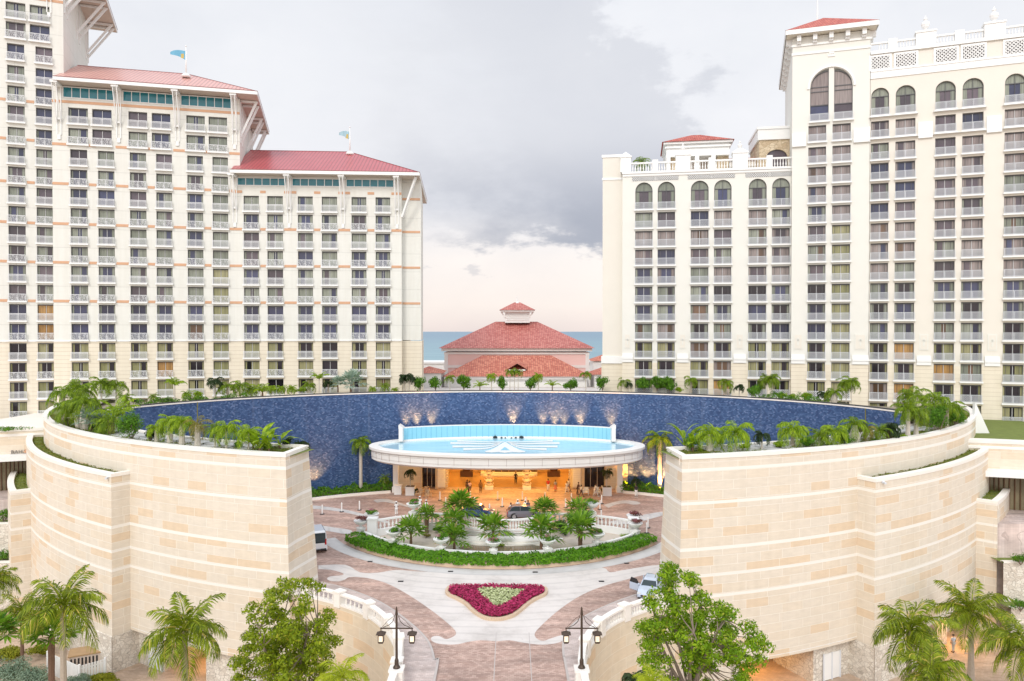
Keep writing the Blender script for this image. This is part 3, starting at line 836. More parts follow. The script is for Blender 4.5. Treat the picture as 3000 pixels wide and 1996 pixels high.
# roof terrace pavilion and stone block
pv = MB(); a, b = D.u(1951, 8), D.u(2135, 8)
pv.box(a, 8, 52.9, b, 17, 55.2); 
for x in (a+.35, (a+b)/2-.1, b-2.6): pv.box(x-.35, 8.0, 48.6, x+.35, 8.6, 52.9)
pv.box(a-.25, 7.7, 54.3, b+.25, 17.3, 54.6); pv.box(a-.5, 7.45, 54.95, b+.5, 17.55, 55.3)
D.obj('pavilion_wall', pv, M['bright'])
pv = MB(); pv.box(a-.0, 8.9, 48.6, a+1.9, 10.5, 52.9); pv.box(b-1.9, 8.9, 48.6, b, 10.5, 52.9)
D.obj('stone_pier', pv, M['rubble_cream'])
pv = MB(); pv.box(a+2, 12, 48.6, b-2, 16, 52.9); D.obj('pavilion_back_wall', pv, M['soffit'])
pr = MB(); hip(pr, a-.75, b+.75, 7.2, 17.8, 55.3, 2.3, inset=5.2); D.obj('pavilion_roof', pr, M['tilered'])
c0, c1 = D.u(2222, 6), D.u(2330, 6)
sb = MB(); q0, q1 = D.u(2243, 6), D.u(2305, 6)
holes = [(q0, q1, 48.6, 53.0)]
grid_wall(sb, c0, c1, 48.6, 54.6, holes, y=6); arch_wall(sb, q0, q1, 51.7, 53.0, rise=1.3, y=6, d=.4)
sb.quad((c0, 16, 48.6), (c0, 6, 48.6), (c0, 6, 54.6), (c0, 16, 54.6))
D.obj('stone_block', sb, M['rubble_cream'])
sb = MB(); sb.box(c0-.25, 5.75, 54.6, c1, 16, 56.3); sb.box(c0-.4, 5.6, 56.3, c1, 16, 56.7); D.obj('block_parapet', sb, M['bright'])
sb = MB(); sb.box(q0, 6.35, 48.6, q1, 6.4, 53); D.obj('arched_terrace_window', sb, M['glass_plum'])
sb = MB(); e0, e1 = D.u(2135, 10), D.u(2222, 10)
sb.box(e0, 10, 51.2, e1, 13, 52.2); D.obj('link_wall', sb, M['creamw'])
sb = MB(); sb.box(e0-.2, 9.7, 52.2, e1, 13, 52.6); D.obj('link_roof', sb, M['tilered'])

rpx = yp(1879, 484, 123.5)
ROOFPALM = (rpx[0], 123.5, 48.6)
# E: the tower with its great arch
colsE = [(2365.6, 2417.5), (2436, 2489.4)]
topsE = [54.6, 51.3, 48.25] + [R0-3*i for i in range(13)]
def exE(W): return [(W.u(2370), W.u(2424.5), 55.2, 63.2), (W.u(2440), W.u(2494.6), 55.2, 63.2)]
E = right_wing('hotel_tower', 'tall white tower with the great paired arch and red tiled hip roof', (47.3, 113.75), -.32, colsE, topsE, 9.0, 2318, 2545, 68.3, closed=(1,), extra=exE)
(al, ar, _, _), (bl_, br_, _, _) = exE(E)
R_ = (br_-al)/2; cc = (al+br_)/2; zs_ = 63.2-R_
n = 14
for (xa, xb) in ((al, ar), (bl_, br_)):
    P = []
    for i in range(n+1):
        x = xa+(xb-xa)*i/n; P.append((x, zs_+math.sqrt(max(0, R_*R_-(x-cc)**2))))
    for i in range(n):
        (x0, z0), (x1, z1) = P[i], P[i+1]
        E.up.quad((x0, 0, z0), (x1, 0, z1), (x1, 0, 63.2), (x0, 0, 63.2), uv=[(x0, z0), (x1, z1), (x1, 63.2), (x0, 63.2)]); E.up.quad((x0, 0, z0), (x0, .5, z0), (x1, .5, z1), (x1, 0, z1))
for (xa, xb, hf) in ((al, ar, 'l'), (bl_, br_, 'r')): arched_window(E, xa, xb, 55.2, zs_, half=hf)
close_wing(E, 24, 68.3)
tr = MB(); ul, ur = E.ul, E.ur
pts = [(cc-(R_+.25)*math.cos(PI*i/24), zs_+(R_+.25)*math.sin(PI*i/24)) for i in range(25)]
for i in range(24): tr.bar((pts[i][0], -.06, pts[i][1]), (pts[i+1][0], -.06, pts[i+1][1]), .3, .3)
tr.box(ul-.12, -.12, 65.6, ur+.12, 0, 65.95); tr.box(ul-.15, -.15, 66.9, ur+.15, 0, 67.2); tr.box(cc-.5, -.12, 64.9, cc+.5, 0, 65.2)
tr.box(cc-.35, -.1, 65.3, cc+.35, -.0, 65.58)
for a, b in E.piers: tr.box(a, -.35, 51.5, b, 0, 51.9); tr.box(a, -.25, 51.9, b, 0, 52.3); tr.box(a, -.2, 52.3, b, 0, 53.6)
E.obj('arch_trim', tr, M['bright'])
ev = MB(); x0, x1, y0, y1 = ul-1.0, ur+.9, -1.4, 25.5
ev.quad((x0, y0, 68.4), (x0, y1, 68.4), (x1, y1, 68.4), (x1, y0, 68.4)); E.obj('soffit', ev, M['cream'])
ev = MB()
for p, q in (((x0, y0), (x1, y0)), ((x1, y0), (x1, y1)), ((x1, y1), (x0, y1)), ((x0, y1), (x0, y0))): ev.bar((p[0], p[1], 68.75), (q[0], q[1], 68.75), .15, .7)
rr = MB(); hip(rr, x0-.1, x1+.1, y0-.1, y1+.1, 69.1, 6.3, inset=13.0, ridge_axis='y'); ro = E.obj('roof', rr, M['tilered']); place('fascia', mesh('fascia', ev, M['bright']), ro)
ev = MB(); ev.box(-.3, -.9, 0, .3, 0, .88); ev.box(-.3, -.5, -.3, .3, 0, 0); cbm = mesh('eave_corbel', ev, M['bright'])
for i in range(5): place('eave_corbel', cbm, E.root, (ul+.9+(ur-ul-1.8)*i/4, 0, 67.5-E.zb))
for i in range(9):
    y_ = 1+i*2.7; place('eave_corbel', cbm, E.root, (ul, y_, 67.5-E.zb), -PI/2); place('eave_corbel', cbm, E.root, (ur, y_, 67.5-E.zb), PI/2)
ev = MB(); ev.tube([((x0+x1)/2-1, 11, 74.6), ((x0+x1)/2-1, 11, 81)], [.14, .05], 8); E.obj('roof_mast', ev, M['bright'])

# F: the wing at the right edge
colsF = [(2544.5+4, 2600.6), (2620, 2678), (2736, 2795.6), (2815, 2877), (2938.4, 3000), (3020, 3082)]
topsF = [54.55, 51.25, 48.25] + [R0-3*i for i in range(12)]
def exF(W): return [(a, b, 55.35, 59.5) for a, b in [(W.u(p), W.u(q)) for p, q in colsF]]
Fw = right_wing('hotel_tower', 'white wing running out of the photo, lattice panels and urns on its parapet', (55.1, 111.3), -.38, colsF, topsF, 8.0, 2546, 3260, 64.9, extra=exF)
for a, b in Fw.C:
    arch_wall(Fw.up, a, b, 59.5-(b-a)/2, 59.5); arched_window(Fw, a, b, 55.35, 59.5-(b-a)/2)
close_wing(Fw, 20, 64.9, mat='creamw')
cn = MB()
cn.box(Fw.ul, -.3, 64.5, Fw.ur, .1, 65.0); cn.box(Fw.ul, -.12, 60.9, Fw.ur, 0, 61.9); cn.box(Fw.ul, -.2, 61.9, Fw.ur, 0, 62.1)
for a, b in Fw.piers: cn.box(a, -.3, 51.4, b, 0, 51.8); cn.box(a, -.15, 51.8, b, 0, 53.8)
for k in range(0, 6, 2):
    for zf in (55.35, 52.05): cn.box(Fw.C[k][0]-.3, -.55, zf-.3, Fw.C[k+1][1]+.3, .0, zf-.245)
Fw.obj('cornice', cn, M['bright'])
lt = MB(); bk = MB(); fr_ = MB()
for a, b in Fw.C:
    bk.box(a, -.02, 62.3, b, -.005, 64.1); lattice(lt, a, b, 62.3, 64.1, -.06, .5, .13)
    fr_.box(a-.3, -.14, 62.1, b+.3, 0, 62.3); fr_.box(a-.3, -.14, 64.1, b+.3, 0, 64.4); fr_.box(a-.3, -.14, 62.3, a, -.0, 64.1); fr_.box(b, -.14, 62.3, b+.3, -.0, 64.1)
lo = Fw.obj('lattice_panel', bk, M['frame']); place('lattice', mesh('lattice', lt, M['bright'], uv=False), lo); place('lattice_frame', mesh('lattice_frame', fr_, M['bright']), lo)
pa = MB(); bl = MB(); baluster_row(bl, (Fw.ul+1, .3), (Fw.ur, .3), 65.0, 1.1, .4, .1)
pa.box(Fw.ul, .1, 66.1, Fw.ur, .5, 66.35)
for k in range(0, 5, 2):
    x = (Fw.C[k+1][1]+ (Fw.C[k+2][0] if k < 4 else Fw.C[k+1][1]+4))/2
    pa.box(x-1.3, -.2, 65.0, x+1.3, 1.2, 66.9); pa.box(x-1.4, -.3, 66.9, x+1.4, 1.3, 67.15); urn(pa, (x, .5, 67.1), 1.15)
    xm = (Fw.C[k][1]+Fw.C[k+1][0])/2; pa.box(xm-.6, -.1, 65.0, xm+.6, .7, 66.6)
ba = Fw.obj('parapet', pa, M['bright']); place('baluster_infill', mesh('baluster_infill', bl, M['bright'], uv=False), ba)

# ------------------------------------------------------------------ pink casino hall between the hotels
H = thing('pink_hall', 'pink hall with tiled hip roofs and cupola between the two hotels', 'building', (1.2, 160, 8))
def hobj(name, mb, mat, parent=None): return obj(name, mb, mat, parent or H, loc=(-1.2, -160, -8) if parent is None else (0,0,0))
cx = yp(1514, 971, 163)[0]
m_ = MB(); m_.box(cx-15.9, 163.5, 8, cx+15.9, 190, 18.4); hobj('wall', m_, M['pink'])
m_ = MB(); m_.box(cx-16.1, 163.3, 17.9, cx+16.1, 190.2, 18.35); m_.box(cx-16.6, 162.8, 18.6, cx+16.6, 190.6, 19.3); m_.box(cx-16.1, 163.35, 14.9, cx+16.1, 163.45, 15.5)
for sx in (-16, 15.2): m_.box(cx+sx, 163.3, 8, cx+sx+.8, 164, 17.9)
hobj('white_trim', m_, M['bright'])
m_ = MB(); hip(m_, cx-17.2, cx+17.2, 162.2, 191.0, 19.3, 6.0, inset=12.2); ro = hobj('roof', m_, M['tilepink'])
cu_ = MB(); x_, y_ = cx+.2, 176.6; cu_.box(x_-2.9, y_-2.9, 25.0, x_+2.9, y_+2.9, 27.6)
for i in range(4): cu_.box(x_-2.6, y_-3.0, 25.6+i*.4, x_+2.6, y_-2.9, 25.75+i*.4)
cu_.box(x_-3.9, y_-3.9, 27.6, x_+3.9, y_+3.9, 28.0)
for sx in (-1, 1):
    for k in range(3): cu_.bar((x_+sx*2.9, y_-2.9+k*2.9, 26.2), (x_+sx*3.8, y_-2.9+k*2.9, 27.6), .3)
cu_.tube([(x_, y_, 29.7), (x_, y_, 30.2), (x_, y_, 31.6)], [.5, .2, .05], 8)
hobj('cupola', cu_, M['bright'])
m_ = MB(); hip(m_, x_-4.2, x_+4.2, y_-4.2, y_+4.2, 28.0, 1.9, inset=3.5); hobj('cupola_roof', m_, M['tilepink'])
# lower front range
m_ = MB(); m_.box(cx-14.3, 151.5, 6, cx+14.3, 163, 13.2); hobj('front_wall', m_, M['bright'])
m_ = MB(); m_.box(cx-14.9, 150.8, 13.2, cx+14.9, 163, 13.8); hobj('front_cornice', m_, M['bright'])
m_ = MB(); z0, z1 = 13.8, 17.7
m_.poly([(cx-15.2, 150.3, z0), (cx+15.2, 150.3, z0), (cx+7.6, 160, z1), (cx-7.6, 160, z1)]); m_.poly([(cx-15.2, 164, z0), (cx-15.2, 150.3, z0), (cx-7.6, 160, z1), (cx-7.6, 164, z1)]); m_.poly([(cx+15.2, 150.3, z0), (cx+15.2, 164, z0), (cx+7.6, 164, z1), (cx+7.6, 160, z1)]); m_.poly([(cx-7.6, 160, z1), (cx+7.6, 160, z1), (cx+7.6, 164, z1), (cx-7.6, 164, z1)])
hobj('front_roof', m_, M['tileorange'])
m_ = MB(); m_.poly([(cx-2, 152.6, 15.1), (cx, 152.6, 16.2), (cx, 158, 16.9)]); m_.poly([(cx, 152.6, 16.2), (cx+2, 152.6, 15.1), (cx, 158, 16.9)]); m_.poly([(cx-2, 152.4, 15.2), (cx, 152.4, 16.35), (cx, 157.6, 17.2), (cx-2.3, 155.4, 15.9)]); m_.poly([(cx, 152.4, 16.35), (cx+2, 152.4, 15.2), (cx+2.3, 155.4, 15.9), (cx, 157.6, 17.2)])
hobj('gablet', m_, M['tileorange'])
m_ = MB(); m_.box(cx-1.7, 152.35, 14.85, cx+1.7, 152.6, 15.15); m_.box(cx-1.2, 152.5, 14.2, cx+1.2, 152.7, 14.85); hobj('gablet_vent', m_, M['bright'])

def small_house(x0, x1, Y, z, rise, label, d=9):
    t = thing('small_house', label, 'building', ((x0+x1)/2, Y, 7), 0)
    w = (x1-x0)/2
    m_ = MB(); m_.box(-w+.5, .5, 0, w-.5, d, z-7.05); obj('wall', m_, M['bright'], t)
    m_ = MB(); hip(m_, -w, w, 0, d+.5, z-7, rise, inset=min(w*.98, d/2)); obj('roof', m_, M['tileorange'], t)
q = yp(1238, 1094, 149); small_house(q[0]-2.5, yp(1298, 1094, 149)[0], 149, q[2], 1.2, 'small orange tiled roof at the left foot of the pink hall')
q = yp(1736, 1098, 149); small_house(q[0], q[0]+7, 149, q[2], 1.6, 'small orange tiled roof at the right foot of the pink hall')
q = yp(1733, 1058, 196); small_house(q[0], q[0]+9, 196, q[2], 1.9, 'small pink tiled roof far behind the pink hall')
t = thing('white_building', 'long low white building behind the pink hall, before the sea', 'building', (0, 205, 7))
m_ = MB(); m_.box(-34, 0, 0, 34, 12, 7.0); m_.box(-34.3, -.3, 7.0, 34.3, 12, 7.5); obj('wall', m_, M['bright'], t)
# ------------------------------------------------------------------ setting materials
def pavemat(name, c1, c2, joint, s=.5, contrast=1.0, sc2=.35, rough=.6):
    """small stone setts laid in wavering rows, with darker washed streaks"""
    m, nt, b = newmat(name)
    p = nt.pos()
    w = nt.noise(p, .25, 2)
    pw = nt.n.new('ShaderNodeVectorMath'); pw.operation = 'ADD'
    cmb = nt.n.new('ShaderNodeCombineXYZ'); nt.l.new(nt.math('MULTIPLY', w, 1.2), cmb.inputs[1])
    nt.l.new(p, pw.inputs[0]); nt.l.new(cmb.outputs[0], pw.inputs[1])
    br = nt.n.new('ShaderNodeTexBrick'); nt.l.new(pw.outputs[0], br.inputs['Vector'])
    br.inputs['Scale'].default_value = 1; br.inputs['Brick Width'].default_value = s*1.1; br.inputs['Row Height'].default_value = s*.72
    br.inputs['Mortar Size'].default_value = .03*s; br.inputs['Color1'].default_value = (0,0,0,1); br.inputs['Color2'].default_value = (1,1,1,1)
    c = nt.mix(br.outputs['Color'], c1, c2)
    c = nt.mix(nt.math('MULTIPLY', br.outputs['Fac'], .7), c, joint)
    n = nt.noise(nt.mapping(p, sc=(.25, 1.1, 1)), sc2*2, 6, .65)
    k = .44*contrast
    c = nt.mix(1.0, c, nt.ramp(n, [(.3, (1-k,)*3), (.7, (1+k*.6,)*3)]), 'MULTIPLY')
    n2 = nt.noise(p, .12, 3)
    c = nt.mix(1.0, c, nt.ramp(n2, [(.3, (1-k*.4,)*3), (.7, (1+k*.4,)*3)]), 'MULTIPLY')
    nt.l.new(c, b.inputs['Base Color']); b.inputs['Roughness'].default_value = rough
    bn = nt.n.new('ShaderNodeBump'); bn.inputs['Strength'].default_value = .5; bn.inputs['Distance'].default_value = .02
    nt.l.new(nt.math('SUBTRACT', nt.noise(p, 14, 3), br.outputs['Fac']), bn.inputs['Height']); nt.l.new(bn.outputs[0], b.inputs['Normal'])
    return m
M['cobble'] = pavemat('pink_brown_setts', (.40,.26,.21), (.58,.41,.34), (.30,.20,.165), .27)
M['walk'] = pavemat('pale_pink_setts', (.52,.42,.38), (.64,.54,.50), (.42,.34,.31), .27, .8)
M['tanpave'] = pavemat('tan_setts', (.52,.38,.27), (.62,.47,.35), (.38,.27,.19), .3, .7)
M['concrete'] = pavestain('pale_concrete', (.69,.64,.60))
M['greyconc'] = pavestain('grey_white_concrete', (.60,.58,.56))
M['kerb'] = plain('tan_kerb_stone', (.62,.47,.33), .7, .1, 1.5)
M['stone'] = stonemat('ashlar', (.735,.665,.56), (.735,.62,.47), (.84,.79,.70), 2.3, .80, bands=(11.35, 8.55, 4.65, 2.4, .6), bandcol=(.82,.785,.72), mw=.021, hot=(.72,.56,.39))
M['stone2'] = stonemat('ashlar_low', (.73,.63,.48), (.73,.59,.42), (.80,.72,.60), 2.2, .9, bandcol=(.82,.76,.66), hot=(.74,.54,.34))
M['cap'] = plain('coping_stone', (.84,.80,.74), .6, .06, .8)
M['soil'] = plain('planting_soil', (.16,.12,.08), .95, .4, 2, bump=.5)
M['lawn'] = plain('moss_green_ground', (.15,.19,.035), .9, .45, 1.6, bump=.8, bscale=12)
M['sand'] = plain('sandy_bed', (.58,.50,.42), .9, .15, 1.5, bump=.3)

def bluewall():
    m, nt, b = newmat('blue_mosaic_wall')
    uv = nt.n.new('ShaderNodeUVMap').outputs[0]
    br = nt.n.new('ShaderNodeTexBrick'); nt.l.new(uv, br.inputs['Vector'])
    br.inputs['Scale'].default_value = 1; br.inputs['Brick Width'].default_value = .26; br.inputs['Row Height'].default_value = .17; br.inputs['Mortar Size'].default_value = .012
    br.inputs['Color1'].default_value = (0,0,0,1); br.inputs['Color2'].default_value = (1,1,1,1)
    c = nt.ramp(br.outputs['Color'], [(0, (.018,.050,.145)), (.4, (.032,.080,.205)), (.8, (.058,.12,.265)), (1, (.13,.19,.35))])
    c = nt.mix(nt.math('MULTIPLY', br.outputs['Fac'], .6), c, (.02,.05,.12))
    n = nt.noise(nt.mapping(uv, sc=(.5,.05,1)), 1.3, 4)
    c = nt.mix(1.0, c, nt.ramp(n, [(.3, (.86,.88,.92)), (.7, (1.14,1.11,1.06))]), 'MULTIPLY')
    stre = nt.math('MULTIPLY', nt.ramp(nt.noise(nt.mapping(uv, sc=(1.6,.03,1)), 1.0, 3), [(.60, (0,0,0)), (.78, (1,1,1))]), .12)
    c = nt.mix(stre, c, (.35,.38,.45))
    nt.l.new(c, b.inputs['Base Color']); b.inputs['Roughness'].default_value = .55
    bn = nt.n.new('ShaderNodeBump'); bn.inputs['Strength'].default_value = .18; bn.inputs['Distance'].default_value = .02
    nt.l.new(nt.math('ADD', nt.noise(uv, 9, 2), nt.math('MULTIPLY', br.outputs['Color'], .5)), bn.inputs['Height']); nt.l.new(bn.outputs[0], b.inputs['Normal'])
    return m
M['blue'] = bluewall()
def seamat():
    m, nt, b = newmat('sea_water')
    p = nt.pos()
    n = nt.noise(nt.mapping(p, sc=(.012,.05,1)), 1, 5)
    sep = nt.n.new('ShaderNodeSeparateXYZ'); nt.l.new(p, sep.inputs[0])
    f = nt.math('DIVIDE', nt.math('SUBTRACT', sep.outputs[1], 500), 4000, clamp=True)
    c = nt.mix(nt.math('POWER', f, .5), (.20,.35,.38), (.15,.25,.33))
    c = nt.mix(1.0, c, nt.ramp(n, [(.3, (.8,.85,.9)), (.7, (1.2,1.15,1.1))]), 'MULTIPLY')
    nt.l.new(c, b.inputs['Base Color']); b.inputs['Roughness'].default_value = .45
    bn = nt.n.new('ShaderNodeBump'); bn.inputs['Strength'].default_value = .5; bn.inputs['Distance'].default_value = .6
    nt.l.new(nt.noise(nt.mapping(p, sc=(.1,.3,1)), 1, 4), bn.inputs['Height']); nt.l.new(bn.outputs[0], b.inputs['Normal'])
    return m
M['sea'] = seamat()

# ------------------------------------------------------------------ ground, sea, decks
LOW = -9.0
g = MB(); g.quad((-260, -60, LOW), (260, -60, LOW), (260, 300, LOW), (-260, 300, LOW)); struct('ground', g, M['tanpave'], 'tan paved lower ground around the stone walls')
g = MB(); g.quad((-30000, 300, LOW-.8), (30000, 300, LOW-.8), (30000, 60000, LOW-.8), (-30000, 60000, LOW-.8)); struct('sea', g, M['sea'], 'grey blue sea reaching the horizon between the hotels')

CX, CY = -.3, 128.9
EX, EY, EA, EB = -1.7, 75.0, 46.5, 36.0
def pol(phi, r): a = math.radians(phi); return (CX+r*math.sin(a), CY-r*math.cos(a))
def ell(t): a = math.radians(t); return (EX+EA*math.sin(a), EY+EB*math.cos(a))     # t: 0 = far centre, positive to the right
RAILL = [(-7.4, 22), (-7.4, 36), (-7.4, 48.3), (-7.9, 52.2), (-9.3, 55.8), (-11.3, 58.8), (-13.8, 61.0), (-16.5, 62.7), (-19.0, 63.9)]
RAILR = [(4.45, 22), (4.45, 36), (4.45, 48.7), (4.9, 51.4), (5.9, 54.3), (7.9, 57.4), (10.8, 60.0), (13.2, 61.6), (15.2, 62.9)]
def smooth(pts, k=6):
    out = []
    for i in range(len(pts)-1):
        p0 = pts[max(i-1, 0)]; p1 = pts[i]; p2 = pts[i+1]; p3 = pts[min(i+2, len(pts)-1)]
        for j in range(k):
            t = j/k
            out.append(tuple(.5*((2*p1[a])+(-p0[a]+p2[a])*t+(2*p0[a]-5*p1[a]+4*p2[a]-p3[a])*t*t+(-p0[a]+3*p1[a]-3*p2[a]+p3[a])*t**3) for a in range(len(p1))))
    out.append(pts[-1]); return out
RL = RAILL[:2] + smooth(RAILL[2:]); RR = RAILR[:2] + smooth(RAILR[2:])
LP = list(RL) + [pol(-f, 64.4) for f in range(17, 48)] + [ell(t) for t in range(-76, 1, 2)]
RP = list(RR) + [pol(f, 64.4) for f in range(13, 46)] + [ell(t) for t in range(76, -1, -2)]
def xat(path, Y):
    for i in range(len(path)-1):
        a, b = path[i], path[i+1]
        if a[1] <= Y <= b[1] and b[1] > a[1]: return a[0]+(b[0]-a[0])*(Y-a[1])/(b[1]-a[1])
    return path[-1][0]
g = MB(); ys = [22, 30, 38]+[40+.8*i for i in range(89)]
ys = [y for y in ys if y < 110.9]+[110.97]
for i in range(len(ys)-1):
    y0, y1 = ys[i], ys[i+1]; g.quad((xat(LP, y0), y0, 0), (xat(RP, y0), y0, 0), (xat(RP, y1), y1, 0), (xat(LP, y1), y1, 0))
struct('plaza', g, M['cobble'], 'pink brown sett paving of the arrival plaza')
# pale concrete bands laid in the setts (outlines are plan shapes)
def sheet(name, pts, z, mat, label=None, ox=900, oy=1600, s=2.1427):
    P = [gp(ox+x/s, oy+y/s, z) for x, y in pts]
    a = sum(P[i][0]*P[(i+1) % len(P)][1]-P[(i+1) % len(P)][0]*P[i][1] for i in range(len(P)))
    m_ = MB(); m_.poly([(x, y, z) for x, y in P], rev=a < 0); return struct(name, m_, mat, label)
def arcxy(c, r, a0, a1, n=30): return [(c[0]+r*math.sin(math.radians(a0+(a1-a0)*i/n)), c[1]-r*math.cos(math.radians(a0+(a1-a0)*i/n))) for i in range(n+1)]
IC = (-1.2, 92.0)
main = smooth([(70,122), (240,118), (330,165), (440,168), (560,150), (700,160), (1000,166), (1180,168), (1400,166), (1650,150), (1850,135), (1900,165), (1990,150), (2225,118), (2225,170), (2100,185), (1990,215), (1880,245), (1760,290), (1660,345), (1570,410), (1490,480), (1430,545), (1440,580), (1480,596), (1530,580), (1600,560), (1622,580), (1590,602), (1530,616), (1450,619), (1350,606), (1270,592), (1190,598), (1090,592), (1000,604), (950,616), (880,619), (810,610), (776,588), (790,568), (830,566), (870,585), (915,570), (935,548), (915,515), (840,450), (760,390), (680,335), (590,280), (500,235), (410,208), (330,196), (262,196), (235,212), (190,222), (140,218), (125,203), (150,190), (215,184), (225,172), (150,150), (70,146)], 3)
sheet('concrete_paving', main, .004, M['concrete'], 'pale concrete apron swirling round the flower bed')
ring = arcxy(IC, 22.6, -62, 62) + list(reversed(arcxy(IC, 20.95, -62, 62)))
m_ = MB(); m_.poly([(x, y, .008) for x, y in ring]); struct('concrete_band', m_, M['greyconc'], 'grey concrete gutter round the island')
sheet('concrete_band', smooth([(565,866), (640,872), (760,888), (880,912), (1000,945), (1150,990), (1120,1000), (980,960), (860,930), (740,908), (620,895), (565,892)], 3), 0.012, M['greyconc'], 'pale band across the setts beside the bollards', 700, 1150, 2.614)
sheet('concrete_band', smooth([(565,1008), (700,1030), (860,1056), (830,1085), (700,1065), (565,1045)], 3), 0.016, M['greyconc'], 'pale band leading to the island from the left', 700, 1150, 2.614)
sheet('concrete_band', smooth([(1000,990), (1150,965), (1250,940), (1430,912), (1430,936), (1300,975), (1180,1005), (1050,1010)], 3), 0.020, M['greyconc'], 'pale band leading to the island from the right', 1400, 1150, 2.614)
sheet('concrete_band', smooth([(960,862), (1050,838), (1130,826), (1220,836), (1245,852), (1190,860), (1140,850), (1060,858), (1000,885)], 3), 0.024, M['greyconc'], 'small pale swirl before the right planting bed', 1400, 1150, 2.614)
sheet('concrete_band', smooth([(1030,828), (1060,818), (1130,816), (1180,828), (1280,860), (1340,885), (1300,880), (1200,855), (1110,838), (1060,845)], 3), 0.028, M['greyconc'], 'small pale swirl before the left planting bed', 700, 1150, 2.614)
# sidewalks along the rails
KL = smooth([(-5.1, 22), (-5.1, 48.6), (-5.45, 51.4), (-6.4, 54.8), (-8.8, 59.0), (-11.5, 62.6), (-14.9, 65.6), (-17.4, 67.2)], 8)
KR = smooth([(3.75, 22), (3.7, 48.6), (3.65, 52), (3.95, 55.0), (5.2, 58.2), (8.4, 61.9), (11.7, 64.7), (13.9, 66.3)], 8)
def walk(rail, kerb, sgn, label):
    P = [(x, y) for x, y in rail] + list(reversed(kerb))
    m_ = MB(); m_.poly([(x, y, .13) for x, y in P], rev=sgn > 0)
    for i in range(len(kerb)-1):
        a, b = kerb[i], kerb[i+1]
        q = [(a[0], a[1], 0), (b[0], b[1], 0), (b[0], b[1], .13), (a[0], a[1], .13)]
        m_.poly(q, rev=sgn > 0)
    struct('pavement', m_, M['walk'], label)
    k_ = MB(); 
    for i in range(len(kerb)-1): k_.bar((kerb[i][0], kerb[i][1], .075), (kerb[i+1][0], kerb[i+1][1], .075), .16, .15)
    o = obj('kerb', k_, M['walkedge']); o['kind'] = 'structure'; o['label'] = label.replace('pavement', 'kerb')
M['walkedge'] = plain('kerb_grey', (.50,.45,.42), .7, .1, 1)
walk([p for p in RL if p[1] < 63.95], KL, 1, 'pale sett pavement along the left balustrade')
walk([p for p in RR if p[1] < 63.0], KR, -1, 'pale sett pavement along the right balustrade')
# joints of the drive
m_ = MB()
for x in (-1.2, 1.3): m_.quad((x-.03, 22, .005), (x+.03, 22, .005), (x+.03, 56.2, .005), (x-.03, 56.2, .005))
struct('paving_joint', m_, M['walkedge'], 'narrow joints in the drive')

# retaining walls with balustrades
def rail_wall(path, name, label, sgn):
    t = thing(name, label, 'balustrade', (path[2][0], path[2][1], 0))
    off = (-path[2][0], -path[2][1], 0)
    P = path if sgn > 0 else list(reversed(path))
    w = MB(); w.sweep(P, [(.0, .16), (-.0, -.01), (-.38, -.02), (-.38, LOW)] if False else [(.12, .0), (.12, .30), (-.40, .30), (-.40, LOW)])
    a = obj('retaining_wall', w, M['stone2'], t, off)
    r = MB(); b0, mm, nn = r.sweep(P, [(.10, 1.12), (.10, 1.27), (-.38, 1.27), (-.38, 1.12), (.10, 1.12)])
    b1, m2, n2 = r.sweep(P, [(.14, .28), (.14, .42), (-.42, .42), (-.42, .28)])
    obj('rail', r, M['cap'], t, off)
    bl = MB()
    for i in range(len(P)-1):
        a_, b_ = Vector(P[i]), Vector(P[i+1]); 
        d = (b_-a_).normalized(); nrm = Vector((d.y, -d.x))*(-.14)
        if (b_-a_).length > .05 and min(a_.y, b_.y) > 30: baluster_row(bl, a_+nrm, b_+nrm, .42, .70, .30, .09, 6)
    o = obj('baluster_infill', bl, M['cap'], t, off, uv=False)
    L = 0
    for i in range(1, len(P)):
        L += math.dist(P[i-1], P[i])
        if L > 3.6 and P[i][1] > 40:
            L = 0; pr = MB(); x, y = P[i]; d = Vector((P[i][0]-P[i-1][0], P[i][1]-P[i-1][1])).normalized(); ang = math.atan2(d.y, d.x)
            pr.box(-.36, -.20, .15, .36, .50, 1.36); pr.box(-.42, -.26, 1.36, .42, .56, 1.48)
            q = obj('pier', pr, M['cap'], t, (x+off[0], y+off[1], 0)); q.rotation_euler = (0, 0, ang)
    return t
RWL = rail_wall(RL, 'balustrade', 'white balustrade on the curved stone retaining wall left of the drive', 1)
RWR = rail_wall(RR, 'balustrade', 'white balustrade on the curved stone retaining wall right of the drive', -1)

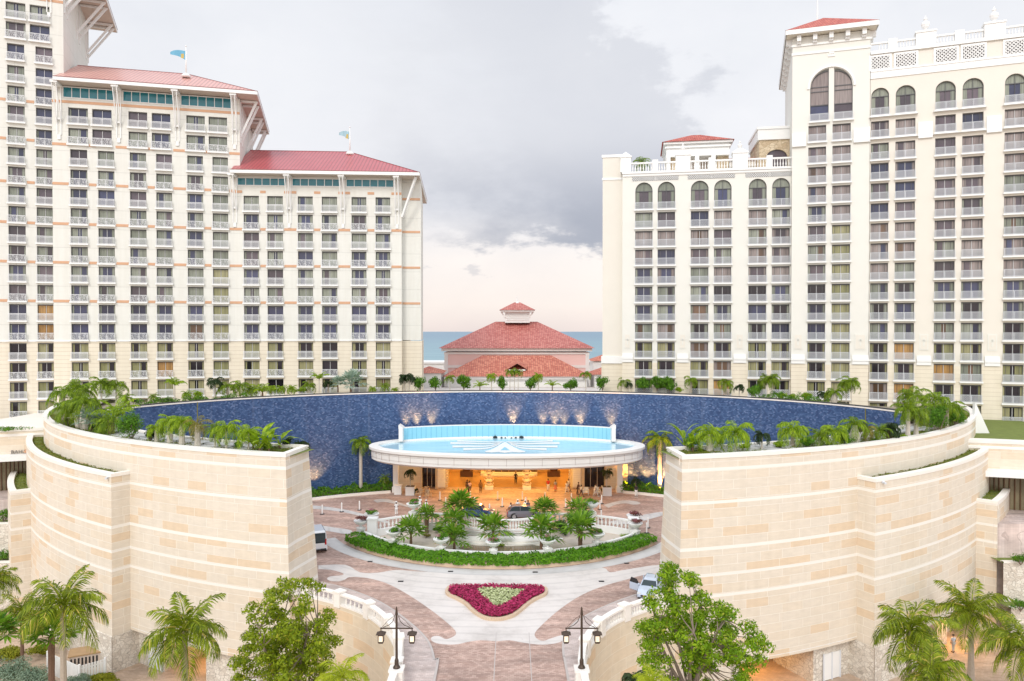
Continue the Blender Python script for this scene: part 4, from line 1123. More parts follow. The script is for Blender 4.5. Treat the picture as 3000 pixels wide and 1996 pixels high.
# ------------------------------------------------------------------ crescent walls
def ring_wall(name, label, sgn, r, rin, z1, phi0, phi1, zlip, cat='stone wall', bottom=LOW, opening=None, endbatter=0.0, groups='crescent walls round the plaza', cap_in=None, fill_z=None, rubble=None, dphi=0.0):
    """one stepped crescent; phi in degrees from the near axis, sgn -1 = left"""
    P0 = pol(sgn*phi0, r); t = thing(name, label, cat, (P0[0], P0[1], bottom), 0, groups)
    off = (-P0[0], -P0[1], -bottom)
    n = max(10, int(abs(phi1-phi0)/1.2))
    ph = [phi0+(phi1-phi0)*i/n for i in range(n+1)]
    if opening:
        for e in opening[:2]:
            if e > phi0: ph.append(e)
        ph = sorted(set(ph))
    zs = [bottom, zlip, 0.0, z1] if zlip > bottom else [bottom, 0.0, z1]
    w = MB()
    def pt(phi, rr, z, first):
        x, y = pol(sgn*(phi+(dphi if first and rr < r-1 else 0)), rr)
        if first and endbatter:
            k = endbatter*(z1-z)/12.6*(1.0 if rr < r-1 else .35)
            x += -sgn*k
        return (x, y, z)
    def inopen(a, b, z0): return opening and z0 < zlip and a >= opening[0]-1e-6 and b <= opening[1]+1e-6
    def q(a, b, c, d, u):
        if sgn < 0: a, b, c, d = b, a, d, c; u = [u[1], u[0], u[3], u[2]]
        w.quad(a, b, c, d, uv=u)
    for i in range(len(ph)-1):
        for j in range(len(zs)-1):
            if inopen(ph[i], ph[i+1], zs[j]): continue
            if rubble and zs[j] < zlip: continue
            u0 = r*math.radians(ph[i]); u1 = r*math.radians(ph[i+1])
            q(pt(ph[i], r, zs[j], i == 0), pt(ph[i+1], r, zs[j], False), pt(ph[i+1], r, zs[j+1], False), pt(ph[i], r, zs[j+1], i == 0), [(u0, zs[j]), (u1, zs[j]), (u1, zs[j+1]), (u0, zs[j+1])])
    # radial end, facing the axis
    for j in range(len(zs)-1):
        if rubble and zs[j] < zlip: continue
        a, b = pt(phi0, rin, zs[j], True), pt(phi0, r, zs[j], True); c, d = pt(phi0, r, zs[j+1], True), pt(phi0, rin, zs[j+1], True)
        u = [(-(r-rin)+100, zs[j]), (100, zs[j]), (100, zs[j+1]), (-(r-rin)+100, zs[j+1])]
        q(a, b, c, d, u)
    obj('wall', w, M['stone'], t, off)
    # coping
    cp = MB(); path = [pol(sgn*p, r) for p in ph]
    if sgn > 0: pass
    else: path = list(reversed(path))
    cw = .62
    cp.sweep(path, [(.05, z1-.32), (.05, z1), (-cw, z1), (-cw, z1-.9)])
    e0, e1 = pol(sgn*phi0, r+.05), pol(sgn*(phi0+dphi), rin)
    d = Vector((e1[0]-e0[0], e1[1]-e0[1])).normalized(); nn = Vector((-d.y, d.x))*(-sgn)*-1
    A_ = Vector(e0); B_ = Vector(e1)
    nn = Vector((math.cos(math.radians(sgn*phi0)), math.sin(math.radians(sgn*phi0))))*sgn   # pointing away from the axis along the arc
    for k, (s0, s1) in enumerate(((-.05, .5),)):
        a0, a1, b1, b0 = A_+nn*s0, A_+nn*s1, B_+nn*s1, B_+nn*s0
        v = [(a0, z1+.003), (a1, z1+.003), (b1, z1+.003), (b0, z1+.003)]
        cp.poly([(p.x, p.y, z) for p, z in v], rev=sgn < 0)
        cp.quad((a0.x, a0.y, z1-.32), (b0.x, b0.y, z1-.32), (b0.x, b0.y, z1+.003), (a0.x, a0.y, z1+.003)); cp.quad((a1.x, a1.y, z1-.9), (b1.x, b1.y, z1-.9), (b1.x, b1.y, z1+.003), (a1.x, a1.y, z1+.003))
        cp.quad((a0.x, a0.y, z1-.32), (a1.x, a1.y, z1-.32), (a1.x, a1.y, z1+.003), (a0.x, a0.y, z1+.003))
    obj('coping', cp, M['cap'], t, off)
    # planted top
    fz = z1-.35 if fill_z is None else fill_z
    f = MB()
    for i in range(len(ph)-1):
        a = [pol(sgn*ph[i], rin), pol(sgn*ph[i+1], rin), pol(sgn*ph[i+1], r-cw+.02), pol(sgn*ph[i], r-cw+.02)]
        f.poly([(x, y, fz) for x, y in a], rev=sgn > 0)
    obj('planting_bed', f, M['lawn'], t, off)
    return t, off
LU, LUo = ring_wall('crescent_wall', 'tallest left crescent wall of pale ashlar with the palm terrace on top', -1, 68.8, 64.1, 12.6, 16.0, 80, -5.5, opening=(20.0, 31.8), endbatter=.9, dphi=.62)
LM, LMo = ring_wall('crescent_wall', 'middle left crescent wall, one step lower, with a green strip behind its coping', -1, 70.6, 68.7, 9.7, 31.7, 82, -5.5, rubble=None)
LS, LSo = ring_wall('crescent_wall', 'short narrow stone buttress wall at the left edge, lowest of the steps', -1, 72.5, 70.4, 5.0, 50.8, 62, LOW-.1)
RU, RUo = ring_wall('crescent_wall', 'tallest right crescent wall of pale ashlar with the palm terrace on top', 1, 68.8, 64.1, 12.6, 12.2, 80, -5.5, opening=(16.0, 28.0), endbatter=.7, dphi=.6)
RM, RMo = ring_wall('crescent_wall', 'middle right crescent wall, one step lower, with a green strip behind its coping', 1, 70.6, 68.7, 9.7, 27.9, 82, -5.5, opening=(34.0, 44.5))
RS, RSo = ring_wall('crescent_wall', 'short stone buttress wall at the right edge, lowest of the steps', 1, 72.5, 70.4, 5.0, 45.4, 60, LOW-.1)
# inner retaining wall of the terraces (towards the plaza) and far ring
for sgn, p0, p1, nm, t, off in ((-1, 16.9, 47, 'left', LU, LUo), (1, 13.1, 45, 'right', RU, RUo)):
    w = MB(); path = [pol(sgn*(p0+(p1-p0)*i/24), 64.1) for i in range(25)]
    if sgn > 0: path = list(reversed(path))
    w.sweep(path, [(0, 0), (0, 12.62), (-.4, 12.62), (-.4, 12.2)])
    obj('inner_wall', w, M['cap'], t, off)
# rubble lower storey, lintels, doors under the upper crescents
def undercroft(sgn, t, off, r, z, spans, lint, door=None):
    """spans: solid (phi0, phi1) of the lower storey"""
    w = MB()
    for a, b in spans:
        n = max(1, int((b-a)/1.5)); path = [pol(sgn*(a+(b-a)*i/n), r) for i in range(n+1)]
        if sgn < 0: path = list(reversed(path))
        w.sweep(path, [(0, LOW), (0, z)])
        for e in (a, b):
            p, q = pol(sgn*e, r), pol(sgn*e, r-5)
            w.quad((p[0], p[1], LOW), (q[0], q[1], LOW), (q[0], q[1], z), (p[0], p[1], z))
    obj('rubble_wall', w, M['rubble_pale'], t, off)
    l = MB(); a, b = lint; n = 12; path = [pol(sgn*(a+(b-a)*i/n), r+.75) for i in range(n+1)]
    if sgn < 0: path = list(reversed(path))
    l.sweep(path, [(-.8, z-.0), (.0, z-.02), (.06, z+.28), (0, z+.30)])
    obj('lintel', l, M['bright'], t, off)
    c = MB(); path = [(pol(sgn*(a+(b-a)*i/n), r+.7), pol(sgn*(a+(b-a)*i/n), r-6)) for i in range(n+1)]
    for i in range(n): c.quad((*path[i][0], z+.001), (*path[i+1][0], z+.001), (*path[i+1][1], z+.001), (*path[i][1], z+.001))
    obj('passage_ceiling', c, M['creamw'], t, off)
    if door:
        a, b = door; p, q = pol(sgn*a, r+.06), pol(sgn*b, r+.06); d = MB()
        d.bar((p[0], p[1], LOW+1.25), (q[0], q[1], LOW+1.25), .08, 2.4); dd = obj('door', d, M['bright'], t, off)
        s = MB(); d_ = Vector((q[0]-p[0], q[1]-p[1])); 
        for k in (0, .5, 1):
            x, y = p[0]+d_.x*k, p[1]+d_.y*k; s.box(x-.06, y-.1, LOW, x+.06, y+.02, LOW+2.5)
        obj('door_frame', s, M['rail_grey'], dd, (0, 0, 0))
undercroft(-1, LU, LUo, 68.0, -5.5, [(20.0, 23.8), (28.4, 31.8)], (20.0, 31.8), (28.6, 30.2))
undercroft(1, RU, RUo, 68.0, -5.5, [(14.0, 17.2), (24.0, 28.0)], (16.0, 28.0), (25.0, 26.8))
undercroft(1, RM, RMo, 69.8, -5.5, [(34.0, 35.0), (38.0, 40.0)], (34.0, 44.5))
# rubble skirt on the middle crescents near their corners
for sgn, t, off, a, b in ((-1, LM, LMo, 31.7, 47), (1, RM, RMo, 27.9, 34)):
    w = MB(); path = [pol(sgn*(a+(b-a)*i/12), 70.66) for i in range(13)]; 
    if sgn < 0: path = list(reversed(path))
    w.sweep(path, [(0, LOW), (0, -5.6), (-.06, -5.55)])
    p, q = pol(sgn*a, 70.66), pol(sgn*a, 68.0); k = -sgn*.05
    w.quad((p[0]+k, p[1], LOW), (q[0]+k, q[1], LOW), (q[0]+k, q[1], -5.6), (p[0]+k, p[1], -5.6))
    obj('rubble_wall', w, M['rubble_pale'], t, off)
# inside of the passages: back walls
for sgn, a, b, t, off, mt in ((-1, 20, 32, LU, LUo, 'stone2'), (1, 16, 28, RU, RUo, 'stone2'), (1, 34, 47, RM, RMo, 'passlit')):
    if mt == 'passlit': M['passlit'] = plain('lamplit_passage_wall', (.72,.40,.12), .7, .1, 1)  # orange lamplight of this passage is put into the wall colour
    w = MB(); path = [pol(sgn*(a+(b-a)*i/8), 60.5) for i in range(9)]
    if sgn < 0: path = list(reversed(path))
    w.sweep(path, [(0, LOW), (0, -5.4)]); obj('passage_wall', w, M[mt], t, off)

# ------------------------------------------------------------------ blue waterfall wall
t = thing('mosaic_wall', 'tall curved blue mosaic water wall round the back of the plaza', 'water wall', (EX, EY+EB, 0))
off = (-EX, -EY-EB, 0)
w = MB(); ts = [-79+158*i/96 for i in range(97)]; U = 0
for i in range(96):
    a, b = ell(ts[i]), ell(ts[i+1]); d = math.dist(a, b)
    z0 = 6.3 if abs((a[0]+b[0])/2+.6) < 15.0 else 0
    w.quad((a[0], a[1], z0), (b[0], b[1], z0), (b[0], b[1], 14.0), (a[0], a[1], 14.0), uv=[(U, z0), (U+d, z0), (U+d, 14), (U, 14)]); U += d
obj('mosaic', w, M['blue'], t, off)
c = MB(); path = [ell(x) for x in ts]
c.sweep(path, [(.06, 13.86), (.07, 14.0), (-.16, 14.0)]); obj('overflow_lip', c, M['cap'], t, off)
c = MB(); c.sweep(path, [(-.16, 14.0), (-.17, 14.12), (-.75, 14.12), (-.75, 13.0)]); obj('gutter', c, M['darkmetal'], t, off)
# planted deck behind it
g = MB(); inner = [ell(t_) for t_ in ts]
for i in range(96):
    a, b = inner[i], inner[i+1]
    def outw(p):
        d = Vector((p[0]-EX, (p[1]-EY)*1.2)); d.normalize(); q = Vector(p)
        k = 0
        while k < 60 and (q.x-CX)**2+(q.y-CY)**2 < 68.1**2 and q.y < 135: q += d; k += 1
        return (q.x, q.y)
    d1, d2 = outw(a), outw(b)
    s1 = (a[0]+(a[0]-EX)*.015, a[1]+(a[1]-EY)*.015); s2 = (b[0]+(b[0]-EX)*.015, b[1]+(b[1]-EY)*.015)
    m1 = (a[0]+(a[0]-EX)*.06, a[1]+(a[1]-EY)*.075); m2 = (b[0]+(b[0]-EX)*.06, b[1]+(b[1]-EY)*.075)
    g.quad((s2[0], s2[1], 13.35), (s1[0], s1[1], 13.35), (m1[0], m1[1], 13.3), (m2[0], m2[1], 13.3)); g.quad((m2[0], m2[1], 13.3), (m1[0], m1[1], 13.3), (m1[0], m1[1], 11.7), (m2[0], m2[1], 11.7))
    g.quad((m2[0], m2[1], 11.7), (m1[0], m1[1], 11.7), (d1[0], d1[1], 11.7), (d2[0], d2[1], 11.7))
struct('terrace_deck', g, M['bedmix'], 'planted roof deck between the blue wall and the hotels')
g = MB(); g.quad((-60, 114, 11.6), (60, 114, 11.6), (60, 152, 11.6), (-60, 152, 11.6)); struct('forecourt', g, M['concrete'], 'pale forecourt behind the planted deck')
# slabs of the terraces (stepping stones of the reflecting terraces)
def terrace_slabs(sgn, p0, p1, label):
    m_ = MB(); r0 = random.Random(5)
    p = p0
    while p < p1:
        q = p+3.1
        for k, (ra, rb, z) in enumerate(((64.6, 65.9, 12.45), (65.95, 67.0, 12.36))):
            P = [pol(sgn*p, ra), pol(sgn*q, ra), pol(sgn*q, rb), pol(sgn*p, rb)]
            if k and r0.random() < .5: continue
            m_.poly([(x, y, z) for x, y in P], rev=sgn > 0)
            m_.quad((*P[3], z-.15), (*P[2], z-.15), (*P[2], z), (*P[3], z))
        p = q+.15
    struct('terrace_paving', m_, M['slabgrey'], label)
M['slabgrey'] = plain('grey_slab', (.50,.50,.48), .6, .12, 1)
terrace_slabs(-1, 19.5, 41, 'grey stone slabs behind the left terrace palms')
terrace_slabs(1, 15.5, 44, 'grey stone slabs behind the right terrace palms')
# ------------------------------------------------------------------ entrance canopy
M['canopy'] = plain('canopy_white', (.82,.80,.76), .5, .05, .6)
M['aquadark'] = plain('aqua_joint', (.18,.47,.60), .4, .1, 1)
M['aqua'] = plain('aqua_painted_upstand', (.27,.60,.74), .35, .08, .6)
def aquawater():
    m, nt, b = newmat('shallow_roof_water')
    p = nt.pos(); n = nt.noise(nt.mapping(p, sc=(.25, .9, 1)), 1, 5)
    c = nt.mix(n, (.33,.56,.68), (.50,.70,.79)); c = nt.mix(nt.math('MULTIPLY', nt.ramp(nt.noise(nt.mapping(p, sc=(.12,.5,1)), 1.3, 5, .6), [(.56, (0,0,0)), (.7, (1,1,1))]), .45), c, (.22,.34,.38)); nt.l.new(c, b.inputs['Base Color']); b.inputs['Roughness'].default_value = .12
    bn = nt.n.new('ShaderNodeBump'); bn.inputs['Strength'].default_value = .15; nt.l.new(nt.noise(p, 3, 3), bn.inputs['Height']); nt.l.new(bn.outputs[0], b.inputs['Normal'])
    return m
M['aquawater'] = aquawater()
KX, KY, KA, KB = -.68, 101.5, 18.9, 9.1
def kell(t, da=0.0): a = math.radians(t); return (KX+(KA+da)*math.sin(a), KY-(KB+da)*math.cos(a))   # t 0 = front
K = thing('entrance_canopy', 'large oval white canopy with blue pool roof over the entrance', 'canopy', (KX, KY, 5.4))
ko = (-KX, -KY, -5.4)
path = [kell(-180+3*i) for i in range(121)]
c = MB(); c.sweep(path, [(-.9, 5.46), (-.75, 5.5), (-.35, 5.75), (-.35, 6.0), (-.32, 6.9), (-.2, 7.0), (0, 7.08), (.02, 7.4), (-.05, 7.45), (-1.25, 7.45), (-1.3, 7.2)])
obj('rim', c, M['canopy'], K, ko)
c = MB(); c.poly([(*kell(-180+6*i, -1.28), 7.2) for i in range(60)], rev=False); obj('roof_pool', c, M['aquawater'], K, ko)
c = MB(); c.poly([(*kell(-180+6*i, -.88), 5.47) for i in range(60)], rev=True); obj('soffit', c, M['ceil'], K, ko)
# joints of the fascia panels
c = MB()
for i in range(-12, 13):
    a = kell(i*7.0, -.33); b = kell(i*7.0+.12, -.33); c.bar((a[0], a[1], 6.0), (a[0], a[1], 6.9), .05)
for z in (6.72, 6.12):
    for i in range(-42, 42): a, b = kell(i*2.2, -.325), kell(i*2.2+2.2, -.325); c.bar((*a, z), (*b, z), .03)
obj('panel_joint', c, M['walkedge'], K, ko)
# rear upstand
ups = [kell(180-t, -1.25) for t in range(-57, 58, 3)]
c = MB(); c.sweep(list(ups), [(0.0, 7.2), (0.0, 9.15), (-.0, 9.16)]); 
c = MB()
for i in range(len(ups)-1):
    a, b = ups[i], ups[i+1]
    c.quad((*a, 7.2), (*b, 7.2), (*b, 9.1), (*a, 9.1))
obj('upstand', c, M['aqua'], K, ko)
c = MB()
for i in range(1, len(ups)-1): x_, y_ = ups[i]; c.box(x_-.03, y_-.03, 7.25, x_+.03, y_+.02, 9.08)
obj('upstand_joint', c, M['aquadark'], K, ko, uv=False)
c = MB()
for i in range(len(ups)-1):
    a, b = ups[i], ups[i+1]; f = lambda p, k: (p[0]+(p[0]-KX)*k, p[1]+(p[1]-KY)*k)
    c.quad((*a, 9.1), (*b, 9.1), (*b, 9.22), (*a, 9.22)); c.quad((*a, 9.22), (*b, 9.22), (*f(b, .04), 9.22), (*f(a, .04), 9.22)); c.quad((*f(b, .04), 5.6), (*f(a, .04), 5.6), (*f(a, .04), 9.22), (*f(b, .04), 9.22))
for e, s in ((ups[0], 1), (ups[-1], -1)):
    # raked end piers
    x, y = e; n_ = len(c.v); sx = 1 if x > KX else -1
    c.box(min(x, x+sx*.55), y-1.3, 7.4, max(x, x+sx*.55), y+.6, 9.22)
    n_ = len(c.v); xa, xb = min(x, x+sx*.55)-.03, max(x, x+sx*.55)+.03; c.v += [(xa, y-1.33, 9.22), (xb, y-1.33, 9.22), (xb, y+.63, 9.22), (xa, y+.63, 9.22), (xa, y-1.33, 9.72 if sx < 0 else 9.3), (xb, y-1.33, 9.3 if sx < 0 else 9.72), (xb, y+.63, 9.3 if sx < 0 else 9.72), (xa, y+.63, 9.72 if sx < 0 else 9.3)]
    for f in ((4,5,6,7),(0,1,5,4),(1,2,6,5),(2,3,7,6),(3,0,4,7)): c.f.append(tuple(n_+i for i in f)); c.m.append(0)
obj('upstand_coping', c, M['canopy'], K, ko)
c = MB()
for px, r in ((1450.8,.30), (1469.5,.15), (1480.6,.12), (1498.5,.12), (1511,.16), (1527.5,.3)):
    q = gp(px, 1282.5, 7.25); c.lathe([(r, 0), (r*1.1, r*.7), (r*.4, r*1.2)], (q[0], q[1]-.3, 7.2), 8)
obj('roof_vent', c, M['darkmetal'], K, ko)
# fan emblem painted on the pool roof
def strip(c, pts, w0, w1, z):
    P = smooth(pts, 6); n = len(P)
    for i in range(n-1):
        f0, f1 = i/(n-1), (i+1)/(n-1); h0 = w0+(w1-w0)*f0; h1 = w0+(w1-w0)*f1
        a = gp(P[i][0], P[i][1]-h0/2, z); b = gp(P[i+1][0], P[i+1][1]-h1/2, z); a2 = gp(P[i][0], P[i][1]+h0/2, z); b2 = gp(P[i+1][0], P[i+1][1]+h1/2, z)
        c.quad((*a2, z), (*b2, z), (*b, z), (*a, z))
c = MB(); ez = 7.225
ecx = 1479.5
for s in (-1, 1):
    X = lambda v: ecx+s*v
    strip(c, [(X(3), 1294), (X(45), 1295), (X(110), 1293), (X(140), 1292)], 1.4, 4.6, ez)
    strip(c, [(X(8), 1296), (X(50), 1300.5), (X(110), 1299), (X(160), 1298.5)], 1.6, 6.2, ez)
    strip(c, [(X(12), 1298), (X(50), 1307), (X(110), 1308), (X(154), 1308.5)], 1.8, 6.0, ez)
    strip(c, [(X(16), 1301.5), (X(50), 1313), (X(95), 1315.5), (X(122), 1316)], 2.2, 6.4, ez)
tri = [(1478, 1295), (1468, 1301), (1452, 1311), (1436, 1318.5), (1420, 1322), (1424, 1325), (1440, 1326), (1460, 1324.5), (1479, 1327), (1500, 1324.5), (1520, 1326), (1536, 1325), (1540, 1322), (1523, 1318.5), (1507, 1311), (1490, 1301), (1481, 1295)]
c.poly([(*gp(px, py, ez), ez) for px, py in tri], rev=False)
obj('emblem', c, M['bright'], K, ko, uv=False)
c = MB(); tri = [(1479, 1309.5), (1469, 1317), (1466, 1320), (1480, 1319), (1494, 1320), (1490, 1317)]; c.poly([(*gp(px, py, ez+.01), ez+.01) for px, py in tri]); obj('emblem_eye', c, M['aqua'], K, ko, uv=False)

# ------------------------------------------------------------------ lobby front under the canopy
Lb = thing('lobby_front', 'lamp lit lobby entrance in beige stone under the oval canopy', 'building', (-.6, 109, 0))
lo_ = (.6, -109, 0)
w = MB()
for x0, x1 in ((-17.3, -13.2), (-11.2, -9.6)): w.box(x0, 107.9, 0, x1, 112.8, 5.45)
for x0, x1 in ((8.7, 10.6), (13.6, 16.9)): w.box(x0, 107.9, 0, x1, 112.8, 5.45)
w.box(-13.2, 107.95, 3.4, -11.2, 112.8, 5.45); w.box(10.6, 107.95, 3.4, 13.6, 112.8, 5.45)
obj('wall', w, M['stone2'], Lb, lo_)
w = MB()
for x0, x1 in ((-13.2, -11.2), (10.6, 13.6)):
    w.box(x0, 109.2, 0, x1, 109.25, 3.4)
obj('side_doorway', w, M['glass_dark'], Lb, lo_)
w = MB()
for x0, x1 in ((-13.2, -11.2), (10.6, 13.6)):
    w.box(x0-.15, 107.8, 0, x0, 107.95, 3.5); w.box(x1, 107.8, 0, x1+.15, 107.95, 3.5); w.box(x0-.15, 107.8, 3.4, x1+.15, 107.95, 3.6)
    for k in (1, 2): xx = x0+(x1-x0)*k/3; w.box(xx-.04, 109.1, 0, xx+.04, 109.2, 3.4)
obj('door_frame', w, M['soffit'], Lb, lo_)
w = MB()
for x0 in (-10.9, 8.9):
    w.box(x0, 107.78, .2, x0+1.15, 107.9, 4.9)
    for k in range(14): w.box(x0+.08, 107.72, .35+k*.32, x0+1.07, 107.79, .52+k*.32)
obj('shutter', w, M['cap'], Lb, lo_)
w = MB()
for x in (-9.5, 8.4):
    for k in range(11): w.box(x-.12, 107.8, .3+k*.42, x+.12, 107.93, .52+k*.42)
obj('quoin', w, M['soffit'], Lb, lo_)
# room
w = MB(); x0, x1, y0, y1, h = -13.0, 12.0, 112.8, 121.0, 6.2
w.quad((x0, y1, 0), (x1, y1, 0), (x1, y1, h), (x0, y1, h)); w.quad((x0, y0, 0), (x0, y1, 0), (x0, y1, h), (x0, y0, h)); w.quad((x1, y1, 0), (x1, y0, 0), (x1, y0, h), (x1, y1, h))
w.quad((-9.6, 107.95, 5.46), (8.7, 107.95, 5.46), (8.7, y0, 5.46), (-9.6, y0, 5.46)); w.quad((x0, y0, h), (x1, y0, h), (x1, y1, h), (x0, y1, h))
w.quad((x0, y0, 5.46), (x1, y0, 5.46), (x1, y0, h), (x0, y0, h))
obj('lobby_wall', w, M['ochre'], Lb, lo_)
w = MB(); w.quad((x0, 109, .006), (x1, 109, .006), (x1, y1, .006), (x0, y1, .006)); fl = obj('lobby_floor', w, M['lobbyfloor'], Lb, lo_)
w = MB(); w.box(-5.0, 117.2, 0, 4.0, 121, .45); w.box(-4.6, 116.7, 0, 3.6, 117.2, .22); obj('lobby_step', w, M['cap'], Lb, lo_)
w = MB()
for i in range(7): x = -3.9+i*1.15; w.box(x, 118.2, .45, x+1.0, 118.32, 3.2); 
obj('timber_door', w, M['timber'], Lb, lo_)
w = MB()
for i in range(8): x = -4.05+i*1.15; w.box(x-.0, 118.05, .45, x+.14, 118.3, 3.5)
w.box(-4.1, 118.0, 3.2, 4.2, 118.3, 3.6)
for i in range(7):
    for k in range(3): w.box(-3.75+i*1.15, 118.14, .8+k*.8, -3.05+i*1.15, 118.2, 1.4+k*.8)
obj('door_panel', w, M['timberlight'], Lb, lo_)
w = MB()
for x in (-8.2, 5.6):
    w.box(x, 116.5, .0, x+2.0, 117.6, .9); w.lathe([(.5, .9), (.8, 1.3), (.3, 1.9)], (x+1, 117, 0), 10)
obj('lobby_counter', w, M['timber'], Lb, lo_)
for tnm, x in (('left', -3.35), ('right', 2.15)):
    tt = thing('carved_totem', 'pale carved totem column at the lobby mouth, the %s one of the two' % tnm, 'column', (x, 107.6, 0), 0, 'carved columns under the canopy')
    c = MB(); c.box(-.62, -.62, 0, .62, .62, .5); obj('plinth', c, M['cap'], tt)
    c = MB(); r0 = random.Random(int(x*10))
    for k in range(9):
        z = .5+k*.55; r = .42+.12*math.sin(k*2.1)
        c.lathe([(r*.7, 0), (r*1.15, .15), (r, .3), (r*.65, .5), (r*.7, .55)], (0, 0, z), 8)
        for s in (-1, 1): c.bar((s*.3, -.2, z+.1), (s*.62, -.3, z+.45), .16)
    obj('carving', c, M['totem'], tt, uv=False)
# outer legs of the canopy
for i, (x, y) in enumerate(((-16.6, 105.6), (15.4, 105.6))):
    c = MB(); c.box(-.5, -.5, 0, .5, .5, .8); c.box(-.38, -.38, .8, .38, .38, 5.46)
    obj('canopy_pillar', c, M['canopy'], K, (x-KX, y-KY, -5.4))
# interior and canopy lamps, wall uplights (all shown lit)
def lamp(kind, loc, power, color, size=.3, rot=None, spot=60):
    l = bpy.data.lights.new('lamp', kind); l.energy = power; l.color = color
    if kind == 'AREA': l.shape = 'RECTANGLE'; l.size = size; l.size_y = size if not isinstance(size, tuple) else size[1]
    else: l.shadow_soft_size = size
    if kind == 'SPOT': l.spot_size = math.radians(spot); l.spot_blend = .9
    o = bpy.data.objects.new('lamp', l); COL.objects.link(o); o.location = loc
    if rot: o.rotation_euler = rot
    return o
WARM = (1.0, .56, .14)
for x in (-9, -3, 3, 8.5): lamp('AREA', (x, 116.5, 6.0), 330, WARM, 1.2)
for x, y in ((-7.5, 106.3), (-2.8, 105.8), (2.0, 105.8), (6.5, 106.3)): lamp('AREA', (x, y, 5.40), 270, WARM, .8)
for x, y in ((-5.5, 100.5), (0, 99.5), (5.0, 100.5)): lamp('AREA', (x, y, 5.40), 270, (1, .58, .2), .8)
for x, y in ((-14.5, 104.5), (13.4, 104.5)): lamp('AREA', (x, y, 5.4), 70, (1, .62, .28), .6)
c = MB()
for x, y in ((-9, 116.5), (-3, 116.5), (3, 116.5), (8.5, 116.5)): c.box(x-.3, y-.3, 6.06, x+.3, y+.3, 6.1)
for x, y in ((-7.5, 106.3), (-2.8, 105.8), (2.0, 105.8), (6.5, 106.3), (-5.5, 100.5), (0, 99.5), (5.0, 100.5)): c.box(x-.25, y-.25, 5.43, x+.25, y+.25, 5.46)
obj('ceiling_lamp', c, M['lampglow'], K, ko, uv=False)
# uplights above the canopy, standing on a ledge between canopy and wall
UPW = (1.0, .40, .10)
for i, (px, pw) in enumerate(((1192, 34), (1222, 55), (1265, 50), (1503, 70), (1591, 40), (1625, 50), (1652, 44), (1699, 60), (1786, 50))):
    X = (px-1500)/F*109.6; yy = EY+EB*math.sqrt(1-((X-EX)/EA)**2)
    u = thing('uplight', 'small uplight washing the blue wall above the canopy, %s from the left' % ['first', 'second', 'third', 'fourth', 'fifth', 'sixth', 'seventh', 'eighth', 'ninth'][i], 'lamp', (X, yy-.62, 8.35), 0, 'uplights on the blue wall')
    c = MB(); c.box(-.14, -.1, -.25, .14, .62, -.12); c.lathe([(.08, -.12), (.13, 0), (.13, .16)], n=8); obj('housing', c, M['darkmetal'], u, uv=False)
    lamp('SPOT', (X, yy-.62, 8.62), pw*72, UPW, .30, (PI+.20, 0, 0) if False else (PI-.14, 0, 0), 62)
# ground uplights at the foot of the blue wall
for i, (px, py, pw) in enumerate(((1838, 1418, 150), (1862, 1418, 190), (1900, 1422, 260), (1938, 1424, 240), (918, 1440, 90))):
    t_ = (px-1500)/F
    Y = 104.0
    for _ in range(8): Y = EY+EB*math.sqrt(max(0, 1-((t_*Y-EX)/EA)**2))
    X = t_*Y; u = thing('ground_uplight', ['low uplight in the planting nearest the lobby, right side', 'low uplight left of the small dark palm, right bed', 'low uplight right of the small dark palm, right bed', 'low uplight at the foot of the tall palm, right bed', 'low uplight in the planting beside the left crescent wall'][i], 'lamp', (X*.985, Y-1.3, 0), 0, 'uplights at the foot of the blue wall')
    c = MB(); c.lathe([(.1, 0), (.12, .3), (.16, .5)], n=8); obj('housing', c, M['darkmetal'], u, uv=False)
    lamp('SPOT', (X*.985, Y-1.3, .75), pw*48, (1.0, .38, .09), .1, (PI-.30, 0, 0), 75)

# planting beds at the foot of the blue wall
def wallbed(pts_front, label):
    m_ = MB(); F_ = smooth(pts_front, 5)
    back = [(x, EY+EB*math.sqrt(max(0, 1-((x-EX)/EA)**2))-.05) for x, y in F_]
    m_.poly([(x, y, .25) for x, y in F_] + [(x, y, .25) for x, y in reversed(back)]); struct('planting_bed', m_, M['soil'], label)
    k = MB()
    for i in range(len(F_)-1): k.bar((*F_[i], .15), (*F_[i+1], .15), .35, .34)
    o = obj('kerb', k, M['cap']); o['kind'] = 'structure'; o['label'] = label.replace('bed', 'bed kerb')
    return F_, back
bedL = wallbed([(-33, 95.5), (-27.2, 100.4), (-22, 103.2), (-17.3, 105.0)], 'planted bed under the blue wall left of the entrance')
bedR = wallbed([(15.8, 104.9), (19.0, 103.4), (24.5, 100.2), (30, 95)], 'planted bed under the blue wall right of the entrance')

# ------------------------------------------------------------------ planters with palms at the lobby (tubs here, palms later)
def tub(x, y, label):
    t = thing('planter', label, 'planter', (x, y, 0), 0, 'white square tubs at the lobby')
    c = MB(); c.box(-.62, -.62, 0, .62, .62, 1.05); c.box(-.68, -.68, 1.05, .68, .68, 1.2); obj('tub', c, M['bright'], t)
    c = MB(); c.box(-.58, -.58, 1.2, .58, .58, 1.21); obj('soil', c, M['soil'], t)
    return t
TUBS = [(-14.3, 103.9), (13.3, 103.6)]
tub(*TUBS[0], 'white square tub with a dark palm, left side of the entrance'); tub(*TUBS[1], 'white square tub with a dark palm, right side of the entrance')
tt = thing('plinth_block', 'small white block at the foot of the left canopy pillar', 'block', (-16.1, 104.3, 0)); c = MB(); c.box(-.5, -.5, 0, .5, .5, 1.2); c.box(-.55, -.55, 1.2, .55, .55, 1.3); obj('block', c, M['bright'], tt)

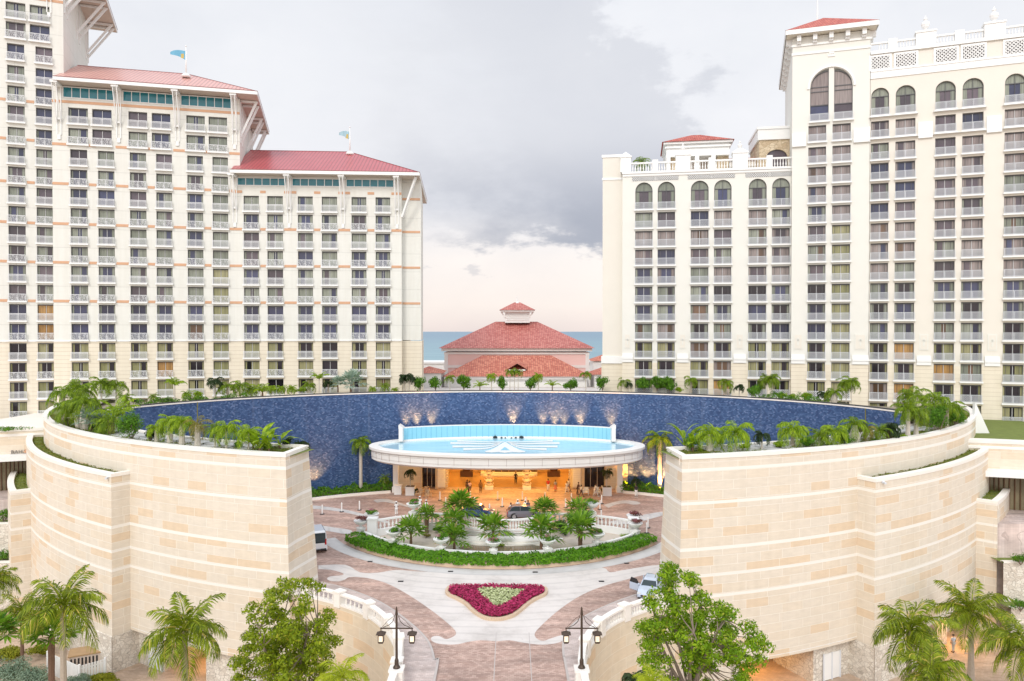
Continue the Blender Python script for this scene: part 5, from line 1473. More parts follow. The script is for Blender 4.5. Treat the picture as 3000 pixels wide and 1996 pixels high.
# ------------------------------------------------------------------ bollards
def make_bollard(loc, label):
    t = thing('bollard', label, 'bollard', loc, 0, 'white bollards on the plaza')
    c = MB(); c.tube([(0, 0, .05), (0, 0, 1.12), (0, 0, 1.2)], [.085, .085, .04], 10); obj('post', c, M['bright'], t, smooth=False)
    c = MB(); c.lathe([(.30, 0), (.30, .04), (.12, .07)], n=12); obj('foot', c, M['darkmetal'], t)
    return t
BO = [(944,1507,'left, beside the crescent wall'),(1001,1500,'second in the left row'),(1053,1495,'third in the left row'),(1289,1466,'behind the white uniformed pair'),(1306,1483,'left of the blue car, nearer of two'),
      (1378,1464,'at the feet of the couple'),(1390.5,1483,'just left of the blue car'),(1434,1504,'between the blue car and the grey car'),(1458,1465,'in the orange glow, rear of two'),(1471.5,1485,'in the orange glow, nearer of two'),
      (1530.5,1466,'behind the people at the grey car'),(1540.5,1483,'half hidden behind the people at the grey car'),(1596.6,1467,'before the person in red'),(1657,1487,'right centre, nearer the fountain'),(1674,1470.6,'right centre, by the strolling pair'),
      (1675.4,1496,'behind the fan palms, right side'),(1757.7,1493,'middle of three in line, right'),(1762.7,1476,'beside the right white tub'),(1761.5,1523,'nearest of three in line, right'),(1898.5,1547,'at the right crescent wall'),(1894.5,1562,'low beside the hedge end, right')]
b0 = None
for px, py, lb in BO:
    q = gp(px, py, 0); lab = 'white bollard on dark foot, '+lb
    if b0 is None: b0 = make_bollard((q[0], q[1], 0), lab)
    else: dup(b0, (q[0], q[1], 0), 0, lab)

# ------------------------------------------------------------------ island with fountain garden
isl = thing('island_kerb', 'tan stone kerb round the front of the garden island', 'kerb', (IC[0], IC[1]-21, 0))
io = (-IC[0], -IC[1]+21, 0)
k = MB(); P = arcxy(IC, 20.75, -54, 54, 60); k.sweep(P, [(0, 0), (-.12, .62), (-.5, .66), (-.5, .3)]); obj('kerb_stone', k, M['kerb'], isl, io)
s_ = MB(); P = arcxy(IC, 20.3, -54, 54, 50)
back = [(13.6, 82.2), (10, 84.2), (6, 84.6), (3.2, 83.4), (1, 82.4), (-1.2, 82.0), (-3.6, 82.4), (-6, 83.4), (-8.6, 84.6), (-12, 84.0), (-15.6, 82.2)]
s_.poly([(x, y, .34) for x, y in P] + [(x, y, .34) for x, y in back]); struct('island_bed', s_, M['sand'], 'sandy planting bed inside the island balustrades')
fr = thing('balustrade', 'low curved white balustrade along the front of the island, between hedge and garden', 'balustrade', (IC[0], IC[1]-18.7, .3), 0, 'white balustrades of the island')
fo = (-IC[0], -IC[1]+18.7, -.3)
P = arcxy(IC, 18.7, -53, 53, 60)
r = MB(); r.sweep(P, [(.16, .92), (.16, 1.08), (-.16, 1.08), (-.16, .92), (.16, .92)]); r.sweep(P, [(.18, .3), (.18, .45), (-.18, .45), (-.18, .3)]); obj('rail', r, M['bright'], fr, fo)
bl = MB()
for i in range(60): baluster_row(bl, P[i], P[i+1], .45, .48, .30, .085, 6)
obj('baluster_infill', bl, M['bright'], fr, fo, uv=False)
URN = [(1056,1552,'at the left tip of the island'), (1151,1581,'second from the left on the front rail'), (1291,1594,'third from the left on the front rail'), (1445,1601,'at the middle of the front rail'), (1604.6,1598,'third from the right on the front rail'), (1751,1586,'second from the right on the front rail'), (1863,1565,'at the right tip of the island')]
for px, py, lb in URN:
    t_ = (px-1500)/F; Y = 76
    for _ in range(10):
        v = 18.7**2-(t_*Y-IC[0])**2; Y = IC[1]-math.sqrt(max(0, v))
    X = t_*Y
    p = MB(); p.box(-.36, -.36, .3, .36, .36, 1.2); p.box(-.42, -.42, 1.2, .42, .42, 1.3); q = obj('pier', p, M['bright'], fr, (X+fo[0], Y+fo[1], -.3))
    q.rotation_euler = (0, 0, math.atan2(X-IC[0], IC[1]-Y))
    URN_POS = globals().setdefault('URN_POS', []); URN_POS.append((X, Y, 1.3, lb))
def back_rail(pts, z0, label, base=None, first=True):
    P = smooth(pts, 6); t = thing('balustrade', label, 'balustrade', (pts[0][0], pts[0][1], z0), 0, 'white balustrades of the island'); o_ = (-pts[0][0], -pts[0][1], -z0)
    r = MB(); r.sweep(P, [(.17, z0+1.12), (.17, z0+1.3), (-.17, z0+1.3), (-.17, z0+1.12), (.17, z0+1.12)]); r.sweep(P, [(.2, z0-.02), (.2, z0+.2), (-.2, z0+.2), (-.2, z0-.02)]); obj('rail', r, M['bright'], t, o_)
    b = MB()
    for i in range(len(P)-1): baluster_row(b, P[i], P[i+1], z0+.2, .92, .40, .12, 7)
    obj('baluster_infill', b, M['bright'], t, o_, uv=False)
    if base:
        w = MB(); w.sweep(P, base); obj('base_wall', w, M['bright'], t, o_)
    for e in ((pts[0], pts[-1]) if first else ()):
        p = MB(); p.box(-.5, -.42, z0-.7, .5, .42, z0+1.45); p.box(-.58, -.5, z0+1.45, .58, .5, z0+1.6); obj('pier', p, M['bright'], t, (e[0]+o_[0], e[1]+o_[1], -z0))
bw = [(.42, 1.0), (.42, .85), (.28, .75), (.22, .1)]
back_rail([(-15.4, 81.4), (-13.2, 82.9), (-11.2, 83.9)], .85, 'left white balustrade at the back of the island, behind the fan palms', [(.22, .85), (.22, .1)])
back_rail([(-11.2, 83.9), (-8.9, 84.2), (-6.2, 83.9)], .95, 'short white balustrade behind the left palm group of the island', [(.22, .95), (.22, .1)], False)
back_rail([(-6.2, 83.2), (-4.6, 82.2), (-2.8, 81.4), (-1.0, 81.1), (.9, 81.4), (2.6, 82.2), (4.0, 83.2)], 1.0, 'bowed white balustrade on the round fountain wall at the centre of the island', bw)
back_rail([(4.0, 83.9), (6.6, 84.2), (9.0, 83.9)], .95, 'short white balustrade behind the right palm group of the island', [(.22, .95), (.22, .1)], False)
back_rail([(9.0, 83.9), (11.2, 82.9), (13.4, 81.3)], .85, 'right white balustrade at the back of the island', [(.22, .85), (.22, .1)])
# stepped fountain basin
ft = thing('fountain_basin', 'stepped white fountain basin with a shallow pool in the middle of the island', 'fountain', (-1, 79.0, .34))
b = MB()
for rr, z0, z1 in ((6.6, .34, .5), (5.6, .5, .66)):
    P = [(rr*math.sin(math.radians(a)), -(rr*.42)*math.cos(math.radians(a))+1.4) for a in range(-90, 91, 6)]
    b.poly([(x, y, z1-.34) for x, y in P]); 
    for i in range(len(P)-1): b.quad((*P[i], 0), (*P[i+1], 0), (*P[i+1], z1-.34), (*P[i], z1-.34))
obj('basin', b, M['cap'], ft)
b = MB(); P = [(5.2*math.sin(math.radians(a)), -(1.95)*math.cos(math.radians(a))-1.9) for a in range(0, 360, 10)]; b.poly([(x, y, .03) for x, y in P]); obj('pool_rim', b, M['cap'], ft)
b = MB(); P = [(4.6*math.sin(math.radians(a)), -(1.35)*math.cos(math.radians(a))-2.0) for a in range(0, 360, 10)]; b.poly([(x, y, .045) for x, y in P]); obj('pool_water', b, M['poolw'], ft)
URN_BACK = [(-11.2, 84.0, 2.55, 'on the tall pier behind the left palm group'), (-15.9, 83.6, 1.5, 'with pink flowers behind the left end pier'), (9.1, 84.1, 2.55, 'on the tall pier behind the right palm group'), (13.7, 82.9, 1.5, 'behind the right end pier')]
for x, y, z, lb in URN_BACK[1::2]:
    t_ = thing('pedestal', 'white pedestal '+lb, 'pedestal', (x, y, 0), 0, 'pedestals of the island urns'); c = MB(); c.box(-.45, -.45, 0, .45, .45, 1.35); c.box(-.52, -.52, 1.35, .52, .52, 1.5); obj('block', c, M['bright'], t_)
def make_urn(loc, label):
    t = thing('urn_planter', label, 'planter', loc, 0, 'white stone bowl planters on the island')
    c = MB(); c.lathe([(.30, 0), (.30, .07), (.14, .14), (.13, .24), (.40, .36), (.64, .52), (.74, .70), (.80, .74), (.80, .82), (.70, .82), (.66, .74)], n=16); obj('bowl', c, M['bright'], t, uv=False, smooth=False)
    return t
# flower bed
fb = [gp(900+x/2.1427, 1600+y/2.1427, .2) for x, y in smooth([(885,262), (905,250), (990,249), (1110,247), (1180,247), (1300,248), (1400,250), (1480,256), (1500,272), (1490,298), (1440,322), (1390,352), (1340,395), (1290,430), (1240,447), (1190,453), (1130,448), (1085,430), (1040,398), (990,350), (930,318), (885,296), (876,278)], 4)]
cx_, cy_ = sum(p[0] for p in fb)/len(fb), sum(p[1] for p in fb)/len(fb)
FB = thing('flower_bed', 'rounded triangular bed of magenta flowers round a cream centre in the drive', 'flower bed', (cx_, cy_, 0))
k = MB(); n_ = len(fb)
for i in range(n_):
    a, b_ = fb[i], fb[(i+1) % n_]; k.bar((a[0]-cx_, a[1]-cy_, .12), (b_[0]-cx_, b_[1]-cy_, .12), .28, .24)
obj('kerb', k, M['kerb'], FB)
k = MB(); k.poly([(x-cx_, y-cy_, .2) for x, y in fb]); obj('soil', k, M['soil'], FB)
tri = [gp(900+x/2.1427, 1600+y/2.1427, .35) for x, y in [(1062,268), (1100,262), (1180,264), (1280,268), (1365,274), (1330,300), (1280,336), (1235,362), (1190,380), (1150,355), (1100,310)]]
def inside(p, poly):
    c_ = False; j = len(poly)-1
    for i in range(len(poly)):
        if (poly[i][1] > p[1]) != (poly[j][1] > p[1]) and p[0] < (poly[j][0]-poly[i][0])*(p[1]-poly[i][1])/(poly[j][1]-poly[i][1])+poly[i][0]: c_ = not c_
        j = i
    return c_
rf_ = random.Random(2); A1 = MB(); A2 = MB()
x0, x1 = min(p[0] for p in fb), max(p[0] for p in fb); y0, y1 = min(p[1] for p in fb), max(p[1] for p in fb)
sh = [(cx_+(p[0]-cx_)*.965, cy_+(p[1]-cy_)*.965) for p in fb]
cnt = 0
while cnt < 15000:
    p = (rf_.uniform(x0, x1), rf_.uniform(y0, y1)); cnt += 1
    if not inside(p, sh): continue
    m_ = A2 if inside((p[0]+rf_.uniform(-.12, .12), p[1]+rf_.uniform(-.12, .12)), tri) else A1
    z = rf_.uniform(.26, .46); s = rf_.uniform(.05, .10); a = rf_.uniform(0, PI); t1, t2 = rf_.uniform(-.5, .5), rf_.uniform(-.5, .5)
    X, Y = p[0]-cx_, p[1]-cy_; ca, sa = math.cos(a)*s, math.sin(a)*s
    m_.quad((X-ca, Y-sa, z-t1*s), (X+sa, Y-ca, z-t2*s), (X+ca, Y+sa, z+t1*s), (X-sa, Y+ca, z+t2*s))
obj('magenta_flowers', A1, M['magenta'], FB, uv=False); obj('cream_flowers', A2, M['creamfl'], FB, uv=False)

# ------------------------------------------------------------------ double lantern street lamps
def make_streetlamp(loc, label):
    t = thing('street_lamp', label, 'street lamp', loc, 0, 'double lantern lamps by the drive')
    p = MB(); p.box(-.42, -.42, -.0, .42, .42, 1.25); p.box(-.48, -.48, 1.25, .48, .48, 1.38); p.box(-.47, -.47, 0, .47, .47, .12); obj('plinth', p, M['cap'], t)
    z0 = 1.38
    p = MB(); p.lathe([(.24, z0), (.22, z0+.08), (.14, z0+.2), (.13, z0+.5), (.085, z0+.62), (.07, z0+3.4), (.09, z0+3.42), (.09, z0+3.5), (.05, z0+3.85), (.02, z0+3.95)], n=10); obj('pole', p, M['bronze'], t, uv=False)
    p = MB(); zz = z0+2.55
    p.bar((-1.05, 0, zz), (1.05, 0, zz), .07)
    for s in (-1, 1):
        P = [(s*.12, 0, z0+3.35), (s*.25, 0, z0+2.98), (s*.5, 0, z0+2.75), (s*.85, 0, z0+2.62)]
        p.tube(P, .022, 6); p.tube([(s*.1, 0, z0+3.4), (s*.55, 0, z0+3.05), (s*1.0, 0, zz)], .014, 5)
        p.tube([(s*1.0, 0, zz), (s*1.0, 0, zz-.22)], .03, 6)
    obj('crossarm', p, M['bronze'], t, uv=False)
    for s in (-1, 1):
        c = MB(); x = s*1.0; zt = zz-.2
        n0 = len(c.v); c.v += [(x-.30, -.30, zt-.14), (x+.30, -.30, zt-.14), (x+.30, .30, zt-.14), (x-.30, .30, zt-.14), (x, 0, zt+.06)]
        for f in ((0,1,4), (1,2,4), (2,3,4), (3,0,4), (3,2,1,0)): c.f.append(tuple(n0+i for i in f)); c.m.append(0)
        c.box(x-.18, -.18, zt-.24, x+.18, .18, zt-.14)
        for i, j in ((-1,-1), (1,-1), (1,1), (-1,1)): c.box(x+i*.155-.022, j*.155-.022, zt-.66, x+i*.155+.022, j*.155+.022, zt-.24)
        for k in (0, 1): c.box(x-.17, -.17, zt-.68+k*.2-.02*k, x+.17, .17, zt-.64+k*.14) if k == 0 else None
        c.box(x-.14, -.14, zt-.74, x+.14, .14, zt-.68)
        l = obj('lantern', c, M['bronze'], t, uv=False)
        g_ = MB(); g_.box(x-.14, -.14, zt-.62, x+.14, .14, zt-.26); place('lantern_glass', mesh('lantern_glass', g_, M['lanternglass'], uv=False), l)
        g_ = MB(); g_.tube([(x, 0, zt-.6), (x, 0, zt-.38)], .05, 6); 
    return t
q = gp(1162, 1957, 1.38); s0 = make_streetlamp((q[0], q[1], 0), 'bronze lamp post with two hanging lanterns on the left balustrade end')
q = gp(1704, 1957, 1.38); dup(s0, (q[0], q[1], 0), 0, 'bronze lamp post with two hanging lanterns on the right balustrade end')
# cctv cameras on the crescent corners
def cctv(px, py, z, label, sgn):
    p = gp(px, py, z); t = thing('security_camera', label, 'camera', (p[0], p[1]-.12, z))
    c = MB(); c.bar((0, .25, .15), (0, -.2, .05), .08); obj('arm', c, M['bright'], t, uv=False)
    c = MB(); c.lathe([(.14, -.1), (.17, 0), (.12, .1)], (0, -.25, 0), 8); c.box(-.08, -.7, -.1, .08, -.3, .06); obj('head', c, M['rail_grey'], t, uv=False)
cctv(323, 1397, 9.3, 'small security camera under the coping of the left corner', -1)
cctv(2582, 1411, 9.3, 'small security camera under the coping of the right corner', 1)

M['lobbyglass'] = plain('lit_lobby_glazing', (.20,.17,.10), .12, .5, .7)  # brownish glow of the lit interior is painted into the glass colour
# ------------------------------------------------------------------ podium buildings left and right edge
def podium(sgn, label, pts, z0, z1, sign=False):
    t = thing('entrance_pavilion', label, 'building', (pts[2][0], pts[2][1], z0))
    o_ = (-pts[2][0], -pts[2][1], -z0)
    P = smooth(pts, 5); P = P if sgn < 0 else P
    w = MB(); w.sweep(P, [(0, z0+4.6), (0, z1)]); obj('wall', w, M['stone_pod'], t, o_)
    w = MB(); w.sweep(P, [(.06, z1-.35), (.08, z1), (-1.5, z1), (-1.5, z1-.4)]); w.sweep(P, [(.0, z0+7.0), (.06, z0+7.05), (.06, z0+7.3), (0, z0+7.35)]); obj('coping', w, M['cap'], t, o_)
    w = MB(); w.sweep(P, [(-.5, z0+4.1), (1.6, z0+4.1), (1.6, z0+4.75), (0, z0+4.8)]); obj('canopy', w, M['bright'], t, o_)
    w = MB(); w.sweep(P, [(-1.2, z0), (-1.2, z0+4.1)]); obj('glazing', w, M['lobbyglass'], t, o_)
    w = MB()
    for i in range(0, len(P)-1, 1):
        a, b = Vector(P[i]), Vector(P[i+1]); d = (b-a).normalized(); n2_ = Vector((d.y, -d.x))*-1.1
        for k in range(3):
            q = a+(b-a)*(k/3)+n2_; w.box(q.x-.05, q.y-.05, z0, q.x+.05, q.y+.05, z0+4.1)
    obj('mullion', w, M['timber'], t, o_, uv=False)
    r = MB(); r.poly([(x, y, z1-.3) for x, y in P] + [(P[-1][0], P[-1][1]+30, z1-.3), (P[0][0], P[0][1]+30, z1-.3)]); obj('roof_garden', r, M['lawn' if sgn > 0 else 'cap'], t, o_)
    return t, P
tL, PL = podium(-1, 'curved pale entrance building with a sign, at the left edge under the tallest tower', [(-74, 86), (-68, 91.5), (-62, 94.5), (-56, 96), (-49, 96)], 2.6, 10.6)
tR, PR = podium(1, 'pale stone entrance building at the right edge behind the buttress wall', [(44, 86), (50, 85), (56, 83.5), (64, 80), (72, 75)], 2.6, 10.6)
def textobj(s, loc, size, rz, mat, parent, spacing=1.1):
    cu = bpy.data.curves.new('lettering', 'FONT'); cu.body = s; cu.size = size; cu.extrude = .04; cu.align_x = 'CENTER'; cu.space_character = spacing
    o = bpy.data.objects.new('lettering', cu); COL.objects.link(o); o.rotation_euler = (PI/2, 0, rz); o.location = loc; cu.materials.append(mat); o.parent = parent
    bpy.context.view_layer.update(); me = bpy.data.meshes.new_from_object(o.evaluated_get(bpy.context.evaluated_depsgraph_get()))
    n_ = bpy.data.objects.new('lettering', me); COL.objects.link(n_); n_.parent = parent; n_.location = loc; n_.rotation_euler = (PI/2, 0, rz)
    bpy.data.objects.remove(o); return n_
def at_px(px, Yg, P, z):
    # wall point on a sight column
    best = None
    for i in range(len(P)-1):
        for k in range(10):
            x = P[i][0]+(P[i+1][0]-P[i][0])*k/10; y = P[i][1]+(P[i+1][1]-P[i][1])*k/10
            e = abs(x/y-(px-1500)/F)
            if best is None or e < best[0]: best = (e, x, y, math.atan2(P[i+1][1]-P[i][1], P[i+1][0]-P[i][0]))
    return best[1:]
x, y, an = at_px(50, 0, PL, 0); o_ = Vector((-62, 94.5, 2.6))
def onsign(s, px, size):
    x, y, an = at_px(px, 0, PL, 0); return textobj(s, (x-o_.x, y-.15-o_.y, 4.85), size, an, M['lettergrey'], tL)
onsign('BAHA', 53, .62); onsign('MAR', 108, .62)
x, y, an = at_px(82, 0, PL, 0); e = MB()
for k in range(5):
    a = math.radians(20+35*k); e.bar((0, 0, 0), (.62*math.cos(a), 0, .62*math.sin(a)), .22, .1, up=(0, 1, 0))
e.lathe([(.22, -.05), (.25, .12), (.05, .3)], n=8); eo = obj('sign_emblem', e, M['orange'], tL, (x-o_.x, y-.2-o_.y, 4.9), uv=False); eo.scale = (.8,.8,.8); eo.rotation_euler = (0, 0, an)
# ground levels beyond the crescents  at both edges
g = MB(); g.poly([(-110, 89.2, 2.6), (-60.2, 89.2, 2.6), (-62.8, 92, 2.6), (-40, 100, 2.6), (-40, 130, 2.6), (-120, 130, 2.6)]); g.quad((-110, 89.2, LOW), (-60.2, 89.2, LOW), (-60.2, 89.2, 2.6), (-110, 89.2, 2.6)); struct('upper_path', g, M['walk'], 'upper path before the left entrance building')
g = MB(); g.poly([(51.1, 78.2, 2.6), (100, 78.2, 2.6), (100, 130, 2.6), (40, 130, 2.6), (40, 100, 2.6)]); g.quad((51.1, 78.2, LOW), (100, 78.2, LOW), (100, 78.2, 2.6), (51.1, 78.2, 2.6)); struct('upper_path', g, M['walk'], 'upper path before the right entrance building')
def terrace_wall(pts, z1, label, mat='rubble_pale'):
    t = thing('garden_wall', label, 'garden wall', (pts[0][0], pts[0][1], LOW)); o2 = (-pts[0][0], -pts[0][1], -LOW)
    w = MB(); P = smooth(pts, 4); w.sweep(P, [(0, LOW), (0, z1)]); obj('wall', w, M[mat], t, o2)
    w = MB(); w.sweep(P, [(.05, z1), (.05, z1+.15), (-.5, z1+.15), (-.5, z1)]); obj('coping', w, M['cap'], t, o2)
    w = MB(); w.poly([(x, y, z1-.02) for x, y in P] + [(P[-1][0], P[-1][1]+2.3, z1-.02), (P[0][0], P[0][1]+2.3, z1-.02)]); obj('planting_bed', w, M['lawn'], t, o2)
terrace_wall([(-78, 86.6), (-66, 86.8), (-58.6, 87.2)], .2, 'low stone garden wall with plants at the left edge, upper step')
terrace_wall([(-78, 84.0), (-66, 84.2), (-57.6, 84.6)], -3.6, 'low stone garden wall with plants at the left edge, lower step')
terrace_wall([(50.9, 76.3), (58, 76.1), (70, 75.6)], -1.0, 'low stone garden wall with plants at the right edge, upper step')
terrace_wall([(50.3, 74.2), (58, 74.0), (70, 73.6)], -5.0, 'low stone garden wall with plants at the right edge, lower step')
# pergola frame at the right edge
tt = thing('glass_awning', 'white framed glass awning at the right edge behind the buttress', 'awning', (57.5, 80, 2.6))
c = MB(); 
for i in range(5): c.bar((i*1.2, -2.8, 3.2-.12), (i*1.2, 1.4, 3.75), .1)
c.bar((-.1, -2.8, 3.1), (5.4, -2.8, 3.1), .14); 
for x in (0, 4.8): c.bar((x, -2.7, 0), (x, -2.7, 3.1), .12)
obj('frame', c, M['bright'], tt, uv=False)
c = MB(); c.quad((0, -2.7, 3.2), (5, -2.7, 3.2), (5, 1.4, 3.82), (0, 1.4, 3.82)); obj('glass', c, M['glass_blue'], tt)
# white raked fin and rail at the right, above the middle crescent
tt = thing('raked_fin', 'white triangular fin wall at the foot of the right hotel', 'wall', (57.5, 92, 9)); c = MB()
n0 = len(c.v); c.v += [(0,0,0), (2.6,0,0), (.2,0,5.2), (0,.5,0), (2.6,.5,0), (.2,.5,5.2)]
for f in ((0,1,2), (5,4,3), (0,3,4,1), (1,4,5,2), (2,5,3,0)): c.f.append(tuple(n0+i for i in f)); c.m.append(0)
obj('fin', c, M['bright'], tt)

# ------------------------------------------------------------------ plant enclosure bottom left
E_ = thing('fence', 'white slatted fence round the machinery at the foot of the left corner', 'fence', (-33.5, 62.2, LOW))
p1, p2, p3 = gp(140, 1912, LOW+1.9), gp(232, 1952, LOW+1.9), gp(308, 1931, LOW+1.9)
def fence_run(mb, a, b, h):
    L = math.dist(a, b); k = int(L/.22)
    for i in range(k): 
        x, y = a[0]+(b[0]-a[0])*i/k, a[1]+(b[1]-a[1])*i/k; x2, y2 = a[0]+(b[0]-a[0])*(i+.78)/k, a[1]+(b[1]-a[1])*(i+.78)/k
        mb.bar((x, y, LOW+h/2), (x2, y2, LOW+h/2), .05, h)
    mb.bar((a[0], a[1]+.05, LOW+h-.3), (b[0], b[1]+.05, LOW+h-.3), .06, .12); mb.bar((a[0], a[1]+.05, LOW+.4), (b[0], b[1]+.05, LOW+.4), .06, .12)
for nm, a, b in (('slat_panel', p1, p2), ('slat_panel', p2, p3)):
    c = MB(); fence_run(c, a, b, 1.9); obj(nm, c, M['bright'], E_, (33.5, -62.2, -LOW), uv=False)
for p in (p1, p2, p3): c = MB(); c.box(-.09, -.09, 0, .09, .09, 2.05); obj('post', c, M['bright'], E_, (p[0]+33.5, p[1]-62.2, 0), uv=False)
q = gp(226, 1937, LOW+1.2); ac = thing('air_handler', 'brown topped air conditioning unit inside the slatted fence', 'machine', (q[0], q[1]+1.4, LOW), .45)
c = MB(); c.box(-1.3, -.9, 0, 1.3, .9, 1.5); obj('casing', c, M['soffit'], ac); c = MB(); c.box(-1.4, -1.0, 1.5, 1.4, 1.0, 1.62); obj('lid', c, M['timberlight'], ac)
c = MB()
for i in range(8): c.box(-1.2+i*.3, -.93, .2, -1.05+i*.3, -.9, 1.3)
obj('louvre', c, M['darkmetal'], ac, uv=False)
q = gp(262, 1936, LOW+.9); ac = thing('air_handler', 'low grey cylinder machine beside the brown unit', 'machine', (q[0]+.4, q[1]+1.6, LOW), .45)
c = MB(); c.tube([(-.9, 0, .8), (.9, 0, .8)], .4, 12); obj('drum', c, M['rail_grey'], ac); c = MB(); c.box(-.8, -.3, 0, .8, .3, .5); obj('stand', c, M['darkmetal'], ac)
# ------------------------------------------------------------------ vegetation
M['lf_palm'] = leafmat('palm_leaf', (.035,.090,.006), (.30,.42,.022), .3, .4)
M['lf_coco'] = leafmat('coconut_leaf', (.022,.060,.004), (.36,.43,.022), .26, .38, (.55,.45,.10))
M['lf_yel'] = leafmat('yellow_green_leaf', (.20,.27,.01), (.50,.55,.03), .35, .4)
M['lf_dark'] = leafmat('dark_leaf', (.012,.030,.010), (.045,.075,.022), .2, .4)
M['lf_fan'] = leafmat('fan_leaf', (.030,.115,.010), (.26,.44,.035), .3, .4, (.35,.30,.10))
M['lf_lime'] = leafmat('lime_leaf', (.08,.17,.006), (.42,.56,.030), .35, .4)
M['lf_silver'] = leafmat('silver_leaf', (.16,.24,.20), (.42,.52,.44), .2, .55)
M['lf_bush'] = leafmat('bush_leaf', (.020,.085,.006), (.16,.34,.022), .25, .4)
M['lf_hedge'] = leafmat('hedge_leaf', (.020,.11,.004), (.20,.44,.022), .28, .38)
M['lf_treeL'] = leafmat('olive_tree_leaf', (.060,.115,.005), (.42,.50,.025), .38, .42, (.46,.44,.05))
M['lf_treeR'] = leafmat('bright_tree_leaf', (.045,.14,.005), (.36,.52,.018), .36, .42, (.40,.42,.06))
M['lf_brown'] = leafmat('dry_leaf', (.14,.14,.03), (.36,.30,.08), .3, .5)
M['bark'] = plain('grey_palm_bark', (.40,.34,.27), .85, .25, 5, bump=.6)
M['barkpale'] = plain('pale_palm_bark', (.55,.50,.43), .8, .2, 4, bump=.5)
M['barkdark'] = plain('dark_boot_bark', (.17,.10,.065), .9, .4, 8, bump=.8)
M['barktree'] = plain('tree_bark', (.22,.17,.13), .85, .25, 5, bump=.6)
M['crownshaft'] = plain('crown_shaft', (.30,.36,.12), .5, .15, 3)
M['shaftyel'] = plain('yellow_crown_shaft', (.62,.46,.05), .5, .15, 3)
M['fl_pink'] = leafmat('pink_bloom', (.28,.07,.12), (.58,.26,.34), .2, .5)
M['fl_red'] = leafmat('dark_red_foliage', (.10,.03,.03), (.26,.10,.08), .2, .5)

def frond(mb, rnd, az, e0, L, bend, ll, n, w=.05, droop=.5, rach=.02, twist=0.0):
    """one feather leaf from the origin"""
    pts = []; p = Vector((0, 0, 0)); e = e0; k = 9
    for i in range(k+1):
        pts.append(p.copy()); p = p + Vector((math.cos(az)*math.cos(e), math.sin(az)*math.cos(e), math.sin(e)))*(L/k); e -= bend/k*(1+i/k)
    mb.tube([pts[0], pts[k//2], pts[-1]], [rach, rach*.7, rach*.25], 4, cap=False) if False else [mb.bar(pts[i], pts[i+1], rach*2*(1-.7*i/k)) for i in range(k)]
    side = Vector((-math.sin(az), math.cos(az), 0))
    for i in range(n):
        f = .10+.90*(i+rnd.random()*.5)/n; fi = f*k; a = int(min(k-1, fi)); b = pts[a].lerp(pts[a+1], fi-a)
        tdir = (pts[a+1]-pts[a]).normalized(); up = side.cross(tdir).normalized()
        prof = math.sin(PI*min(1, .18+f*.80))**.7
        l = ll*prof*(.85+.3*rnd.random())
        for s in (-1, 1):
            dd = (side*s*(.9)+tdir*(.45+.4*f)+up*(.28-.1*f)*(1 if rnd.random() < .8 else -.6)).normalized()
            m = b+dd*l*.5; t = b+dd*l*.95-Vector((0, 0, 1))*l*droop*(.7+.5*rnd.random())
            hw = tdir*w*.5
            mb.quad(b-hw*.6, m-hw, t, m+hw)
def feather_crown(seed, n=14, L=2.2, bend=1.6, ll=.55, nl=18, w=.07, e_lo=-.2, e_hi=1.35, droop=.5, rach=.022, spear=False):
    rnd = random.Random(seed); mb = MB()
    for i in range(n):
        f = i/(n-1) if n > 1 else 0
        az = i*2.39996+rnd.uniform(-.25, .25); e0 = e_hi+(e_lo-e_hi)*f**.8+rnd.uniform(-.12, .12)
        frond(mb, rnd, az, e0, L*rnd.uniform(.85, 1.1)*(.8+.2*f), bend*rnd.uniform(.8, 1.2)*(.6+.55*(1-abs(f-.5))), ll, nl, w, droop*(.6+.8*f), rach)
    if spear: mb.bar((0, 0, 0), (.06, .02, L*1.05), .05)
    return mb
def fan_crown(seed, n=15, R=.85, pet=.62, seg=10):
    rnd = random.Random(seed); mb = MB()
    for i in range(n):
        az = i*2.39996+rnd.uniform(-.2, .2); e = 1.30-1.55*(i/n)+rnd.uniform(-.15, .15); r = R*rnd.uniform(.85, 1.15)
        d = Vector((math.cos(az)*math.cos(e), math.sin(az)*math.cos(e), math.sin(e))); c = d*pet*rnd.uniform(.8, 1.15); mb.bar((0, 0, 0), c, .035)
        side = Vector((-math.sin(az), math.cos(az), 0)); up = side.cross(d).normalized()
        for k in range(seg):
            t = -1.75+3.5*k/(seg-1)+rnd.uniform(-.07, .07); v = (d*math.cos(t)+side*math.sin(t)).normalized()
            l = r*(1-.12*abs(t)); sag = Vector((0, 0, -1))*l*rnd.uniform(.04, .28)
            q = v.cross(up)*.055*r/.6
            m = c+v*l*.55+up*.05*(1 if k % 2 else -1)
            mb.quad(c, m-q, c+v*l+sag, m+q)
    return mb
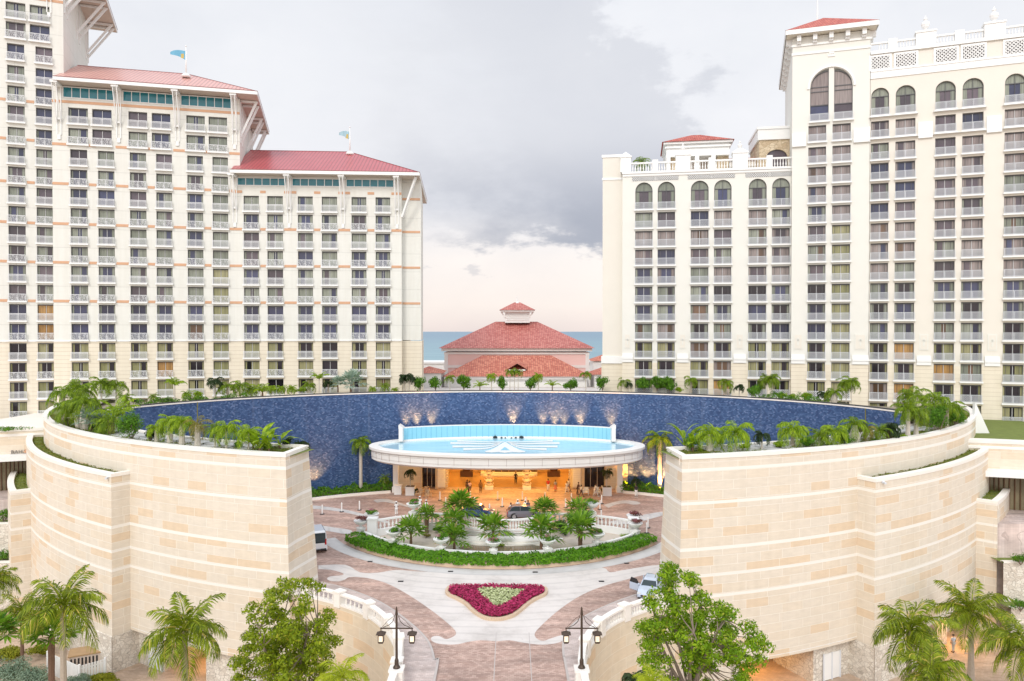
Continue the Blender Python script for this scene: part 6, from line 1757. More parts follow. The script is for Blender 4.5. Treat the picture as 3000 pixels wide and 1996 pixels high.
def paddle_crown(seed, n=9, L=1.9, w=.42):
    """upright broad leaves on long stalks"""
    rnd = random.Random(seed); mb = MB()
    for i in range(n):
        az = (0 if i % 2 else PI)+rnd.uniform(-.9, .9); e = 1.45-.9*(i/n)*rnd.uniform(.8, 1.2); ps = []; p = Vector((rnd.uniform(-.12, .12), rnd.uniform(-.12, .12), 0)); k = 10; l = L*rnd.uniform(.75, 1.15)
        for j in range(k+1): ps.append(p.copy()); p = p+Vector((math.cos(az)*math.cos(e), math.sin(az)*math.cos(e), math.sin(e)))*(l/k); e -= .07+.035*j*.5
        side = Vector((-math.sin(az+.5), math.cos(az+.5), 0))
        for j in range(3): mb.bar(ps[j], ps[j+1], .05)
        for j in range(3, k):
            f0 = (j-3)/(k-3); f1 = (j-2)/(k-3); w0 = w*math.sin(PI*min(1, .08+f0*.92))**.6*.5; w1 = w*math.sin(PI*min(1, .08+f1*.92))**.6*.5
            if j == k-1: w1 = .01
            u = Vector((0, 0, .10))
            mb.quad(ps[j], ps[j+1], ps[j+1]+side*w1+u*w1, ps[j]+side*w0+u*w0); mb.quad(ps[j+1], ps[j], ps[j]-side*w0+u*w0, ps[j+1]-side*w1+u*w1)
    return mb
def leafball(seed, n, rx, ry, rz, s, lumps=7, flat=.75, zc=0.0):
    """an uneven bush: many small leaves on a few overlapping lumps"""
    rnd = random.Random(seed); mb = MB(); C = []
    for i in range(lumps):
        a = rnd.uniform(0, 2*PI); r = rnd.random()**.5*.62
        C.append((r*math.cos(a)*rx, r*math.sin(a)*ry, rnd.uniform(-.35, .55)*rz, rnd.uniform(.34, .58)))
    for i in range(n):
        c = rnd.choice(C); v = Vector((rnd.gauss(0, 1), rnd.gauss(0, 1), rnd.gauss(0, 1))); v.normalize(); k = c[3]*(rnd.random()**.33)*(1.12 if rnd.random() < .08 else 1)
        p = Vector((c[0]+v.x*k*rx, c[1]+v.y*k*ry, max(-rz*.98, c[2]+v.z*k*rz)+rz+zc))
        leaf(mb, rnd, p, v, s*rnd.uniform(.6, 1.3))
    return mb
def leaf(mb, rnd, p, v, s):
    n = (v+Vector((rnd.gauss(0, .5), rnd.gauss(0, .5), rnd.gauss(0, .4)+.35))).normalized()
    a = n.orthogonal().normalized(); a.rotate(Matrix.Rotation(rnd.uniform(0, 2*PI), 3, n)); b = n.cross(a)
    q = a*s; w = b*s*.45; dn = n*s*.18
    mb.quad(p-q, p-w-dn, p+q, p+w-dn)

def tubemesh(rs, n=8, seed=0, rings=10, lean=0.0):
    mb = MB(); pts = []; R = []
    for i in range(rings+1):
        f = i/rings; pts.append((lean*f*f, 0, f)); k = f*(len(rs)-1); a = int(min(len(rs)-2, k)); R.append((rs[a]+(rs[a+1]-rs[a])*(k-a))*(1+.06*(i % 2)))
    mb.tube(pts, R, n, cap=True); return mb
CR = {}
def crown_mesh(kind, seed):
    key = (kind, seed)
    if key in CR: return CR[key]
    if kind == 'coco': mb, m = feather_crown(seed, 19, 3.1, 1.15, .85, 34, .085, -.35, 1.45, .5, .035), 'lf_coco'
    elif kind == 'cocoyel': mb, m = feather_crown(seed, 15, 3.0, 1.5, .75, 30, .07, .0, 1.4, .5, .04), 'lf_yel'
    elif kind == 'royal': mb, m = feather_crown(seed, 14, 2.3, 1.7, .55, 22, .085, -.15, 1.3, .6, .03), 'lf_palm'
    elif kind == 'arch': mb, m = feather_crown(seed, 10, 1.9, 2.2, .42, 18, .09, .1, 1.25, .6, .028), 'lf_palm'
    elif kind == 'lime': mb, m = feather_crown(seed, 16, 1.7, 2.0, .40, 18, .07, -.1, 1.35, .7, .02), 'lf_lime'
    elif kind == 'pygmy': mb, m = feather_crown(seed, 20, 1.15, 1.9, .28, 16, .05, -.3, 1.3, .5, .015), 'lf_lime'
    elif kind == 'date': mb, m = feather_crown(seed, 20, 1.4, 1.6, .32, 16, .05, -.5, 1.35, .4, .018), 'lf_palm'
    elif kind == 'brown': mb, m = feather_crown(seed, 12, 1.5, 2.0, .35, 16, .05, -.4, 1.3, .7, .02, True), 'lf_brown'
    elif kind == 'darkarch': mb, m = feather_crown(seed, 9, 1.25, 2.3, .34, 14, .09, .2, 1.3, .8, .03), 'lf_dark'
    elif kind == 'upright': mb, m = feather_crown(seed, 8, 1.9, 1.2, .40, 16, .10, .75, 1.45, .4, .025), 'lf_lime'
    elif kind == 'fan': mb, m = fan_crown(seed), 'lf_fan'
    elif kind == 'fanbig': mb, m = fan_crown(seed, 19, 1.15, .85, 11), 'lf_fan'
    elif kind == 'silver': mb, m = fan_crown(seed, 14, .85, .7, 11), 'lf_silver'
    elif kind == 'paddle': mb, m = paddle_crown(seed), 'lf_lime'
    CR[key] = mesh('crown', mb, M[m], uv=False); return CR[key]
TRK = {'slim': ([.075, .065, .06, .055], 'barkpale'), 'mid': ([.15, .11, .10, .09], 'bark'), 'bottle': ([.26, .34, .28, .13], 'barkpale'), 'royal': ([.24, .19, .20, .17], 'barkpale'),
       'boot': ([.17, .17, .18, .2], 'barkdark'), 'coco': ([.24, .17, .15, .14], 'bark'), 'stub': ([.1, .09, .08, .07], 'barkdark')}
TR = {k: mesh('trunk', tubemesh(v[0]), M[v[1]], uv=False, smooth=False) for k, v in TRK.items()}
SHAFT = {k: mesh('crown_shaft', (lambda m_: (m_.tube([(0,0,-.75), (0,0,-.5), (0,0,.05), (0,0,.25)], [.10, .13, .085, .05], 8), m_)[1])(MB()), M[k], uv=False) for k in ('crownshaft', 'shaftyel')}
def palm(kind, seed, x, y, z, h, s, label, trunk='mid', group=None, cat='palm tree', name='palm_tree', shaft=None, rz=None, tilt=None):
    t = thing(name, label, cat, (x, y, z), (seed*1.7) % 6.28 if rz is None else rz, group)
    if tilt: t.rotation_euler = (tilt[0], tilt[1], t.rotation_euler[2])
    place('trunk', TR[trunk], t, (0, 0, 0), sc=(s, s, h))
    place('crown', crown_mesh(kind, seed), t, (0, 0, h), sc=(s, s, s))
    if shaft: place('crown_shaft', SHAFT[shaft], t, (0, 0, h), sc=(s, s, s))
    return t
def palm_px(kind, seed, bx, by, cy, z, s, label, **k):
    x, y = gp(bx, by, z); h = max(.15, (by-cy)*y/F); s *= (1.62 if z > 13 else 1.42 if z > 5 else 1.28 if z > .3 else 1.12); return palm(kind, seed, x, y, z, h, s, label, **k)
BM = {}
def bush(kind, bx, by, z, wpx, hpx, label, mat='lf_bush', group=None, n=900, s=.09, name='shrub'):
    x, y = gp(bx, by, z); w = wpx*y/F; h = hpx*y/F; key = (mat, kind)
    if key not in BM: BM[key] = mesh('foliage', leafball(kind*13+5, n, 1, 1, .5, s), M[mat], uv=False)
    if ('st', 0) not in BM:
        m_ = MB(); [m_.bar((0, 0, 0), (.25*math.cos(a), .25*math.sin(a), .55), .035) for a in (0, 1.3, 2.6, 3.9, 5.1)]; BM[('st', 0)] = mesh('stem', m_, M['barktree'], uv=False)
    t = thing(name, label, 'shrub', (x, y, z), kind*1.1, group)
    place('foliage', BM[key], t, sc=(w/2, w/2, h)); place('stem', BM[('st', 0)], t, sc=(w/2, w/2, h))
    return t
ORD = ['first', 'second', 'third', 'fourth', 'fifth', 'sixth', 'seventh', 'eighth', 'ninth', 'tenth', 'eleventh', 'twelfth', 'thirteenth', 'fourteenth']

# --- left terrace
TZ = 12.28; G = 'palms on the left crescent terrace'
LT = [('royal', 1, 209, 1245, 1200, 1.0, 'bottle', 'fat trunked palm at the far left end of the left terrace'), ('royal', 2, 233, 1254, 1186, 1.1, 'bottle', 'tall dense palm second from the far left end of the left terrace'),
      ('arch', 3, 250, 1260, 1184, 1.15, 'bottle', 'fat trunked palm with a wide arching crown, third from the far left end'), ('arch', 4, 186, 1232, 1150, 1.1, 'mid', 'tall arching palm rising behind the far left end of the terrace'), ('royal', 5, 228, 1238, 1141, 1.0, 'mid', 'tall bushy palm behind the fat trunked group on the left terrace'),
      ('silver', 1, 266, 1262, 1238, 1.0, 'stub', 'silvery blue fan palm on the left terrace'), ('date', 1, 326, 1273, 1232, 1.35, 'boot', 'dark low palm between the silver fan palm and the big bush'), ('upright', 1, 343, 1262, 1222, 1.3, 'slim', 'upright yellow green palm behind the dark low palm'),
      ('date', 2, 300, 1266, 1240, 1.1, 'boot', 'small shaggy palm just right of the silver fan palm'),
      ('lime', 1, 459, 1298, 1255, .75, 'royal', 'short palm beside the big bush, first of the pale trunked row'), ('lime', 2, 498, 1301, 1238, .9, 'royal', 'leafy palm in the pale trunked row of the left terrace, second from the bush'), ('lime', 3, 533, 1306, 1238, .9, 'royal', 'leafy palm in the pale trunked row of the left terrace, third from the bush'),
      ('brown', 1, 579, 1309, 1246, .95, 'royal', 'browning palm with a bare spear on the left terrace'), ('date', 3, 630, 1314, 1258, .8, 'slim', 'slim stemmed palm right of the browning palm'), ('lime', 4, 663, 1317, 1256, .95, 'slim', 'bright green mop headed palm on the left terrace'),
      ('lime', 5, 728, 1322, 1268, .85, 'slim', 'bright green mop headed palm beside the broad leaved plants on the left terrace')]
for k, sd, bx, by, cy, s, tr, lb in LT: palm_px(k, sd, bx, by, cy, TZ, s, lb, trunk=tr, group=G)
G = 'broad leaved plants on the left terrace'
for i, (bx, by, s, lb) in enumerate([(742, 1318, .72, 'broad leaved upright plant, leftmost of the clump on the left terrace'), (761, 1325, .98, 'tallest broad leaved plant of the clump on the left terrace'), (788, 1326, .78, 'broad leaved plant with a pale stalk near the terrace corner'), (819, 1314, .82, 'broad leaved plant nearest the inner corner of the left terrace')]):
    palm_px('paddle', i+1, bx, by, by-12, TZ, s, lb, trunk='stub', group=G, cat='plant', name='broad_leaved_plant')
bush(1, 385, 1290, TZ, 96, 84, 'large dense green bush in the middle of the left terrace', n=1, mat='lf_bush') if False else None
def bigbush(bx, by, z, wpx, hpx, label, seed, mat='lf_bush', n=2600, s=.075):
    x, y = gp(bx, by, z); w = wpx*y/F; h = hpx*y/F
    t = thing('bush', label, 'bush', (x, y, z)); obj('foliage', leafball(seed, n, w/2, w/2*.8, h/2, s*1.3, 12), M[mat], t, uv=False)
    m_ = MB(); [m_.bar((0, 0, 0), (w*.25*math.cos(a), w*.2*math.sin(a), h*.6), .06) for a in (0, 1.3, 2.6, 3.9, 5.1)]; obj('stem', m_, M['barktree'], t, uv=False)
    return t
bigbush(385, 1292, TZ, 98, 88, 'large dense green bush in the middle of the left terrace', 3)
bigbush(440, 1296, TZ, 40, 42, 'dark round bush at the right side of the large one on the left terrace', 4, 'lf_dark', 900)
G = 'low shrubs on the left terrace'
for i, (bx, by, w, h, lb, mt) in enumerate([(300, 1272, 40, 20, 'low yellow green shrub under the shaggy palms, left terrace', 'lf_lime'), (700, 1316, 34, 26, 'low green shrub between the mop headed palms, left terrace', 'lf_bush'), (780, 1322, 44, 30, 'low green shrub among the broad leaved plants, left terrace', 'lf_fan'), (268, 1260, 30, 18, 'low shrub at the foot of the silver palm', 'lf_bush'), (840, 1312, 40, 34, 'dark shrub behind the inner corner of the left terrace', 'lf_dark')]): bush(i+1, bx, by, TZ, w, h, lb, mt, G)
# --- right terrace
G = 'palms on the right crescent terrace'
RT = [('lime', 6, 2079, 1324, 1272, 1.0, 'royal', 'bright green shaggy palm near the inner corner of the right terrace'), ('lime', 7, 2156, 1324, 1268, 1.1, 'slim', 'second bright green shaggy palm of the right terrace, from the corner'), ('darkarch', 2, 2232, 1317, 1277, .85, 'slim', 'small dark arching palm on the right terrace'),
      ('lime', 8, 2322, 1309, 1262, 1.1, 'mid', 'round headed palm left of the bottle palm, farthest of three'), ('date', 4, 2400, 1309, 1276, 1.1, 'slim', 'low round headed palm, middle of three left of the bottle palm'), ('lime', 9, 2441, 1309, 1266, .95, 'slim', 'round headed palm just left of the bottle palm'),
      ('arch', 6, 2504, 1301, 1246, 1.0, 'bottle', 'bottle palm with a swollen pale trunk and few arching fronds'), ('brown', 2, 2536, 1297, 1258, .9, 'mid', 'browning palm right of the bottle palm'), ('date', 5, 2575, 1294, 1262, .9, 'slim', 'slender palm between the browning palm and the dark one'), ('darkarch', 3, 2605, 1290, 1256, 1.2, 'boot', 'dark drooping palm on the right terrace'),
      ('royal', 6, 2660, 1283, 1200, .75, 'royal', 'tall pale trunked palm on the right terrace'), ('royal', 7, 2684, 1280, 1208, .75, 'royal', 'tall palm leaning beside the pale trunked one on the right terrace'), ('arch', 7, 2775, 1256, 1196, 1.0, 'mid', 'palm with arching fronds near the far right end of the terrace'), ('arch', 8, 2741, 1262, 1172, 1.1, 'mid', 'tall arching palm above the big bushes at the right end'), ('royal', 8, 2674, 1246, 1160, .95, 'mid', 'tall palm standing behind the end of the blue wall, right side'), ('date', 6, 2805, 1246, 1208, 1.0, 'mid', 'last palm at the far right end of the terrace')]
for k, sd, bx, by, cy, s, tr, lb in RT: palm_px(k, sd, bx, by, cy, TZ, s, lb, trunk=tr, group=G)
G = 'broad leaved plants on the right terrace'
for i, (bx, by, s, lb) in enumerate([(2008, 1318, 1.0, 'tall broad leaved plant at the inner corner of the right terrace'), (2030, 1324, .7, 'lower broad leaved plant beside the corner one, right terrace'), (2103, 1310, .9, 'broad leaved plant rising between the two shaggy palms, right terrace')]):
    palm_px('paddle', i+5, bx, by, by-14, TZ, s, lb, trunk='stub', group=G, cat='plant', name='broad_leaved_plant')
bigbush(2752, 1268, TZ, 92, 92, 'large dense green bush at the right end of the right terrace', 7)
bigbush(2800, 1250, TZ, 60, 62, 'second large bush at the very end of the right terrace', 8)
G = 'low shrubs on the right terrace'
for i, (bx, by, w, h, lb, mt) in enumerate([(2025, 1322, 46, 46, 'twiggy shrub in the inner corner of the right terrace', 'lf_fan'), (2286, 1314, 48, 24, 'low spreading shrub left of the three round headed palms', 'lf_lime'), (2362, 1313, 60, 34, 'low dark round shrub between the round headed palms', 'lf_bush'), (2473, 1306, 62, 40, 'dark round shrub left of the bottle palm', 'lf_bush'), (2180, 1318, 44, 22, 'low shrub under the second shaggy palm, right terrace', 'lf_bush'), (2640, 1286, 40, 16, 'low shrub under the tall pale trunked palms', 'lf_lime'), (2560, 1296, 40, 14, 'low shrub right of the bottle palm', 'lf_bush')]): bush(i+1, bx, by, TZ, w, h, lb, mt, G)
# --- deck behind the blue wall
DZ = 13.3; G = 'palms behind the blue wall'
DK = [('arch', 9, 297, 1182, 1124, .95, 'slim', 'twin palm left, above the left end of the blue wall'), ('arch', 10, 340, 1180, 1130, .95, 'slim', 'twin palm right, above the left end of the blue wall'), ('date', 7, 368, 1184, 1167, .8, 'boot', 'small dark palm at the left end of the blue wall'), ('date', 8, 450, 1176, 1162, .6, 'stub', 'small palm in the hedge behind the blue wall, left'),
      ('upright', 2, 512, 1174, 1130, .8, 'slim', 'lone slim yellow green palm above the blue wall, left part'), ('pygmy', 1, 547, 1171, 1155, .75, 'slim', 'small round palm, left of two, above the blue wall'), ('pygmy', 2, 580, 1169, 1154, .75, 'slim', 'small round palm, right of two, above the blue wall'),
      ('darkarch', 4, 630, 1164, 1118, 1.1, 'slim', 'tall thin palm left of the lowest tower'), ('arch', 11, 667, 1163, 1132, .85, 'mid', 'arching palm with a drooping crown, left of a pair'), ('arch', 12, 702, 1162, 1130, .85, 'mid', 'arching palm, right of a pair, above the blue wall'), ('date', 9, 735, 1161, 1144, 1.0, 'slim', 'short dark palm right of the arching pair'),
      ('upright', 3, 769, 1160, 1150, .9, 'stub', 'bushy upright palm without a trunk above the blue wall'), ('pygmy', 3, 796, 1156, 1138, .8, 'slim', 'first of three small mop palms above the blue wall'), ('pygmy', 4, 824, 1155, 1138, .8, 'slim', 'second of three small mop palms above the blue wall'), ('pygmy', 5, 854, 1154, 1138, .8, 'slim', 'third of three small mop palms above the blue wall'),
      ('arch', 13, 904, 1151, 1130, .7, 'bottle', 'small arching palm on a fat pale trunk before the lowest tower'), ('upright', 4, 935, 1152, 1112, .75, 'slim', 'tall slim palm with an upright yellow green tuft'), ('darkarch', 5, 962, 1150, 1124, .8, 'mid', 'drooping dark palm right of the upright tuft'), ('silver', 2, 990, 1150, 1126, .7, 'stub', 'grey green palm left of the silver fan palm'),
      ('silver', 3, 1028, 1149, 1126, 1.15, 'stub', 'large silver fan palm behind the blue wall'), ('pygmy', 6, 1091, 1148, 1139, .65, 'stub', 'small round palm near the corner of the lowest tower'), ('date', 10, 1128, 1147, 1132, .7, 'mid', 'small palm at the corner of the lowest tower'), ('pygmy', 7, 1157, 1147, 1142, .6, 'stub', 'tiny round palm left of the three stemmed palm'),
      ('darkarch', 6, 1184, 1148, 1108, .9, 'slim', 'left stem of the three slim palms at the gap'), ('darkarch', 7, 1192, 1149, 1104, .9, 'slim', 'middle stem of the three slim palms at the gap'), ('darkarch', 8, 1199, 1148, 1108, .9, 'slim', 'right stem of the three slim palms at the gap'),
      ('arch', 14, 1318, 1146, 1108, .55, 'slim', 'slim palm before the left slope of the pink hall roof'), ('upright', 5, 1406, 1146, 1134, .6, 'stub', 'small spiky palm between two bushes, left of centre'), ('pygmy', 8, 1440, 1146, 1102, .85, 'slim', 'slim mop palm left of the central trio'), ('arch', 15, 1494, 1146, 1090, .5, 'slim', 'left of the central trio of slim palms'), ('arch', 16, 1507, 1146, 1088, .5, 'slim', 'middle of the central trio of slim palms'), ('arch', 17, 1518, 1146, 1090, .5, 'slim', 'right of the central trio of slim palms'),
      ('pygmy', 9, 1577, 1146, 1102, .85, 'slim', 'slim mop palm right of the central trio'), ('upright', 6, 1618, 1146, 1132, .6, 'stub', 'small spiky palm right of centre between two bushes'), ('arch', 18, 1716, 1147, 1096, .6, 'slim', 'slim palm at the right end of the pink hall'), ('arch', 19, 1831, 1145, 1116, .7, 'slim', 'small arching palm left of the clipped bushes'), ('darkarch', 9, 1842, 1146, 1126, .6, 'slim', 'small dark palm beside the arching one, left of the clipped bushes'),
      ('arch', 20, 2024, 1151, 1114, .75, 'mid', 'feathery palm right of the clipped bushes'), ('arch', 21, 2126, 1155, 1124, .8, 'mid', 'bushy headed palm before the low wing'), ('darkarch', 10, 2166, 1160, 1134, .75, 'slim', 'small thin palm left of a round bush'), ('royal', 9, 2247, 1164, 1112, .6, 'slim', 'left one of the two tall palms before the low wing'), ('royal', 10, 2262, 1164, 1110, .6, 'slim', 'right one of the two tall palms before the low wing'),
      ('darkarch', 11, 2418, 1176, 1156, .9, 'mid', 'low dark palm under the arched tower'), ('arch', 22, 2444, 1181, 1152, .75, 'bottle', 'dark palm on a fat trunk under the arched tower'), ('royal', 11, 2479, 1180, 1124, .55, 'slim', 'left of the two leaning palms by the arched tower'), ('royal', 12, 2494, 1182, 1120, .6, 'slim', 'right of the two leaning palms by the arched tower')]
for k, sd, bx, by, cy, s, tr, lb in DK: palm_px(k, sd if sd < 9 else 1+sd % 8, bx, by, cy, DZ, s, lb, trunk=tr, group=G)
G = 'bushes behind the blue wall'
BU = [(1230, 1147, 50, 46, 'round bush, first from the left in the gap between the hotels'), (1276, 1146, 48, 46, 'round bush, second from the left in the gap'), (1359, 1146, 52, 50, 'round bush before the left half of the low roof'), (1472, 1146, 38, 46, 'narrow bush left of the central trio of palms'), (1554, 1146, 50, 48, 'round bush right of the central trio of palms'), (1672, 1147, 50, 46, 'round bush before the right end of the low roof'), (1765, 1146, 46, 46, 'round bush at the corner pier of the right hotel'),
      (1886, 1148, 54, 46, 'clipped bush, left of three touching ones'), (1925, 1148, 54, 48, 'clipped bush, middle of three touching ones'), (1961, 1149, 54, 46, 'clipped bush, right of three touching ones'), (2207, 1163, 60, 40, 'wide round bush before the low wing'), (881, 1152, 40, 22, 'low bush left of the fat trunked palm'), (2292, 1170, 34, 20, 'low round bush, first of three right of the tall pair'), (2325, 1172, 34, 20, 'low round bush, second of three right of the tall pair'), (2362, 1175, 42, 26, 'low round bush, third of three right of the tall pair'), (1990, 1150, 30, 16, 'low tuft right of the clipped bushes')]
for i, (bx, by, w, h, lb) in enumerate(BU): bush(1+i % 6, bx, by, DZ, w, h, lb, 'lf_bush' if i < 11 else 'lf_lime', G, n=1000)
# hedges behind the ends of the blue wall
def leafband(path, z0, z1, width, n, s, seed, mat, name, label, kind='stuff', cat=None, wob=.25):
    rnd = random.Random(seed); mb = MB(); L = [0]
    for i in range(1, len(path)): L.append(L[-1]+math.dist(path[i-1], path[i]))
    for i in range(n):
        t = rnd.uniform(0, L[-1]); j = max(k for k in range(len(L)) if L[k] <= t); j = min(j, len(path)-2); f = (t-L[j])/(L[j+1]-L[j]+1e-9)
        a, b = Vector(path[j]), Vector(path[j+1]); c = a.lerp(b, f); d = (b-a).normalized(); nn = Vector((d.y, -d.x))
        bump = 1+wob*math.sin(t*2.3+math.sin(t*.9)*2)+wob*.6*math.sin(t*5.1)
        u = rnd.uniform(-1, 1); q = rnd.random()**.5; w = width/2*(1+wob*.5*math.sin(t*3.1))
        h = (z1-z0)*bump*(1-.35*u*u)
        top = rnd.random() < .55
        if top: z = z0+h*rnd.uniform(.82, 1.06)
        else: z = z0+h*rnd.random(); u = math.copysign(rnd.uniform(.85, 1.08), u)
        p = Vector((c.x+nn.x*u*w, c.y+nn.y*u*w, z)); v = Vector((nn.x*u*(0 if top else 1), nn.y*u*(0 if top else 1), 1 if top else .2))
        leaf(mb, rnd, p, v.normalized(), s*rnd.uniform(.6, 1.35))
    o = obj(name, mb, M[mat], uv=False); o['label'] = label
    if kind: o['kind'] = kind
    if cat: o['category'] = cat
    return o
eout = lambda t, k: (ell(t)[0]+(ell(t)[0]-EX)/EA*k, ell(t)[1]+(ell(t)[1]-EY)/EB*k)
hp = lambda a, b, k: [eout(a+(b-a)*i/12, k) for i in range(13)]
leafband(hp(-66, -46, 1.7), 13.2, 14.35, 1.3, 3600, .12, 21, 'lf_bush', 'hedge', 'ragged green hedge behind the left end of the blue wall', None, 'hedge')
leafband(hp(46, 60, 1.7), 13.2, 14.5, 1.3, 3000, .12, 22, 'lf_bush', 'hedge', 'ragged green hedge behind the right end of the blue wall', None, 'hedge')
leafband(hp(-44, 42, 1.6), 13.2, 13.5, 1.2, 2600, .10, 23, 'lf_lime', 'ground_cover', 'thin low ground cover behind the rim of the blue wall')
# ground cover strips in the crescents
def strip_cover(sgn, a, b, r, z, n, label, mat='lf_moss', w=1.2, h=.16, s=.09):
    leafband([pol(sgn*(a+(b-a)*i/24), r) for i in range(25)], z, z+h, w, n, s, int(a*7+r), mat, 'ground_cover', label, wob=.5)
M['lf_moss'] = leafmat('mossy_cover', (.07,.10,.010), (.27,.29,.035), .2, .6, (.34,.20,.06))
strip_cover(-1, 31.9, 72, 69.4, 9.32, 6500, 'mossy green strip behind the coping of the middle left crescent')
strip_cover(1, 28.1, 72, 69.4, 9.32, 6500, 'mossy green strip behind the coping of the middle right crescent')
strip_cover(-1, 51, 61, 71.3, 4.65, 900, 'green planting on the left buttress top'); strip_cover(1, 45.6, 59, 71.3, 4.65, 1000, 'green planting on the right buttress top')
strip_cover(-1, 16.3, 60, 67.3, 12.24, 5500, 'mossy ground under the palms of the left terrace', w=1.6); strip_cover(1, 12.5, 60, 67.3, 12.24, 6000, 'mossy ground under the palms of the right terrace', w=1.6)
strip_cover(-1, 16.3, 22, 65.4, 12.24, 900, 'mossy ground in the inner corner of the left terrace', w=2.2); strip_cover(1, 12.5, 16, 65.4, 12.24, 900, 'mossy ground in the inner corner of the right terrace', w=2.2)
# --- plaza beds
def bedcover(Fp, back, seed, n, label, mat='lf_bush'):
    path = [((a[0]*.5+b[0]*.5), (a[1]*.5+b[1]*.5)) for a, b in zip(Fp, back)]
    leafband(path, .25, 1.0, 2.6, n, .15, seed, mat, 'ground_cover', label, wob=.35)
bedcover(bedL[0], bedL[1], 31, 5200, 'dense green planting at the foot of the blue wall, left'); bedcover(bedR[0], bedR[1], 32, 5200, 'dense green planting at the foot of the blue wall, right')
G = 'palms on the plaza under the blue wall'
palm_px('royal', 3, 1057, 1436, 1296, .25, 1.05, 'tall pale trunked palm before the blue wall left of the canopy', trunk='royal', group=G, shaft='crownshaft')
palm_px('royal', 13, 1933, 1436, 1288, .25, 1.35, 'tall pale trunked palm before the blue wall right of the canopy', trunk='royal', group=G, shaft='crownshaft')
palm_px('date', 11, 1127, 1434, 1402, .25, .95, 'small palm in the bed left of the lobby', trunk='mid', group=G); palm_px('darkarch', 12, 1863, 1441, 1408, .25, 1.0, 'small dark palm silhouetted against the lit blue wall', trunk='mid', group=G)
palm_px('darkarch', 13, 880, 1445, 1300, .25, 1.7, 'palm half hidden behind the end of the left crescent wall', trunk='royal', group=G)
G = 'dark palms in the white tubs'
for i, (x, y) in enumerate(TUBS): palm('darkarch', 14+i, x, y, 1.21, 2.0, 1.25, 'dark arching palm growing in the %s white tub' % ('left', 'right')[i], trunk='slim', group=G)
G = 'plants trailing in the white tubs'
for i, (px, py) in enumerate(((1222, 1449), (1768, 1447))): bush(i+2, px, py+2, 0, 22, 22, 'dark plant at the foot of the %s white tub' % ('left', 'right')[i], 'lf_dark', G)
# --- island
G = 'fan palms on the island'
IZ = .34
for i, (k, bx, by, cy, s, tr, lb) in enumerate([('fanbig', 1348, 1560, 1490, 1.05, 'boot', 'tallest fan palm, behind the left group of the island'), ('fan', 1250, 1562, 1515, 1.0, 'boot', 'fan palm just left of the tallest one on the island'), ('fan', 1204, 1602, 1562, 1.25, 'stub', 'fan palm nearest the left rail of the island'),
      ('fan', 1326, 1590, 1538, 1.3, 'boot', 'fan palm in front of the tallest one, left group'), ('fan', 1331, 1612, 1580, 1.2, 'stub', 'low fan palm at the front of the left group'), ('fan', 1445, 1599, 1556, 1.4, 'stub', 'fan palm at the centre of the island'),
      ('fanbig', 1594, 1560, 1498, .85, 'boot', 'tall fan palm at the back of the right group'), ('fan', 1586, 1611, 1566, 1.45, 'stub', 'fan palm at the front left of the right group'), ('fan', 1694, 1560, 1502, 1.15, 'boot', 'tall pale fan palm at the back right of the island'), ('fanbig', 1700, 1610, 1556, 1.05, 'boot', 'fan palm with a red brown trunk in the right group')]):
    palm_px(k, i+1, bx, by, cy, IZ, s, lb, trunk=tr, group=G, rz=i*.9)
G = 'low plants on the island'
for i, (bx, by, w, h, lb, mt) in enumerate([(1089, 1588, 36, 20, 'low yellow green shrub at the left tip of the island', 'lf_lime'), (1127, 1594, 24, 22, 'small green shrub beside the second urn', 'lf_bush'), (1288, 1562, 50, 22, 'low shrub behind the left fan palms', 'lf_bush'), (1654, 1570, 46, 40, 'dark leafy bush between the right fan palms', 'lf_dark'), (1632, 1556, 56, 36, 'reddish leafy bush before the right balustrade', 'lf_bush'), (1798, 1592, 16, 18, 'tiny round shrub near the right tip', 'lf_lime'), (1835, 1575, 40, 12, 'low shrub at the right tip of the island', 'lf_lime'), (1250, 1575, 30, 14, 'low shrub left of the fountain', 'lf_brown'), (1466, 1603, 26, 12, 'low tuft at the foot of the central urn', 'lf_lime')]): bush(i+1, bx, by, IZ, w, h, lb, mt, G)
leafband(arcxy(IC, 19.95, -53.5, 53.5, 60), .40, 1.08, 1.9, 16000, .145, 41, 'lf_hedge', 'hedge', 'curved bright green hedge between the island kerb and the white balustrade', None, 'hedge', wob=.16)
G = 'urn flowers'
def urnplant(x, y, z, lb, seed, pink):
    t = thing('flowering_plant', lb, 'plant', (x, y, z), 0, 'plants in the island urns')
    obj('foliage', leafball(seed, 420, .85, .85, .36, .09, 6), M['lf_bush' if pink != 2 else 'fl_red'], t, uv=False)
    if pink: obj('blossom', leafball(seed+50, 200 if pink == 3 else 70, .62, .62, .3, .07, 5, zc=.16), M['fl_pink'], t, uv=False)
FL = [(2, 'dark red and green leaves'), (0, 'green leaves'), (1, 'pale pink sprigs'), (3, 'pink blooms'), (1, 'pink sprigs'), (1, 'trailing leaves'), (2, 'dark red leaves')]
for (x, y, z, lb), (pk, w_) in zip(URN_POS, FL):
    make_urn((x, y, z), 'white stone bowl on its pier '+lb) ; urnplant(x, y, z+.62, w_+' in the bowl '+lb, int(x*10) % 97, pk)
for (x, y, z, lb), (pk, w_) in zip(URN_BACK, [(1, 'green leaves'), (3, 'mounded pink flowers'), (0, 'clipped dark green leaves'), (2, 'dark leaves')]):
    u = make_urn((x, y, z), 'white stone bowl '+lb); u.scale = (1.05, 1.05, 1.05); urnplant(x, y, z+.66, w_+' in the bowl '+lb, int(abs(x)*10) % 91, pk)

palm('date', 12, ROOFPALM[0], ROOFPALM[1], ROOFPALM[2], 2.6, 1.7, 'small dark palm on the roof terrace behind the balustrade, right hotel', trunk='mid')
